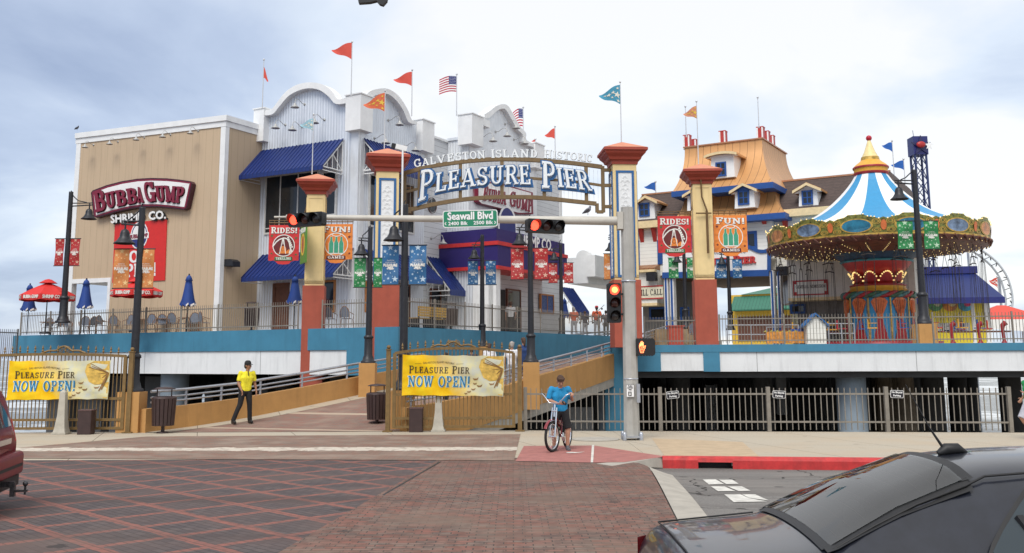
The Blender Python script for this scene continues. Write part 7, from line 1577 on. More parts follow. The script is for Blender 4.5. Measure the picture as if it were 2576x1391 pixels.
tboy, Mb = person('boy in blue T-shirt and black shorts looking at his phone while straddling a bicycle', bl0, R(8), pose(hip=hp_, chest=(.01, -.0, 1.20), neck=(0, -.04, 1.40), head=(0, -.11, 1.52), shL=(-.19, -.01, 1.345), shR=(.19, -.01, 1.345), elL=(-.27, -.02, 1.10), elR=(.29, .03, 1.10), wrL=(-.08, -.24, 1.03), wrR=V((gR.x+.0, gR.y+.075, gR.z+.01)), dirR=(0, -1, -.1), thR=(-1, 0, .3), gripR=(0, 0, 0), dirL=(.8, -.35, .1), thL=(0, -.3, 1), knL=(-.15, -.05, .49), knR=(.17, -.02, .49), anL=(-.14, .0, .09), anR=(.16, -.04, .09)), SKIN, BLUS, BLK, SHW, HBR, .98, sleeve=.6, short=True, nod=R(32))
pc_ = Mb @ V((.04, -.32, 1.045)); mb = MB(); mb.M = Matrix.Translation(pc_) @ Matrix.Rotation(R(35), 4, 'Y') @ Matrix.Rotation(R(-35), 4, 'X'); mb.box(-.055, .055, -.005, .005, -.03, .03); tag(mb.build('phone', BLACK, None, pc_), 'small black phone in the hand of the boy with the bicycle', 'phone')
# people farther off
WHS = cloth('shirt_white', (.74, .74, .76)); NAVS = cloth('shirt_navy', (.02, .05, .16)); GRS = cloth('shirt_green', (.02, .30, .09)); ORS = cloth('shirt_orange', (.55, .10, .04)); GRYT = cloth('trousers_grey', (.32, .33, .36)); HG = mat('hair_grey', (.36, .33, .30), .8, var=.3, scale=50); DKS = cloth('shirt_dark', (.05, .05, .07))
def far(lab, x, Y, z, rz, shirt, legs, hair, s=1., **k):
    p = ony(x, 900, Y); p.z = z; kw = dict(hands=False, vox=.022); kw.update(k)
    return person(lab, p, R(rz), pose(elL=(-.27, .02, 1.14), elR=(.27, .0, 1.14), wrL=(-.25, -.10, .93), wrR=(.26, -.08, .92), anL=(-.12, .12, .09), anR=(.12, -.10, .09)), SKIN, shirt, legs, SHB, hair, s, **kw)
far('grey haired man in white shirt walking up the ramp behind the gate', 1288, 34.8, .82, 170, WHS, GRYT, HG, 1.0)
far('person in navy shirt on the ramp beside the lamp post pedestal', 1317, 36.6, 1.0, 200, NAVS, NAVS, HBR, 1.0, long_hair=True)
far('dark haired person whose head shows above the right gate banner', 1122, 33.2, .55, 150, DKS, BLK, HB, .93)
far('brown haired person at the ramp wall, left of the pair behind the gate', 1186, 35.2, .82, 190, DKS, GRYT, HBR, .90)
far('brown haired person at the ramp wall, right of the pair behind the gate', 1231, 36.2, .92, 170, WHS, GRYT, HBR, .92, long_hair=True)
STR = mat('shirt_stripe', (.70, .70, .70), .85, stripes=(0, .07, .4, (.10, .10, .14)))
far('person in black and white striped shirt entering the restaurant', 1285, 51.5, HL, 180, STR, BLK, HBR, 1.0)
far('person in orange shirt left of the two at the far deck fence', 1445, 57.5, HL, 190, ORS, GRYT, HG, 1.0)
far('person in orange shirt and red cap at the far deck fence', 1503, 58.5, HL, 180, ORS, GRYT, HB, 1.06, cap=mat('cap_red2', (.45, .02, .03), .8))
far('person in dark shirt between the two orange shirts on the far deck', 1473, 59.5, HL, 200, DKS, GRYT, HBR, .92)
far('person in grey beside the vertical traffic signal on the far deck', 1526, 58, HL, 170, DKS, BLK, HB, .9)
far('person in black at the top of the ramp beside the red pylon', 1553, 53.5, 2.2, 120, BLK, mat('shorts_red', (.5, .04, .03), .8), HB, 1.0, short=True)
jp = onz(2600, 1106, 0); person('red haired runner in green T-shirt at the right edge of the pavement', jp, R(-75), pose(elL=(-.27, .16, 1.18), wrL=(-.24, -.02, 1.02), elR=(.27, -.12, 1.16), wrR=(.2, -.28, 1.18), knL=(-.1, -.22, .55), anL=(-.1, .05, .20), knR=(.1, .02, .52), anR=(.1, .18, .10)), SKIN, GRS, cloth('shorts_pale', (.45, .45, .5)), SHW, mat('hair_red', (.16, .055, .02), .8, var=.3, scale=40), .95, short=True, long_hair=True)
# ---------------------------------------------------------------- flags
FRED = mat('flag_red', (.62, .075, .05), .7, var=.05); FBLU = mat('flag_blue', (.015, .11, .42), .7); FOR_ = mat('flag_orange', (.62, .13, .05), .7); FTEAL = mat('flag_teal', (.05, .27, .40), .7); FPALE = mat('flag_pale_blue', (.30, .50, .58), .7); FYEL = mat('flag_star_yellow', (.72, .48, .06), .7); FCRM = mat('flag_star_cream', (.72, .70, .60), .7); POLE = mat('flagpole', (.60, .61, .62), .4, .3)
def flag(lab, top, base, Y, tip, ya, yb_, m, star_m=None, us=False, limp=False, cat='flag', fs=1, gold=True):
    a, b = ony(*base, Y), ony(*top, Y); a = V((b.x+(a.x-b.x)*0, b.y, a.z)); H_ = b.z-a.z
    t = thing('flag', lab, cat, a, 0, 'flags over the pier'); r_ = .022*(Y/45)
    mb = MB(); mb.tube([a, b], [r_*1.2, r_*.8], 6); mb.ball(b, r_*2.4, n=8, k=6); mb.build('flagpole', POLE, t)
    if tip is None: return
    za, zb = ony(top[0], ya, Y).z, ony(top[0], yb_, Y).z; T = ony(*tip, Y); L = T.x-b.x; s = 1 if L > 0 else -1; L = abs(L); hg = za-zb
    def fn(x, y, d):      # x 0..1 away from the pole, y 0..1 down
        if us: zz = za-hg*y-.14*hg*x*(1-.5*x)*0+.10*hg*math.sin(3.3*x)-hg*.18*x
        else:
            zc = (za+zb)/2+(T.z-(za+zb)/2)*x; zz = zc+(.5-y)*hg*(1-x*.92)+.06*hg*math.sin(6*x)
        return V((b.x+s*L*x*(1-.08*x), b.y-.05*L*math.sin(5.5*x+2*y)*x-d, zz))
    mb = MB(); nx, ny = 14, 13
    for d, fl in ((0, 0),):
        vs = [fn(i/nx, j/ny, 0) for j in range(ny+1) for i in range(nx+1)]
        for j in range(ny):
            for i in range(nx):
                mm = 0
                if us: mm = 2 if (i < nx*.42 and j < 7) else (0 if j % 2 == 0 else 1)
                k = len(mb.v); mb.add([vs[j*(nx+1)+i], vs[j*(nx+1)+i+1], vs[(j+1)*(nx+1)+i+1], vs[(j+1)*(nx+1)+i]], [(0, 1, 2, 3)], mm, True)
    c_ = mb.build('cloth', [m]+([WHITE, NAVY] if us else []), t)
    if star_m:
        mb = MB()
        for cx, cy, rr in ((.14, .55, .16), (.32, .40, .10), (.36, .75, .07), (.52, .5, .13), (.12, .18, .07), (.70, .45, .08), (.1, .88, .08)):
            for d in (.012, -.012): mb.add([fn(cx+px_*hg/L, cy-py_, d) for px_, py_ in star((0, 0), rr*1.25, a=100)]+[fn(cx, cy, d)], [(i, (i+1) % 10, 10) for i in range(10)])
        mb.build('star_print', star_m, t)
    if us:
        mb = MB()
        for j in range(5):
            for i in range(6):
                for d in (.012,): mb.add([fn(.03+.065*i+(.03 if j % 2 else 0)+px_*.6, .05+.1*j-py_, d) for px_, py_ in star((0, 0), .028)], [tuple(range(10))])
        mb.build('star_print', WHITE, t)
flag('red pennant hanging limp on the left pole of the pavilion roof', (664, 150), (661, 275), 46, (676, 204), 166, 196, FRED)
flag('red pennant highest of all, above the pavilion corner', (886, 105), (884, 243), 43.5, (830, 126), 107, 150, FRED)
flag('red pennant on the pole right of the orange star flag', (1037, 176), (1035, 292), 46, (986, 200), 180, 217, FRED)
flag('American flag on the pole between the two curved gables', (1149, 187), (1147, 292), 50.5, (1101, 222), 192, 231, mat('flag_us_red', (.42, .02, .05), .7), us=True)
flag('American flag partly behind the right curved gable', (1316, 270), (1316, 340), 60, (1288, 296), 274, 318, mat('flag_us_red', (0, 0, 0)), us=True)
flag('red pennant behind the arch lettering, right of the gable', (1396, 318), (1396, 400), 60, (1368, 340), 322, 350, FRED)
flag('tiny red pennant just right of the gable behind the arch', (1347, 350), (1347, 380), 66, (1336, 355), 350, 358, FRED)
flag('orange flag with yellow stars on the left tall pylon', (969, 228), (969, 374), 38.4, (910, 263), 233, 281, FOR_, FYEL)
flag('teal flag with cream stars on the right tall pylon', (1560, 206), (1563, 358), 39.6, (1502, 241), 213, 263, FTEAL, FCRM)
flag('faded pale blue star flag on the short left pylon', (789, 288), (789, 438), 39.9, (752, 314), 298, 330, FPALE, FCRM)
flag('faded orange star flag on the short right pylon', (1752, 255), (1755, 413), 40.6, (1716, 287), 266, 299, mat('flag_faded_orange', (.58, .24, .14), .7), FYEL)
flag('bare flagpole on the left edge of the copper tower', (1724, 268), (1726, 345), 57, None, 0, 0, FRED)
flag('bare flagpole on the right corner of the copper tower', (1906, 245), (1911, 322), 55, None, 0, 0, FRED)
flag('blue pennant over the left shingle wing of the ticket hall', (1649, 457), (1649, 490), 66, (1618, 470), 458, 481, FBLU)
flag('upper blue pennant right of the swing ride spire', (2244, 354), (2249, 460), 58, (2216, 366), 358, 383, FBLU)
flag('lower blue pennant right of the swing ride spire', (2273, 400), (2277, 470), 58, (2238, 415), 403, 428, FBLU)
flag('red pennant with white star beside the coaster loop', (2509, 696), (2510, 760), 62, (2486, 706), 699, 726, FRED, WHITE)
# unidentified dark shape at the top of the view, built as a hung plate
c = ony(936, -30, 17.5); t = thing('hanging_signal', 'dark underside of a sign hanging into the top edge of the photo', 'hanging sign', c); f = Fr(V((0, 17.5, 0)), V((1, 0, 0)))
mb = MB(); mb.prism([f.px(*p) for p in ((902, 7), (930, 5), (947, 1), (954, 9), (963, 12), (973, 1), (985, -60), (890, -60))], (0, .12, 0)); mb.build('backplate', BLACK, t)
mb = MB(); mb.tube([f.px(936, -58), f.px(936, -58)+V((0, .06, 3))], .02, 6); mb.build('hanger', BLACK, t)
# ---------------------------------------------------------------- patio
UMR = mat('umbrella_red', (.60, .022, .018), .7, var=.08, scale=3); UMB = mat('umbrella_blue', (.012, .05, .24), .7, var=.12, scale=3); UW = mat('umbrella_print', (.75, .70, .65), .7)
def open_umbrella(lab, x, ytop, yrim, rpx, Y):
    c = ony(x, ytop, Y); zr_ = ony(x, yrim, Y).z; r_ = rpx/FOC*Y; b = V((c.x, c.y, HL)); t = thing('patio_umbrella', lab, 'umbrella', b, 0, 'open red umbrellas on the patio')
    mb = MB(); mb.tube([b, c], .025, 8); mb.lathe([(.25, 0), (.25, .08), (.05, .1)], 12, b); mb.build('pole', DARK, t)
    mb = MB(); n = 8
    for i in range(n):
        a0, a1 = 2*math.pi*i/n+.2, 2*math.pi*(i+1)/n+.2; p0, p1 = V((math.cos(a0), math.sin(a0), 0)), V((math.cos(a1), math.sin(a1), 0)); hz = c.z-zr_; vs = []
        for k in range(6):
            q = k/5
            for j in range(5): pp = p0.lerp(p1, j/4); vs.append(V((c.x, c.y, c.z-.08-hz*(q**1.25)+.07*q*math.sin(math.pi*j/4)*0-.05*q*math.sin(math.pi*j/4)))+pp*(r_*q))
        mb.add(vs, [(k*5+j, k*5+j+1, (k+1)*5+j+1, (k+1)*5+j) for k in range(5) for j in range(4)], 0, True)
        e = vs[-5:]; mb.add(e+[p-V((0, 0, .24)) for p in e], [(j, j+1, 6+j, 5+j) for j in range(4)], 0, True)
    mb.lathe([(0, c.z+.10), (.16, c.z+.06), (.42, c.z-.10)], 8, (c.x, c.y, 0)); mb.build('canopy', UMR, t)
    mb = MB()
    for i, txt in ((4, 'SHRIMP CO.'), (5, 'BUBBA GUMP'), (6, 'SHRIMP CO.'), (7, 'BUBBA GUMP')):
        a0, a1 = 2*math.pi*i/n+.2, 2*math.pi*(i+1)/n+.2; p0, p1 = V((r_*math.cos(a0), r_*math.sin(a0), 0)), V((r_*math.cos(a1), r_*math.sin(a1), 0)); d = (p1-p0); L = d.length; d /= L; nn = V((d.y, -d.x, 0))
        fn = flat_on(V((c.x, c.y, zr_-.08-.24))+p0+d*(L*.1), d, V((0, 0, 1)), nn); sans(mb, txt, fn, L*.8, .15, 0, .04, d=.02, bold=.01)
    mb.build('lettering', UW, t)
open_umbrella('open red umbrella at the left end of the patio', 122, 707, 738, 66, 45.2)
open_umbrella('open red umbrella behind the lamp post and orange banners', 345, 704, 727, 63, 43.2)
ub_ = None
def closed_umbrella(lab, x, ytop, ybot, Y, zb_=HL):
    c = ony(x, ytop, Y); zb2 = ony(x, ybot, Y).z; b = V((c.x, c.y, zb_)); t = thing('patio_umbrella', lab, 'umbrella', b, 0, 'closed blue umbrellas on the patio')
    mb = MB(); mb.tube([b, V((c.x, c.y, zb2+.2))], .025, 8); mb.ball(c+V((0, 0, .03)), .04, n=8); mb.build('pole', DARK, t)
    L = c.z-zb2; mb = MB(); n = 16; vs = []
    pr = ((.03, 0), (.10, .05), (.16, .18), (.13, .19), (.15, .30), (.19, .55), (.24, .80), (.30, 1.0))
    for q, (r_, z_) in enumerate(pr): vs += [V((c.x, c.y, c.z-L*z_))+V((math.cos(2*math.pi*j/n), math.sin(2*math.pi*j/n), 0))*(r_*(1+(.22 if j % 2 else -.15)*z_))+V((0, 0, (.05 if j % 2 else -.03)*(q == 7))) for j in range(n)]
    mb.add(vs, [(q*n+j, q*n+(j+1) % n, (q+1)*n+(j+1) % n, (q+1)*n+j) for q in range(len(pr)-1) for j in range(n)], 0, True); mb.build('canopy', UMB, t)
    mb = MB(); e = vs[-n:]; mb.add([p+V((0, -.012, .09)) for p in e]+[p+V((0, -.015, .0)) for p in e], [(j, (j+1) % n, n+(j+1) % n, n+j) for j in range(0, n, 2)]); mb.build('print', UW, t)
closed_umbrella('closed blue umbrella below the open red one at far left', 76, 716, 782, 46.5)
closed_umbrella('closed blue umbrella in front of the porch of the tan block', 218, 703, 776, 44.2)
closed_umbrella('closed blue umbrella alone before the tan wall, right of the poster', 476, 692, 770, 43.2)
closed_umbrella('closed blue umbrella left of the RIDES! pylon under the blue awning', 743, 695, 764, 42.2)
closed_umbrella('closed blue umbrella right of the restaurant under the last awning', 1420, 752, 800, 60)
WICK = mat('wicker_blue', (.16, .19, .25), .8, var=.3, scale=40); RATT = mat('rattan', (.22, .105, .05), .6, var=.3, scale=10)
def arc(c, rx, rz, a0, a1, y0, y1, n=9): return [(c[0]+rx*math.cos(R(a0+(a1-a0)*i/n)), y0+(y1-y0)*math.sin(math.pi*i/n), c[1]+rz*math.sin(R(a0+(a1-a0)*i/n))) for i in range(n+1)]
chair = thing('bistro_chair', 'x', 'chair', (0, 0, 0), 0, 'wicker bistro chairs on the patio')
mb = MB(); mb.lathe([(0, .44), (.21, .44), (.22, .46), (0, .475)], 14); mb.build('seat', WICK, chair)
mb = MB(); P_ = [(.2*math.cos(R(q)), .19+.03*math.sin(R(q)), .62+.32*math.sin(R(q))) for q in range(0, 181, 20)]+[(-.17, .17, .50), (.17, .17, .50)]; mb.prism(P_, (0, .025, 0)); mb.build('backrest', WICK, chair)
mb = MB(); mb.tube([(-.21, .17, .46), (-.22, .19, .62)]+[(.22*math.cos(R(q)), .20+.03*math.sin(R(q)), .62+.34*math.sin(R(q))) for q in range(160, 19, -20)]+[(.22, .19, .62), (.21, .17, .46)], .018, 6)
for s in (-1, 1): mb.tube([(s*.22, .19, .72), (s*.26, .0, .66), (s*.24, -.16, .62), (s*.2, -.18, .45)], .016, 6)
mb.build('back_frame', RATT, chair)
for sx in (-1, 1):
    for sy in (-1, 1): mb = MB(); mb.tube([(sx*.18, sy*.17, .44), (sx*.21, sy*.21, 0)], .017, 6); mb.build('leg', RATT, chair)
tabl = thing('patio_table', 'x', 'table', (0, 0, 0), 0, 'square tables on the patio')
mb = MB(); mb.box(-.42, .42, -.42, .42, .71, .75); mb.build('tabletop', RATT, tabl); mb = MB(); mb.tube([(0, 0, 0), (0, 0, .71)], .04, 8); mb.lathe([(.28, 0), (.28, .03), (.06, .06)], 12); mb.build('pedestal', DARK, tabl)
first = [True, True]
def put(proto, k, x, v, rz, lab, fr=None, zb=HL):
    f = fr or FL; g = off(f, -v); u = g.uz(x, 832)[0]; p = g.P(u, zb)
    if first[k]: proto.location = p; proto.rotation_euler = (0, 0, R(rz)); proto['label'] = lab; first[k] = False
    else: dup(proto, p, R(rz), lab)
CH = ((118, 1.6, 150, 'leftmost, under the open red umbrella'), (140, 2.3, 60, 'second from the left, under the open red umbrella'), (166, 1.4, 200, 'just left of the porch post'), (212, 1.5, 165, 'below the closed umbrella at the porch'), (228, 2.0, 30, 'right of the closed umbrella at the porch, turned away'), (256, 1.4, 220, 'in front of the right porch trim'), (286, 1.5, 185, 'first right of the porch'), (302, 2.2, 170, 'second right of the porch, farther back'), (322, 1.5, 140, 'just left of the lamp post with orange banners'),
      (376, 1.5, 150, 'first right of the lamp post with orange banners'), (406, 1.9, 170, 'second right of the lamp post with orange banners'), (434, 1.3, 190, 'third right of the lamp post, nearest the fence'), (456, 1.7, 75, 'side-on left of the closed umbrella before the tan wall'), (488, 1.6, 165, 'right of the closed umbrella before the tan wall'), (514, 1.6, -80, 'last before the white corner trim, facing left'))
for x, v, rz, w_ in CH: put(chair, 0, x, v, rz+29-180, 'wicker bistro chair '+w_)
for x, v, w_ in ((800, 1.4, 'left, beside the short left pylon'), (842, 1.6, 'right, under the dark window')): put(chair, 0, x+30, v, 160, 'wicker bistro chair behind the pylon fence, '+w_)
for x, w_ in ((1748, 'left of a pair'), (1772, 'right of a pair')): put(chair, 0, x, 1.2, 10, 'bistro chair behind the fence by the small right pylon, '+w_, FR_, HR)
for x, v, w_ in ((128, 2.0, 'under the open red umbrella at left'), (240, 2.4, 'beside the porch'), (350, 2.2, 'under the second red umbrella'), (420, 2.4, 'between chairs right of the lamp post'), (476, 2.2, 'at the closed umbrella before the tan wall')): put(tabl, 1, x, v, 0, 'brown square patio table '+w_)
BENY = mat('bench_yellow', (.62, .36, .06), .6, var=.2, scale=8)
for x, lab in ((1069, 'yellow slatted bench left of a pair beside the entrance column'), (1099, 'yellow slatted bench right of a pair beside the entrance column')):
    g = off(FC, -.9); u = g.uz(x, 830)[0]; f = g; t = thing('bench', lab, 'bench', g.P(u, HL), 0, 'yellow benches by the restaurant')
    mb = MB()
    for i in range(4): mb.fbox(f, u-.62, u+.62, HL+.44, HL+.47, -.38+.11*i, -.29+.11*i)
    mb.build('seat', BENY, t); mb = MB()
    for i in range(4): mb.fbox(f, u-.62, u+.62, HL+.52+.11*i, HL+.61+.11*i, .06, .09)
    mb.build('backrest', BENY, t)
    for s in (-.5, .5): mb = MB(); mb.fbox(f, u+s-.03, u+s+.03, HL, HL+.435, -.36, -.02); mb.fbox(f, u+s-.03, u+s+.03, HL, HL+.9, .01, .058); mb.build('leg', DARK, t)
# ---------------------------------------------------------------- swing ride
RX, RY = ony(2216, 850, 49).x, 49.
rc = V((RX, RY, HR)); ride = thing('swing_ride', 'swing carousel with blue and white striped top and ornate gilded rim', 'fairground ride', rc)
yz = lambda y: ony(2216, y, RY).z
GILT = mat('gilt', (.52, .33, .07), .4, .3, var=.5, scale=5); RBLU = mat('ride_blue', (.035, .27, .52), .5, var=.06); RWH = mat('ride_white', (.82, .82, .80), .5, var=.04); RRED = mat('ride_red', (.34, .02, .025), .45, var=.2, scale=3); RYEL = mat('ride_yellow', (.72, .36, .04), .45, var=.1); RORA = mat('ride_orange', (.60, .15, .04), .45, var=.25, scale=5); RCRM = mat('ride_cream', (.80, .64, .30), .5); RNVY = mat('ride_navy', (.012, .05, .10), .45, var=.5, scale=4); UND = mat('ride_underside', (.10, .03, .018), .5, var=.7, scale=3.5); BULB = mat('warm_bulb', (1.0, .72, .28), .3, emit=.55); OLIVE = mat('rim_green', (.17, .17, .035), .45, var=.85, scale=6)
Rr, zR0, zR1 = 5.25, 7.55, 8.35
zt0 = yz(441); ns = 24
def cprof(t): return .80+(Rr-.15-.80)*(t**1.18), zt0+(zR1-.05-zt0)*(1-(1-t)**1.0)-.50*math.sin(math.pi*t)
mb = MB(); sec = 16
for i in range(sec):
    for k in range(12):
        (r0, za), (r1, zb) = cprof(k/12), cprof((k+1)/12); vs = []
        for j in range(4):
            a = 2*math.pi*(i+j/3)/sec-.12
            for rr, zz in ((r0, za), (r1, zb)): s_ = 1-.012*math.sin(math.pi*j/3); vs.append((RX+rr*s_*math.cos(a), RY+rr*s_*math.sin(a), zz))
        mb.add(vs, [(2*j, 2*j+1, 2*j+3, 2*j+2) for j in range(3)], i % 2, True)
mb.build('canopy', [RWH, RBLU], ride)
z8y = lambda v: yz(285.8+.323*v)
mb = MB(); mb.lathe([(.80, z8y(482)), (.86, z8y(478)), (.86, z8y(462))], 24, (RX, RY, 0), 1); mb.lathe([(.83, z8y(462)), (.83, z8y(438)), (.85, z8y(432))], 24, (RX, RY, 0), 0); mb.lathe([(.88, z8y(432)), (.9, z8y(422)), (.86, z8y(416))], 24, (RX, RY, 0), 1); mb.lathe([(.86, z8y(416)), (.74, z8y(398)), (.58, z8y(380)), (.48, z8y(366))], 24, (RX, RY, 0), 0); mb.build('crown', [RYEL, RRED], ride)
mb = MB(); mb.lathe([(.47, z8y(366)), (.44, z8y(340))], 20, (RX, RY, 0), 1); mb.lathe([(.42, z8y(340)), (.28, z8y(300)), (.14, z8y(240)), (.07, z8y(208))], 20, (RX, RY, 0)); mb.build('spire', [RCRM, GILT], ride)
mb = MB(); mb.ball((RX, RY, z8y(191)), .15, n=16, k=10); mb.build('finial_ball', mat('ball_red', (.45, .01, .03), .3), ride)
PICS = [mat('rim_sea', (.02, .16, .26), .4, var=.6, scale=2.2), mat('rim_beach', (.14, .20, .30), .4, var=.8, scale=2.5), mat('rim_sunset', (.50, .20, .06), .4, var=.6, scale=2.5)]
npn = 14
for i in range(npn):
    a0 = 2*math.pi*(i-.5)/npn-math.pi/2-.06; da = 2*math.pi/npn
    def cp(s, z, d=0): a = a0+da*(s+.5); return V((RX+(Rr+d)*math.cos(a), RY+(Rr+d)*math.sin(a), z))
    fn = lambda x, y, d: cp(x, zR0+y, d+.02+.08*max(0, y))
    crest = [(-.5, .80), (-.42, .72), (-.34, .80), (-.22, .84), (-.14, .95), (.14, .95), (.22, .84), (.34, .80), (.42, .72), (.5, .80)]
    mb = MB(); low = [(-.5+.1*k, -.02) for k in range(11)]
    for (xa, ya), (xb, yb) in zip(crest[:-1], crest[1:]):
        for d in (0, -.06): mb.add([fn(xa, 0, d), fn(xb, 0, d), fn(xb, yb, d), fn(xa, ya, d)], [(0, 1, 2, 3)])
    pn = mb.build('rim_panel', OLIVE, ride)
    mb = MB(); pic = PICS[(0, 1, 2, 0, 2, 1, 0)[i % 7]]; ringpoly(mb, (0, .42), .27, .29, fn, .035); mb.build('painting', pic, pn)
    mb = MB(); ringpoly(mb, (0, .42), .31, .335, fn, .03, wd=.045)
    for sx in (-1, 1):
        for rr in (.085, .05): ringpoly(mb, (sx*.37, .60-.1*rr), rr, rr*1.6, fn, .03, wd=.02, n=12); ringpoly(mb, (sx*.37, .20), rr, rr*1.3, fn, .03, wd=.02, n=12)
    mb.add([p for x in range(11) for p in (fn(-.5+.1*x, -.02, .05), fn(-.5+.1*x, .07, .05))], [(2*k, 2*k+2, 2*k+3, 2*k+1) for k in range(10)]); mb.build('scroll', GILT, pn)
    mb = MB(); ringpoly(mb, (.5, .42), .055, .24, fn, .045); mb.build('jewel', RORA, pn)
    mb = MB()
    for xa, ya in crest[1:-1]+[(-.28, .82), (.28, .82), (0, .95)]: mb.ball(fn(xa, ya+.01, .03), .03, n=6, k=4)
    mb.build('light_string', BULB, pn)
mb = MB(); n = 48; vs = []
prof_u = [(Rr+.04, zR0+.06), (Rr+.1, zR0-.06), (Rr-.06, zR0-.22), (Rr-.5, zR0-.30), (3.9, zR0-.36), (2.6, zR0-.5), (2.05, z8y(1062)-.05)]
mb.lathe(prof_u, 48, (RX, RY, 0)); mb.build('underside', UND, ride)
mb = MB()
for i in range(56):
    a = 2*math.pi*i/56; mb.tube([(RX+(Rr+.1)*math.cos(a), RY+(Rr+.1)*math.sin(a), zR0-.02), (RX+(Rr+.02)*math.cos(a+.05), RY+(Rr+.02)*math.sin(a+.05), zR0-.26)], [.06, .03], 6)
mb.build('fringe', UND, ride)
mb = MB()
for i in range(npn*2):
    a = 2*math.pi*i/npn/2
    for k in range(8): q = k/7; rr = 2.4+(Rr-.5-2.4)*q; mb.ball((RX+rr*math.cos(a), RY+rr*math.sin(a), zR0-.49+.15*q**1.5), .02, n=5, k=4)
for i in range(60): a = 2*math.pi*i/60; mb.ball((RX+(Rr+.04)*math.cos(a), RY+(Rr+.04)*math.sin(a), zR0-.20), .02, n=5, k=4)
mb.build('light_string', BULB, ride)
z10y = lambda v: yz(653.4+.3522*v)
mb = MB(); mb.lathe([(2.1, z8y(1062)), (2.12, z8y(1075)), (1.98, z8y(1112)), (1.72, z8y(1150))], 32, (RX, RY, 0)); mb.build('upper_bowl', RNVY, ride)
mb = MB(); mb.lathe([(1.74, z8y(1150)), (1.78, z8y(1158)), (1.70, z8y(1166))], 32, (RX, RY, 0)); mb.build('bowl_rim', mat('rim_teal', (.05, .25, .30), .4), ride)
mb = MB(); mb.lathe([(1.68, z8y(1166)), (1.45, z8y(1215)), (1.0, z8y(1262)), (.86, z8y(1310)), (1.0, z8y(1335)), (1.32, z8y(1340))], 32, (RX, RY, 0)); mb.build('red_bowl', mat('bowl_red', (.42, .03, .03), .35, var=.15), ride)
mb = MB()
for i in range(10):
    a = 2*math.pi*(i+.5)/10
    for k in range(11):
        q = k/10; th = a+.30*(q*2-1); zz = z8y(1310)+(z8y(1242)-z8y(1310))*math.sin(math.pi*q)**.7; rr = 1.22+.16*math.sin(math.pi*q); mb.ball((RX+rr*math.cos(th), RY+rr*math.sin(th), zz), .042, n=6, k=4)
mb.build('light_string', BULB, ride)
mb = MB(); vs = []
for i in range(10):
    a = 2*math.pi*(i+.5)/10; mb.add([(RX+1.15*math.cos(a-.30), RY+1.15*math.sin(a-.30), z8y(1318))]+[(RX+(1.18+.16*math.sin(math.pi*k/8))*math.cos(a-.3+.6*k/8), RY+(1.18+.16*math.sin(math.pi*k/8))*math.sin(a-.3+.6*k/8), z8y(1310)+(z8y(1242)-z8y(1310))*math.sin(math.pi*k/8)**.7) for k in range(9)]+[(RX+1.15*math.cos(a+.30), RY+1.15*math.sin(a+.30), z8y(1318))], [tuple(range(11))])
mb.build('petal_crown', RRED, ride)
mb = MB(); mb.lathe([(1.34, z10y(182)), (1.38, z10y(186)), (1.34, z10y(194))], 32, (RX, RY, 0), 1); mb.lathe([(1.32, z10y(194)), (1.34, z10y(210)), (1.48, z10y(228)), (1.66, z10y(240))], 32, (RX, RY, 0)); mb.build('collar', [RYEL, RRED], ride)
mb = MB()
for s in range(3):
    mb.tube([(RX+(1.68+.06*math.cos(9*a_+2.1*s))*math.cos(a_), RY+(1.68+.06*math.cos(9*a_+2.1*s))*math.sin(a_), z10y(258)+.09*math.sin(9*a_+2.1*s)) for a_ in [2*math.pi*i/72 for i in range(73)]], .10, 7, m=s)
mb.build('twisted_garland', [mat('garland_green', (.03, .10, .05), .4, var=.5), RRED, mat('garland_teal', (.05, .16, .16), .4, var=.5)], ride)
mb = MB(); mb.lathe([(1.58, z10y(258)), (1.58, HR+.22)], 32, (RX, RY, 0)); mb.build('drum', RBLU, ride)
for i in range(10):
    a = 2*math.pi*i/10-math.pi/2+.28
    def dp(s, z, d=0): th = a+s; return V((RX+(1.6+d)*math.cos(th), RY+(1.6+d)*math.sin(th), z))
    zt, zb = z10y(285), z10y(430); mb = MB(); m_ = [(-.24, zt-.18), (-.17, zt-.03), (-.06, zt+.04), (.06, zt+.04), (.17, zt-.03), (.24, zt-.18), (.10, zb+.25), (.07, zb), (-.07, zb), (-.10, zb+.25)]
    mb.prism([dp(s, z, .06) for s, z in m_], -V((math.cos(a), math.sin(a), 0))*.06)
    for k in range(5): s = -.16+.08*k; mb.tube([dp(s, zt-.1, .08), dp(s*.35, zb+.1, .08)], .03, 5)
    sh = mb.build('shell', RORA, ride)
    mb = MB(); mb.prism([dp(s, z, .05) for s, z in ((-.07, zb-.02), (.07, zb-.02), (.12, HR+.9), (.22, HR+.25), (-.22, HR+.25), (-.12, HR+.9))], -V((math.cos(a), math.sin(a), 0))*.05); mb.build('shell_foot', RRED, sh)
    mb = MB(); mb.tube([dp(.314, HR+.2, .06), dp(.314, z10y(262), .06)], .045, 6); mb.build('twisted_post', GILT, ride)
mb = MB(); mb.lathe([(2.9, HR+.0), (2.9, HR+.22), (0, HR+.23)], 40, (RX, RY, 0)); mb.build('platform', RRED, ride)
CHN = mat('chain', (.05, .042, .04), .5, .6); SEATM = [mat('seat_yellow', (.65, .33, .03), .4), mat('seat_blue', (.02, .07, .25), .4), mat('seat_red', (.40, .03, .04), .4)]
k = 0
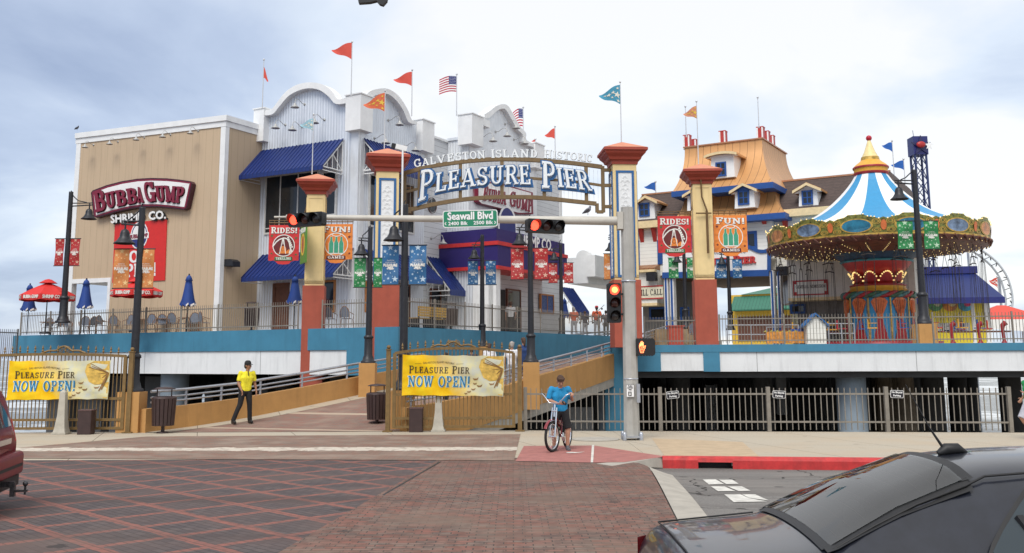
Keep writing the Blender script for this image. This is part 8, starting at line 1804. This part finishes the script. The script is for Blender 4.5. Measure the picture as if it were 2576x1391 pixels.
for ring_r, cnt, offa in ((4.9, 22, 0.), (3.7, 14, .12)):
    for i in range(cnt):
        a = 2*math.pi*i/cnt+offa; c, s = math.cos(a), math.sin(a); q = V((RX+ring_r*c, RY+ring_r*s, 0)); tv = V((-s, c, 0)); zt = zR0-.32; zbar = zt-.55-random.uniform(0, .25); zs = HR+.75
        mb = MB(); mb.hexa([q-tv*.22-V((c, s, 0))*.16+V((0, 0, zs)), q+tv*.22-V((c, s, 0))*.16+V((0, 0, zs)), q+tv*.22+V((c, s, 0))*.18+V((0, 0, zs)), q-tv*.22+V((c, s, 0))*.18+V((0, 0, zs))]+[q+tv*x-V((c, s, 0))*y+V((0, 0, zs+.05)) for x, y in ((-.22, .16), (.22, .16), (.22, -.18), (-.22, -.18))])
        mb.bar(q+tv*-.2+V((0, 0, zs+.05)), q+tv*-.2+V((0, 0, zs+.42)), .05); mb.bar(q+tv*-.22+V((c, s, 0))*.0+V((0, 0, zs+.25)), q+tv*.2+V((0, 0, zs+.25)), .03)
        st_ = mb.build('swing_seat', SEATM[k % 3], ride); k += 1
        mb = MB(); tv2 = tv*.24
        mb.tube([q+V((0, 0, zt)), q-tv2+V((0, 0, zbar))], .014, 4); mb.tube([q+V((0, 0, zt)), q+tv2+V((0, 0, zbar))], .014, 4); mb.tube([q-tv*.32+V((0, 0, zbar-.03)), q+V((0, 0, zbar+.03)), q+tv*.32+V((0, 0, zbar-.03))], .028, 5)
        for d in (-1, 1):
            for e in (-1, 1): mb.tube([q+tv2*d+V((c, s, 0))*.06*e+V((0, 0, zbar)), q+tv*(.2*d)+V((c, s, 0))*.15*e+V((0, 0, zs+.05))], .0085, 4)
        mb.build('chain', CHN, st_)
# ---------------------------------------------------------------- behind the swing ride
def zq(u, v): return 2286.8+.2348*u, 571.7+.2348*v
sp_ = ony(2330, 850, 58.); FB = Fr(V((sp_.x, sp_.y, 0)), dirv(-8))
stl = thing('snack_stall', 'yellow snack stall with big dark blue metal roof right of the swing ride', 'stall', V((sp_.x, sp_.y, HR)))
u1 = FB.uz(*zq(845, 800))[0]; ze = FB.uz(*zq(500, 745))[1]
YPL = mat('stall_yellow', (.74, .58, .03), .55, var=.05); BRF = mat('stall_roof_blue', (.009, .022, .13), .4, var=.1, stripes=(0, .55, .12, (.012, .02, .13)))
mb = MB(); mb.fbox(FB, -7, u1, HR, ze, -5, 0); mb.build('wall', YPL, stl)
mb = MB(); mb.fbox(FB, u1-.25, u1+.05, HR, ze, -.2, .06); mb.fbox(FB, u1-1.0, u1-.8, HR, ze, .002, .06); mb.build('corner_trim', WHITE, stl)
ur0, ur1 = FB.uz(*zq(945, 715))[0], FB.uz(*zq(772, 480))[0]; zt_, zm = FB.uz(*zq(770, 400))[1], FB.uz(*zq(770, 478))[1]
mb = MB(); mb.add([FB.P(-7.5, ze-.1, 1.1), FB.P(ur0, ze-.1, 1.1), FB.P(ur0, ze-.1, -6), FB.P(-7.5, ze-.1, -6), FB.P(-7.5, zm, -1), FB.P(ur1, zm, -1), FB.P(ur1, zm, -5), FB.P(-7.5, zm, -5)], [(0, 1, 5, 4), (1, 2, 6, 5), (2, 3, 7, 6), (3, 0, 4, 7), (3, 2, 1, 0)]); mb.build('roof', BRF, stl)
mb = MB(); mb.fbox(FB, -7.5, ur1+.1, zm, zt_, -4.5, -.9); mb.fbox(FB, -7.5, ur0+.02, ze-.45, ze-.102, .9, 1.14); mb.build('roof_band', mat('band_navy', (.012, .018, .15), .5), stl)
for i, (u, m_) in enumerate(((280, mat('oval_green', (.10, .30, .12), .5, var=.6, scale=4)), (437, mat('oval_orange', (.60, .22, .04), .5, var=.5, scale=4)), (602, mat('oval_blue', (.05, .30, .42), .5, var=.5, scale=3)))):
    c = FB.px(*zq(u, 835), .02); fn = flat_on(c, FB.u, V((0, 0, 1)), FB.n); mb = MB(); ringpoly(mb, (0, 0), .42, .36, fn, .02); mb.build('oval_sign', m_, stl)
    mb = MB(); ringpoly(mb, (.12, .08), .2, .16, fn, .03); mb.build('picture', [mat('blob_white', (.6, .6, .4), .5), RCRM, mat('blob_pink', (.6, .06, .16), .5)][i], stl)
mb = MB(); mb.fbox(FB, -6, FB.uz(*zq(640, 900))[0], HR+.9, ze-1.55, .01, .05); mb.build('serving_window', mat('shutter_grey', (.45, .44, .42), .5, stripes=(0, .13, .3, (.2, .2, .2))), stl)
tp_ = ony(2525, 850, 66.); t = thing('red_tent', 'red and white market tent behind the yellow snack stall', 'tent', V((tp_.x, tp_.y, HR)))
h = ony(2525, 768, 66).z; e_ = ony(2525, 806, 66).z
mb = MB(); mb.add([tp_+V((x, y, e_-tp_.z)) for x, y in ((-2.4, -2), (2.4, -2), (2.4, 2), (-2.4, 2))]+[V((tp_.x-.3, tp_.y, h)), V((tp_.x+.3, tp_.y, h))], [(0, 1, 5, 4), (1, 2, 5), (2, 3, 4, 5), (3, 0, 4)]); mb.build('canopy', FRED, t)
mb = MB(); mb.add([tp_+V((x, -2.02, e_-tp_.z+z)) for x, z in ((-2.4, 0), (2.4, 0), (1.6, -.9), (-2.4, -.55))], [(0, 1, 2, 3)]); mb.build('valance', WHITE, t)
for sx in (-2.3, 2.3):
    for sy in (-1.9, 1.9): mb = MB(); mb.tube([(tp_.x+sx, tp_.y+sy, HR), (tp_.x+sx, tp_.y+sy, e_)], .05, 6); mb.build('leg', RAIL, t)
# coaster loop
L = [zq(u, v) for u, v in ((470, 165), (600, 180), (690, 205), (770, 240), (845, 292), (945, 378), (1028, 488), (1080, 608), (1108, 740), (1104, 850), (1072, 940), (1010, 1040))]
cl = [ony(x, y, 92) for x, y in smooth(L, 4)]; t = thing('coaster_track', 'pale curved roller coaster track arching down at the far right', 'roller coaster', V((cl[-1].x, cl[-1].y, HR)))
for dx in (0, .55):
    mb = MB(); mb.tube([p+V((-dx*.6, dx*1.2, -dx*.35)) for p in cl], .11, 6); mb.build('rail', mat('track_grey', (.52, .55, .58), .4, .3), t)
mb = MB(); cc = sum(cl, V())/len(cl)
for i in range(2, len(cl)-2, 3): mb.bar(cl[i]-V((0, 0, .05)), cl[i]+V((-.33, .66, -.25)), .05); mb.bar(cl[i], cl[i]+(cl[i]-cc).normalized()*-.4, .07)
mb.build('cross_tie', DARK, t)
mb = MB()
for i in (8, 24, 40): p = cl[min(i, len(cl)-1)]; mb.tube([p+V((0, 1.2, -.3)), V((p.x, p.y+1.2, -5))], .12, 8)
mb.build('support', RAIL, t)
# drop tower
TY = 118.; a = ony(2318, 508, TY); tt_ = ony(2309, 383, TY); tx = a.x; t = thing('drop_tower', 'tall blue lattice drop tower with star shaped head far behind the swing ride', 'fairground ride', V((tx, TY, HR)))
hw = .68; mb = MB()
for sx in (-1, 1):
    for sy in (-1, 1): mb.tube([(tx+sx*hw, TY+sy*hw, HR), (tx+sx*hw, TY+sy*hw, tt_.z)], .15, 6)
z_ = HR
while z_ < tt_.z-1.5:
    for f0 in (-1, 1):
        mb.bar((tx-hw, TY+f0*hw, z_), (tx+hw, TY+f0*hw, z_+1.9), .09); mb.bar((tx+hw, TY+f0*hw, z_), (tx-hw, TY+f0*hw, z_+1.9), .09); mb.bar((tx+f0*hw, TY-hw, z_), (tx+f0*hw, TY+hw, z_+1.9), .09)
    z_ += 1.9
mb.build('lattice_mast', mat('tower_navy', (.02, .035, .12), .5), t)
mb = MB(); hc = ony(2311, 370, TY); fn = flat_on(V((tx, TY-1.0, hc.z)), (1, 0, 0), (0, 0, 1), (0, -1, 0))
mb.box(tx-.9, tx+.9, TY-.9, TY+.9, hc.z-1.1, hc.z+1.2); mb.build('head', mat('tower_head', (.015, .02, .13), .4), t)
mb = MB(); mb.prism([fn(x, y, .05) for x, y in star((0, 0), 1.3)], (0, .2, 0)); mb.build('star', mat('tower_star', (.02, .02, .09), .4), t)
mb = MB(); mb.ball(fn(-.12, .05, .3), .58, .25, .40, 16); mb.build('emblem', mat('tower_red', (.40, .02, .02), .35), t)
mb = MB(); mb.prism([V((tx+.85, TY-1.1, hc.z))+V((x, 0, y)) for x, y in star((.1, .0), .6)], (0, .05, 0)); mb.build('white_star', WHITE, t)
mb = MB(); mb.tube([(tx-.4, TY, hc.z+1.2), (tx-.5, TY, ony(2297, 328, TY).z)], .05, 5); mb.build('antenna', RAIL, t)
# ---------------------------------------------------------------- small things on the ride deck
def zd(u, v): return zg(u, v)
k_ = off(FR_, -1.2); a, b = k_.uz(*zg(640, 975)), k_.uz(*zg(905, 690)); apex = k_.uz(*zg(765, 560))[1]
t = thing('white_kiosk', 'small white house shaped booth with blue edged roof behind the fence', 'booth', k_.P((a[0]+b[0])/2, HR))
mb = MB(); mb.prism([k_.P(u, z) for u, z in ((a[0], HR), (b[0], HR), (b[0], b[1]), ((a[0]+b[0])/2, apex-.05), (a[0], b[1]))], k_.n*-1.0); mb.build('wall', WSIDE, t)
mb = MB(); um = (a[0]+b[0])/2
for s in (-1, 1): w_ = um+s*((b[0]-a[0])/2+.14); mb.hexa([k_.P(w_, b[1]-.14, .12), k_.P(um, apex, .12), k_.P(um, apex, -1.1), k_.P(w_, b[1]-.14, -1.1), k_.P(w_, b[1]-.06, .12), k_.P(um, apex+.08, .12), k_.P(um, apex+.08, -1.1), k_.P(w_, b[1]-.06, -1.1)])
mb.build('roof', PBLUE, t)
k2 = off(FR_, -1.8); a, b = k2.uz(*zg(25, 975)), k2.uz(*zg(590, 800))
t = thing('kiddie_ride', 'yellow and orange leaf cut kiddie ride panels low behind the fence', 'kiddie ride', k2.P(a[0], HR))
mb = MB(); n = 16; mb.prism([k2.P(a[0], HR+.55)]+[k2.P(a[0]+(b[0]-a[0])*.8*i/n, b[1]+.08*math.sin(i*2.1)) for i in range(n+1)]+[k2.P(a[0]+(b[0]-a[0])*.85, HR+.55)], k2.n*-.3); mb.build('leaf_panel', mat('leaf_yellow', (.40, .34, .06), .5, var=.6, scale=6), t)
mb = MB(); mb.fbox(k2, a[0]+.1, b[0], HR+.06, HR+.548, -.5, .02); mb.build('base', mat('base_orange', (.58, .24, .04), .5, var=.5, scale=6), t)
mb = MB(); mb.fbox(k2, b[0]-.5, b[0]+.35, HR+.56, b[1]+.12, -.6, -.2); mb.build('seat', mat('cart_blue', (.03, .07, .3), .5), t)
rd = thing('red_bench', 'long dark bench on three curved red cast iron stands at the right fence', 'bench', FR_.P(uR(2450), HR, -.9))
kb = off(FR_, -.9); us = [kb.uz(x, 850)[0] for x in (2397, 2466, 2526)]
for u in us:
    mb = MB(); mb.tube([kb.P(u, HR), kb.P(u, HR+.1), kb.P(u-.04, HR+.5), kb.P(u-.02, HR+.72), kb.P(u+.10, HR+.82)], [.13, .07, .06, .10, .12], 8); mb.build('stand', RRED, rd)
mb = MB(); mb.fbox(kb, us[0]-.1, us[-1]+.3, HR+.44, HR+.5, -.42, -.02); mb.build('seat', BROWN, rd)
for i, (xa, xb, Yq, lab) in enumerate(((1830, 2010, 46.5, 'pale queue railing behind the fence, left of the white booth'), (1930, 2060, 50, 'second queue railing farther back by the striped portal columns'), (2085, 2150, 45, 'queue railing between white booth and swing ride'))):
    a, b = ony(xa, 850, Yq), ony(xb, 850, Yq); t = thing('queue_railing', lab, 'railing', V((a.x, a.y, HR)), 0, 'queue railings on the ride deck'); n = max(2, int((b.x-a.x)/.9))
    mb = MB()
    for z_ in (.55, 1.0): mb.tube([(a.x, Yq, HR+z_), (b.x, Yq, HR+z_)], .025, 6)
    mb.build('rail', RAIL, t)
    for j in range(n+1): x = a.x+(b.x-a.x)*j/n; mb = MB(); mb.tube([(x, Yq, HR), (x, Yq, HR+1.0)], .028, 6); mb.build('post', RAIL, t)
a, b = ony(1640, 850, 47.5), ony(1765, 850, 47.5); mb = MB(); mb.box(a.x, b.x, 47.5, 48, HR, HR+.85); tag(mb.build('planter_wall', mat('planter_tan', (.30, .22, .13), .8, var=.3, scale=2), None, V((a.x, 47.5, HR))), 'low tan planter wall behind the short brown fence', 'planter')
p = ony(1702, 850, 46.5); mb = MB(); mb.box(p.x-.35, p.x+.35, 46.5, 47, HR, HR+.95); mb.box(p.x-.4, p.x+.4, 46.45, 47.05, HR+.95, HR+1.0); tag(mb.build('red_box', mat('box_red', (.45, .07, .04), .6), None, V((p.x, 46.5, HR))), 'red waste box behind the short brown fence', 'box')
for i, (y0, y1, lab) in enumerate(((788, 775, 'upper string of lights above the far deck'), (792, 789, 'lower string of lights above the far deck'))):
    a, b = ony(1432, y0, 62), ony(1520, y1-(8 if i == 0 else 0), 57); t = thing('string_lights', lab, 'string lights', a); L = [a.lerp(b, q/16)-V((0, 0, .5*math.sin(math.pi*q/16))) for q in range(17)]
    mb = MB(); mb.tube(L, .018, 4); mb.build('wire', DARK, t); mb = MB()
    for p in L[1::2]: mb.ball(p-V((0, 0, .1)), .06, n=6, k=4)
    mb.build('bulb', DARK, t)
# ---------------------------------------------------------------- cars
def loft(st, name, m, parent, M, sub=2, cap=True, hole=lambda x, j: False):
    """st: list of (x, [(y, z) half section from sill to centre]); mirrored across y = 0"""
    mb = MB(); mb.M = M; k = len(st[0][1])*2-1; vs = []
    for x, hs in st: vs += [V((x if not isinstance(x, (list, tuple)) else x[i], -y, z)) for i, (y, z) in enumerate(hs)]+[V((x, y, z)) for y, z in hs[-2::-1]]
    mb.add(vs, [(i*k+j, i*k+j+1, (i+1)*k+j+1, (i+1)*k+j) for i in range(len(st)-1) for j in range(k-1) if not hole((st[i][0]+st[i+1][0])/2, j)], 0, True)
    if cap: mb.add(vs[:k], [tuple(range(k-1, -1, -1))], 0, True); mb.add(vs[-k:], [tuple(range(k))], 0, True)
    o = mb.build(name, m, parent); s = o.modifiers.new('round', 'SUBSURF'); s.levels = s.render_levels = sub; return o
PAINT = mat('car_paint_grey', (.014, .016, .024), .3, .0, var=.25, scale=9, coat=.55, spec=.35); GLS = mat('car_glass', (.030, .042, .050), .03, var=.05, spec=.5); RUB = mat('rubber', (.010, .010, .011), .55)
sx0 = V((.09, 4.97, .03)); sedan = thing('sedan', 'near dark grey sedan with roof antenna, seen over its boot and rear window', 'car', sx0+V((2.7, 0, 0)))
SMt = Matrix.Translation(sx0)
S = lambda zs, wt, zte, zt, hw=.82: [(hw-.06, .22), (hw, .50), (hw+.015, .78), (hw-.015, zs), (wt, zte), (wt*.62, zt), (wt*.3, zt+.012), (0, zt+.015)]
st = [(.60, S(.62, .64, .66, .67, .72)), (.58, S(.80, .64, .86, .87, .75)), (.655, S(.95, .64, 1.03, 1.05, .78)), (.74, S(.98, .65, 1.065, 1.085, .80)), (1.0, S(1.0, .65, 1.085, 1.11)), (1.22, S(1.02, .64, 1.10, 1.13)), (1.29, S(1.03, .62, 1.125, 1.15)), (1.62, S(1.04, .55, 1.285, 1.325)), (1.97, S(1.05, .485, 1.405, 1.455)), (2.2, S(1.05, .475, 1.435, 1.485)), (2.7, S(1.04, .475, 1.455, 1.505)), (3.3, S(1.02, .53, 1.43, 1.48)), (3.9, S(.99, .60, 1.18, 1.22)), (4.3, S(.95, .70, .97, 1.0)), (4.9, S(.86, .70, .88, .90)), (5.12, S(.72, .62, .76, .78, .76)), (5.14, S(.5, .6, .52, .53, .7))]
loft(st, 'body', PAINT, sedan, SMt, hole=lambda x, j: (1.29 < x < 1.97 and 4 <= j <= 9) or (2.2 < x < 3.3 and j in (3, 10)))
def sect(x):
    for (xa, A), (xb, B_) in zip(st[:-1], st[1:]):
        if xa <= x <= xb and xb > xa: q = (x-xa)/(xb-xa); return [(a[0]+(b[0]-a[0])*q, a[1]+(b[1]-a[1])*q) for a, b in zip(A, B_)]
def top_at(x, y):     # height of the body shell at distance y from the centre line
    h = sect(x)[3:]
    for (ya, za), (yb, zb) in zip(h[:-1], h[1:]):
        if yb <= y <= ya: q = (ya-y)/max(1e-6, ya-yb); return za+(zb-za)*q
    return h[-1][1]
def skin_panel(name, x0, x1, wfun, m, dz=.012, nx=14, ny=12, parent=None):
    mb = MB(); mb.M = SMt; vs = []
    for i in range(nx+1):
        x = x0+(x1-x0)*i/nx
        for j in range(ny+1): y = wfun(x)*(2*j/ny-1); vs.append((x, y, top_at(x, abs(y))+dz))
    mb.add(vs, [(i*(ny+1)+j, (i+1)*(ny+1)+j, (i+1)*(ny+1)+j+1, i*(ny+1)+j+1) for i in range(nx) for j in range(ny)], 0, True); return mb.build(name, m, parent or sedan)
def rw(x): q = (x-1.29)/.66; return .56-.10*q
mb = MB(); mb.M = SMt; vs = []; n = 14
for s in (-1, 1):
    vs = []
    for i in range(n+1): x = 1.27+.70*i/n; q = max(1.29, min(1.97, x)); vs += [(x, s*(rw(q)+.056), top_at(q, rw(q)+.056)+.004), (x, s*(rw(q)-.012), top_at(q, rw(q)-.012)+.009)]
    mb.add(vs, [(2*i, 2*i+1, 2*i+3, 2*i+2) for i in range(n)], 0, True)
for xa, xb in ((1.262, 1.315), (1.925, 1.995)):
    vs = []
    for i in range(n+1): y = rw(max(1.29, xa))*(2*i/n-1); vs += [(xa, y, top_at(xa, abs(y))+.007), (xb, y, top_at(xb, abs(y))+.010)]
    mb.add(vs, [(2*i, 2*i+1, 2*i+3, 2*i+2) for i in range(n)], 0, True)
mb.build('window_seal', RUB, sedan)
CGL = bpy.data.materials.new('car_window'); CGL.use_nodes = True; t_ = CGL.node_tree; t_.nodes.clear()
o_, m1, tr_, gs, fr_ = [t_.nodes.new(x) for x in ('ShaderNodeOutputMaterial', 'ShaderNodeMixShader', 'ShaderNodeBsdfTransparent', 'ShaderNodeBsdfGlossy', 'ShaderNodeFresnel')]
tr_.inputs[0].default_value = (.42, .50, .52, 1); gs.inputs['Roughness'].default_value = .015; fr_.inputs['IOR'].default_value = 1.95
for a, b in ((fr_.outputs[0], m1.inputs[0]), (tr_.outputs[0], m1.inputs[1]), (gs.outputs[0], m1.inputs[2]), (m1.outputs[0], o_.inputs[0])): t_.links.new(a, b)
skin_panel('rear_window', 1.30, 1.945, rw, CGL, .012)
SEAT = mat('seat_fabric', (.030, .030, .034), .9, var=.3, scale=12)
mb = MB(); mb.M = SMt; mb.box(1.26, 1.72, -.62, .62, .98, 1.0); mb.build('parcel_shelf', SEAT, sedan)
mb = MB(); mb.M = SMt; mb.hexa([(1.74, -.62, .5), (1.95, -.62, .5), (1.95, .62, .5), (1.74, .62, .5), (1.66, -.56, 1.06), (1.76, -.56, 1.06), (1.76, .56, 1.06), (1.66, .56, 1.06)]); mb.build('seat', SEAT, sedan)
for y in (-.34, .34): mb = MB(); mb.M = SMt; mb.ball((1.72, y, 1.13), .05, .12, .085, 12); mb.build('headrest', SEAT, sedan)
for y in (-.36, .36): mb = MB(); mb.M = SMt; mb.ball((2.62, y, 1.0), .09, .22, .36, 12); mb.ball((2.66, y, 1.27), .05, .11, .08, 12); mb.build('seat', SEAT, sedan)
mb = MB(); mb.M = SMt
for k in range(9):
    q = .08+.84*k/8; x = 1.30+.645*q; mb.tube([(x, y*rw(x)*.9, top_at(x, abs(y*rw(x)*.9))+.010) for y in (-1, -.75, -.5, -.25, 0, .25, .5, .75, 1)], .0016, 3)
mb.build('defroster_wire', mat('wire_brown', (.10, .05, .03), .5), sedan)
def side(x, h, s, o=.0):   # point on the side between shoulder (h=0) and roof edge (h=1)
    q = sect(x); a, b = q[3], q[4]; return V((x, s*(a[0]+(b[0]-a[0])*h+o), a[1]+(b[1]-a[1])*h))
for s, nm in ((-1, 'side_window'), (1, 'side_window')):
    for o, m_, g_ in ((.012, RUB, 0.), (.020, GLS, .045)):
        mb = MB(); mb.M = SMt; vs = []; n = 22; X0, X1 = 1.86+g_*1.6, 3.75
        for i in range(n+1):
            x = X0+(X1-X0)*i/n; hi = min(.93, .10+1.25*((x-1.86)/.62)**.75) if x < 3.3 else .93-(x-3.3)*1.6
            hi = max(.12, hi-g_); vs += [side(x, .06+g_*.5, s, o), side(x, .06+(hi-.06)*.5, s, o+.012), side(x, hi, s, o)]
        mb.add(vs, [q for i in range(n) for q in ((3*i, 3*i+1, 3*i+4, 3*i+3), (3*i+1, 3*i+2, 3*i+5, 3*i+4))], 0, True); wn = mb.build('window_seal' if m_ is RUB else nm, m_, sedan)
    mb = MB(); mb.M = SMt; mb.bar(side(2.17, .05, s, .03), side(2.10, .62, s, .03), .035, .02); mb.build('window_divider', RUB, sedan)
mb = MB(); mb.M = SMt
for s in (-1, 1):
    P_ = [V((x, s*(rw(x)+.035), top_at(x, rw(x)+.035)+.004)) for x in (1.3, 1.5, 1.7, 1.94)]+[V((x, s*.45, top_at(x, .45)+.004)) for x in (2.05, 2.4, 3.0)]; mb.tube(P_, .006, 5)
P_ = [V((.70+.02*abs(y), y, top_at(.72, abs(y))+.004)) for y in (-.58, -.3, 0, .3, .58)]; mb.tube([V((1.24, -.58, top_at(1.24, .58)+.003))]+P_+[V((1.24, .58, top_at(1.24, .58)+.003))], .005, 5); mb.build('panel_gap', RUB, sedan)
LMPR = mat('tail_lamp', (.16, .012, .015), .08, var=.5, scale=9, coat=1.)
for s in (-1, 1):
    mb = MB(); mb.M = SMt; vs = []
    for i in range(7):
        x = .60+.20*i/6
        for hgt in (.80, .88, .98): vs.append((x, s*(sect(max(.66, x))[3][0]-.02+.05*(.95-hgt)-(.13*(1-i/6)**2)), hgt))
    mb.add(vs, [q for i in range(6) for q in ((3*i, 3*i+1, 3*i+4, 3*i+3), (3*i+1, 3*i+2, 3*i+5, 3*i+4))], 0, True); mb.build('tail_light', LMPR, sedan)
ab = V((2.10, 0, top_at(2.10, 0))); mb = MB(); mb.M = SMt; mb.tube([ab+V((-.06, 0, .0)), ab+V((-.02, 0, .02)), ab+V((.04, 0, .022)), ab+V((.085, 0, .004))], [.012, .030, .028, .008], 10); an_ = mb.build('antenna_base', RUB, sedan)
mb = MB(); mb.M = SMt; mb.tube([ab+V((-.03, 0, .025)), ab+V((-.09, 0, .12))], [.008, .005], 6); mb.tube([ab+V((-.09, 0, .12)), ab+V((-.20, 0, .34))], [.0035, .002], 5); mb.build('antenna', RUB, an_)
for xw in (1.45, 4.25):
    for s in (-1, 1):
        mb = MB(); mb.M = SMt; mb.lathe([(.2, -.1), (.31, -.1), (.325, -.06), (.325, .06), (.31, .1), (.2, .1)], 24, (xw, s*.73, .325), ax=(0, 1, 0)); wq_ = mb.build('wheel', TYRE, sedan)
        mb = MB(); mb.M = SMt; mb.lathe([(.0, .08), (.2, .095)], 20, (xw, s*.73, .325), ax=(0, s, 0)); mb.build('rim', CHROME, wq_)
# red SUV at the left edge, heading out of the picture
SRED = mat('suv_red', (.17, .006, .012), .4, .0, var=.15, scale=9, coat=.2, spec=.3)
q0 = V((-6.80, 13.1, .02)); hd = R(180+13); suv = thing('red_suv', 'dark red SUV with tow hitch leaving at the left edge', 'car', q0+V((math.cos(hd)*2.2, math.sin(hd)*2.2, 0)), hd)
UM = Matrix.Translation(q0) @ Matrix.Rotation(hd, 4, 'Z')      # x forward from the rear face, y left
S2 = lambda hw, zs, wt, zte, zt: [(hw-.05, .40), (hw, .62), (hw+.01, .88), (hw-.01, zs), (wt, zte), (wt-.12, zt), (wt*.4, zt+.03), (0, zt+.035)]
loft([(.02, S2(.80, .70, .76, .74, .76)), (-.02, S2(.84, .80, .80, .86, .90)), (.06, S2(.88, 1.0, .82, 1.05, 1.12)), (.10, S2(.90, 1.03, .78, 1.28, 1.36)), (.19, S2(.91, 1.04, .72, 1.56, 1.64)), (.42, S2(.92, 1.05, .69, 1.63, 1.72)), (1.5, S2(.92, 1.04, .68, 1.66, 1.76)), (2.6, S2(.92, 1.02, .68, 1.62, 1.72)), (3.3, S2(.92, 1.0, .78, 1.12, 1.16)), (4.3, S2(.90, .95, .78, 1.0, 1.04)), (4.55, S2(.82, .8, .7, .85, .88))], 'body', SRED, suv, UM)
mb = MB(); mb.M = UM; P_ = [(-.0+.0, y, z) for y, z in ()]
vs = [(.055+.16*(z-1.08)/.5-.06+.05*(abs(y)/.7)**2, y, z) for z in (1.08, 1.22, 1.36, 1.47, 1.54) for y in [(-.74+.14*(z-1.08)/.46)*(1-2*j/8) for j in range(9)]]
mb.add(vs, [(i*9+j, i*9+j+1, (i+1)*9+j+1, (i+1)*9+j) for i in range(4) for j in range(8)], 0, True); mb.build('rear_window', mat('suv_glass', (.012, .014, .016), .05, spec=.8), suv)
mb = MB(); mb.M = UM; fn = lambda x, y, d: V((-.0+.16*(y+.17)/.5-.02-d, .02-x, 1.25+y)); sans(mb, 'UT', fn, .40, .20, -.66, .0, d=.045, bold=.006); mb.build('sticker', WHITE, suv)
mb = MB(); mb.M = UM; mb.box(-.10, .25, -.93, .93, .40, .72); b_ = mb.build('bumper', SRED, suv); bv = b_.modifiers.new('r', 'BEVEL'); bv.width = .06; bv.segments = 3
mb = MB(); mb.M = UM; mb.box(-.11, .2, -.80, .80, .52, .56); mb.box(-.06, .5, -.85, .85, .26, .40); mb.build('bumper_trim', RUB, suv)
mb = MB(); mb.M = UM; mb.box(-.06, .1, -.34, .34, .86, .93); mb.build('tailgate_handle', CHROME, suv)
for s in (-1, 1): mb = MB(); mb.M = UM; mb.hexa([(-.01, s*.80, .86), (.2, s*.93, .86), (.2, s*.80, .86), (.0, s*.70, .86), (.06, s*.78, 1.16), (.26, s*.90, 1.16), (.26, s*.78, 1.16), (.08, s*.70, 1.16)]); mb.build('tail_light', mat('lamp_red', (.45, .03, .02), .15, var=.4, coat=1.), suv)
mb = MB(); mb.M = UM; mb.bar((.1, 0, .36), (-.22, 0, .36), .07); mb.bar((-.20, 0, .38), (-.20, 0, .20), .06, .08); mb.bar((-.2, 0, .27), (-.38, 0, .27), .07, .03); mb.tube([(-.35, 0, .22), (-.35, 0, .33)], .014, 6); mb.ball((-.35, 0, .36), .035, n=10); mb.build('tow_hitch', mat('hitch_steel', (.06, .06, .065), .35, .7, var=.6, scale=20), suv)
for xw in (.95, 3.6):
    for s in (-1, 1): mb = MB(); mb.M = UM; mb.lathe([(.2, -.11), (.34, -.11), (.365, -.06), (.365, .06), (.34, .11), (.2, .11), (.0, .08)], 24, (xw, s*.80, .36), ax=(0, s, 0)); mb.build('wheel', TYRE, suv)
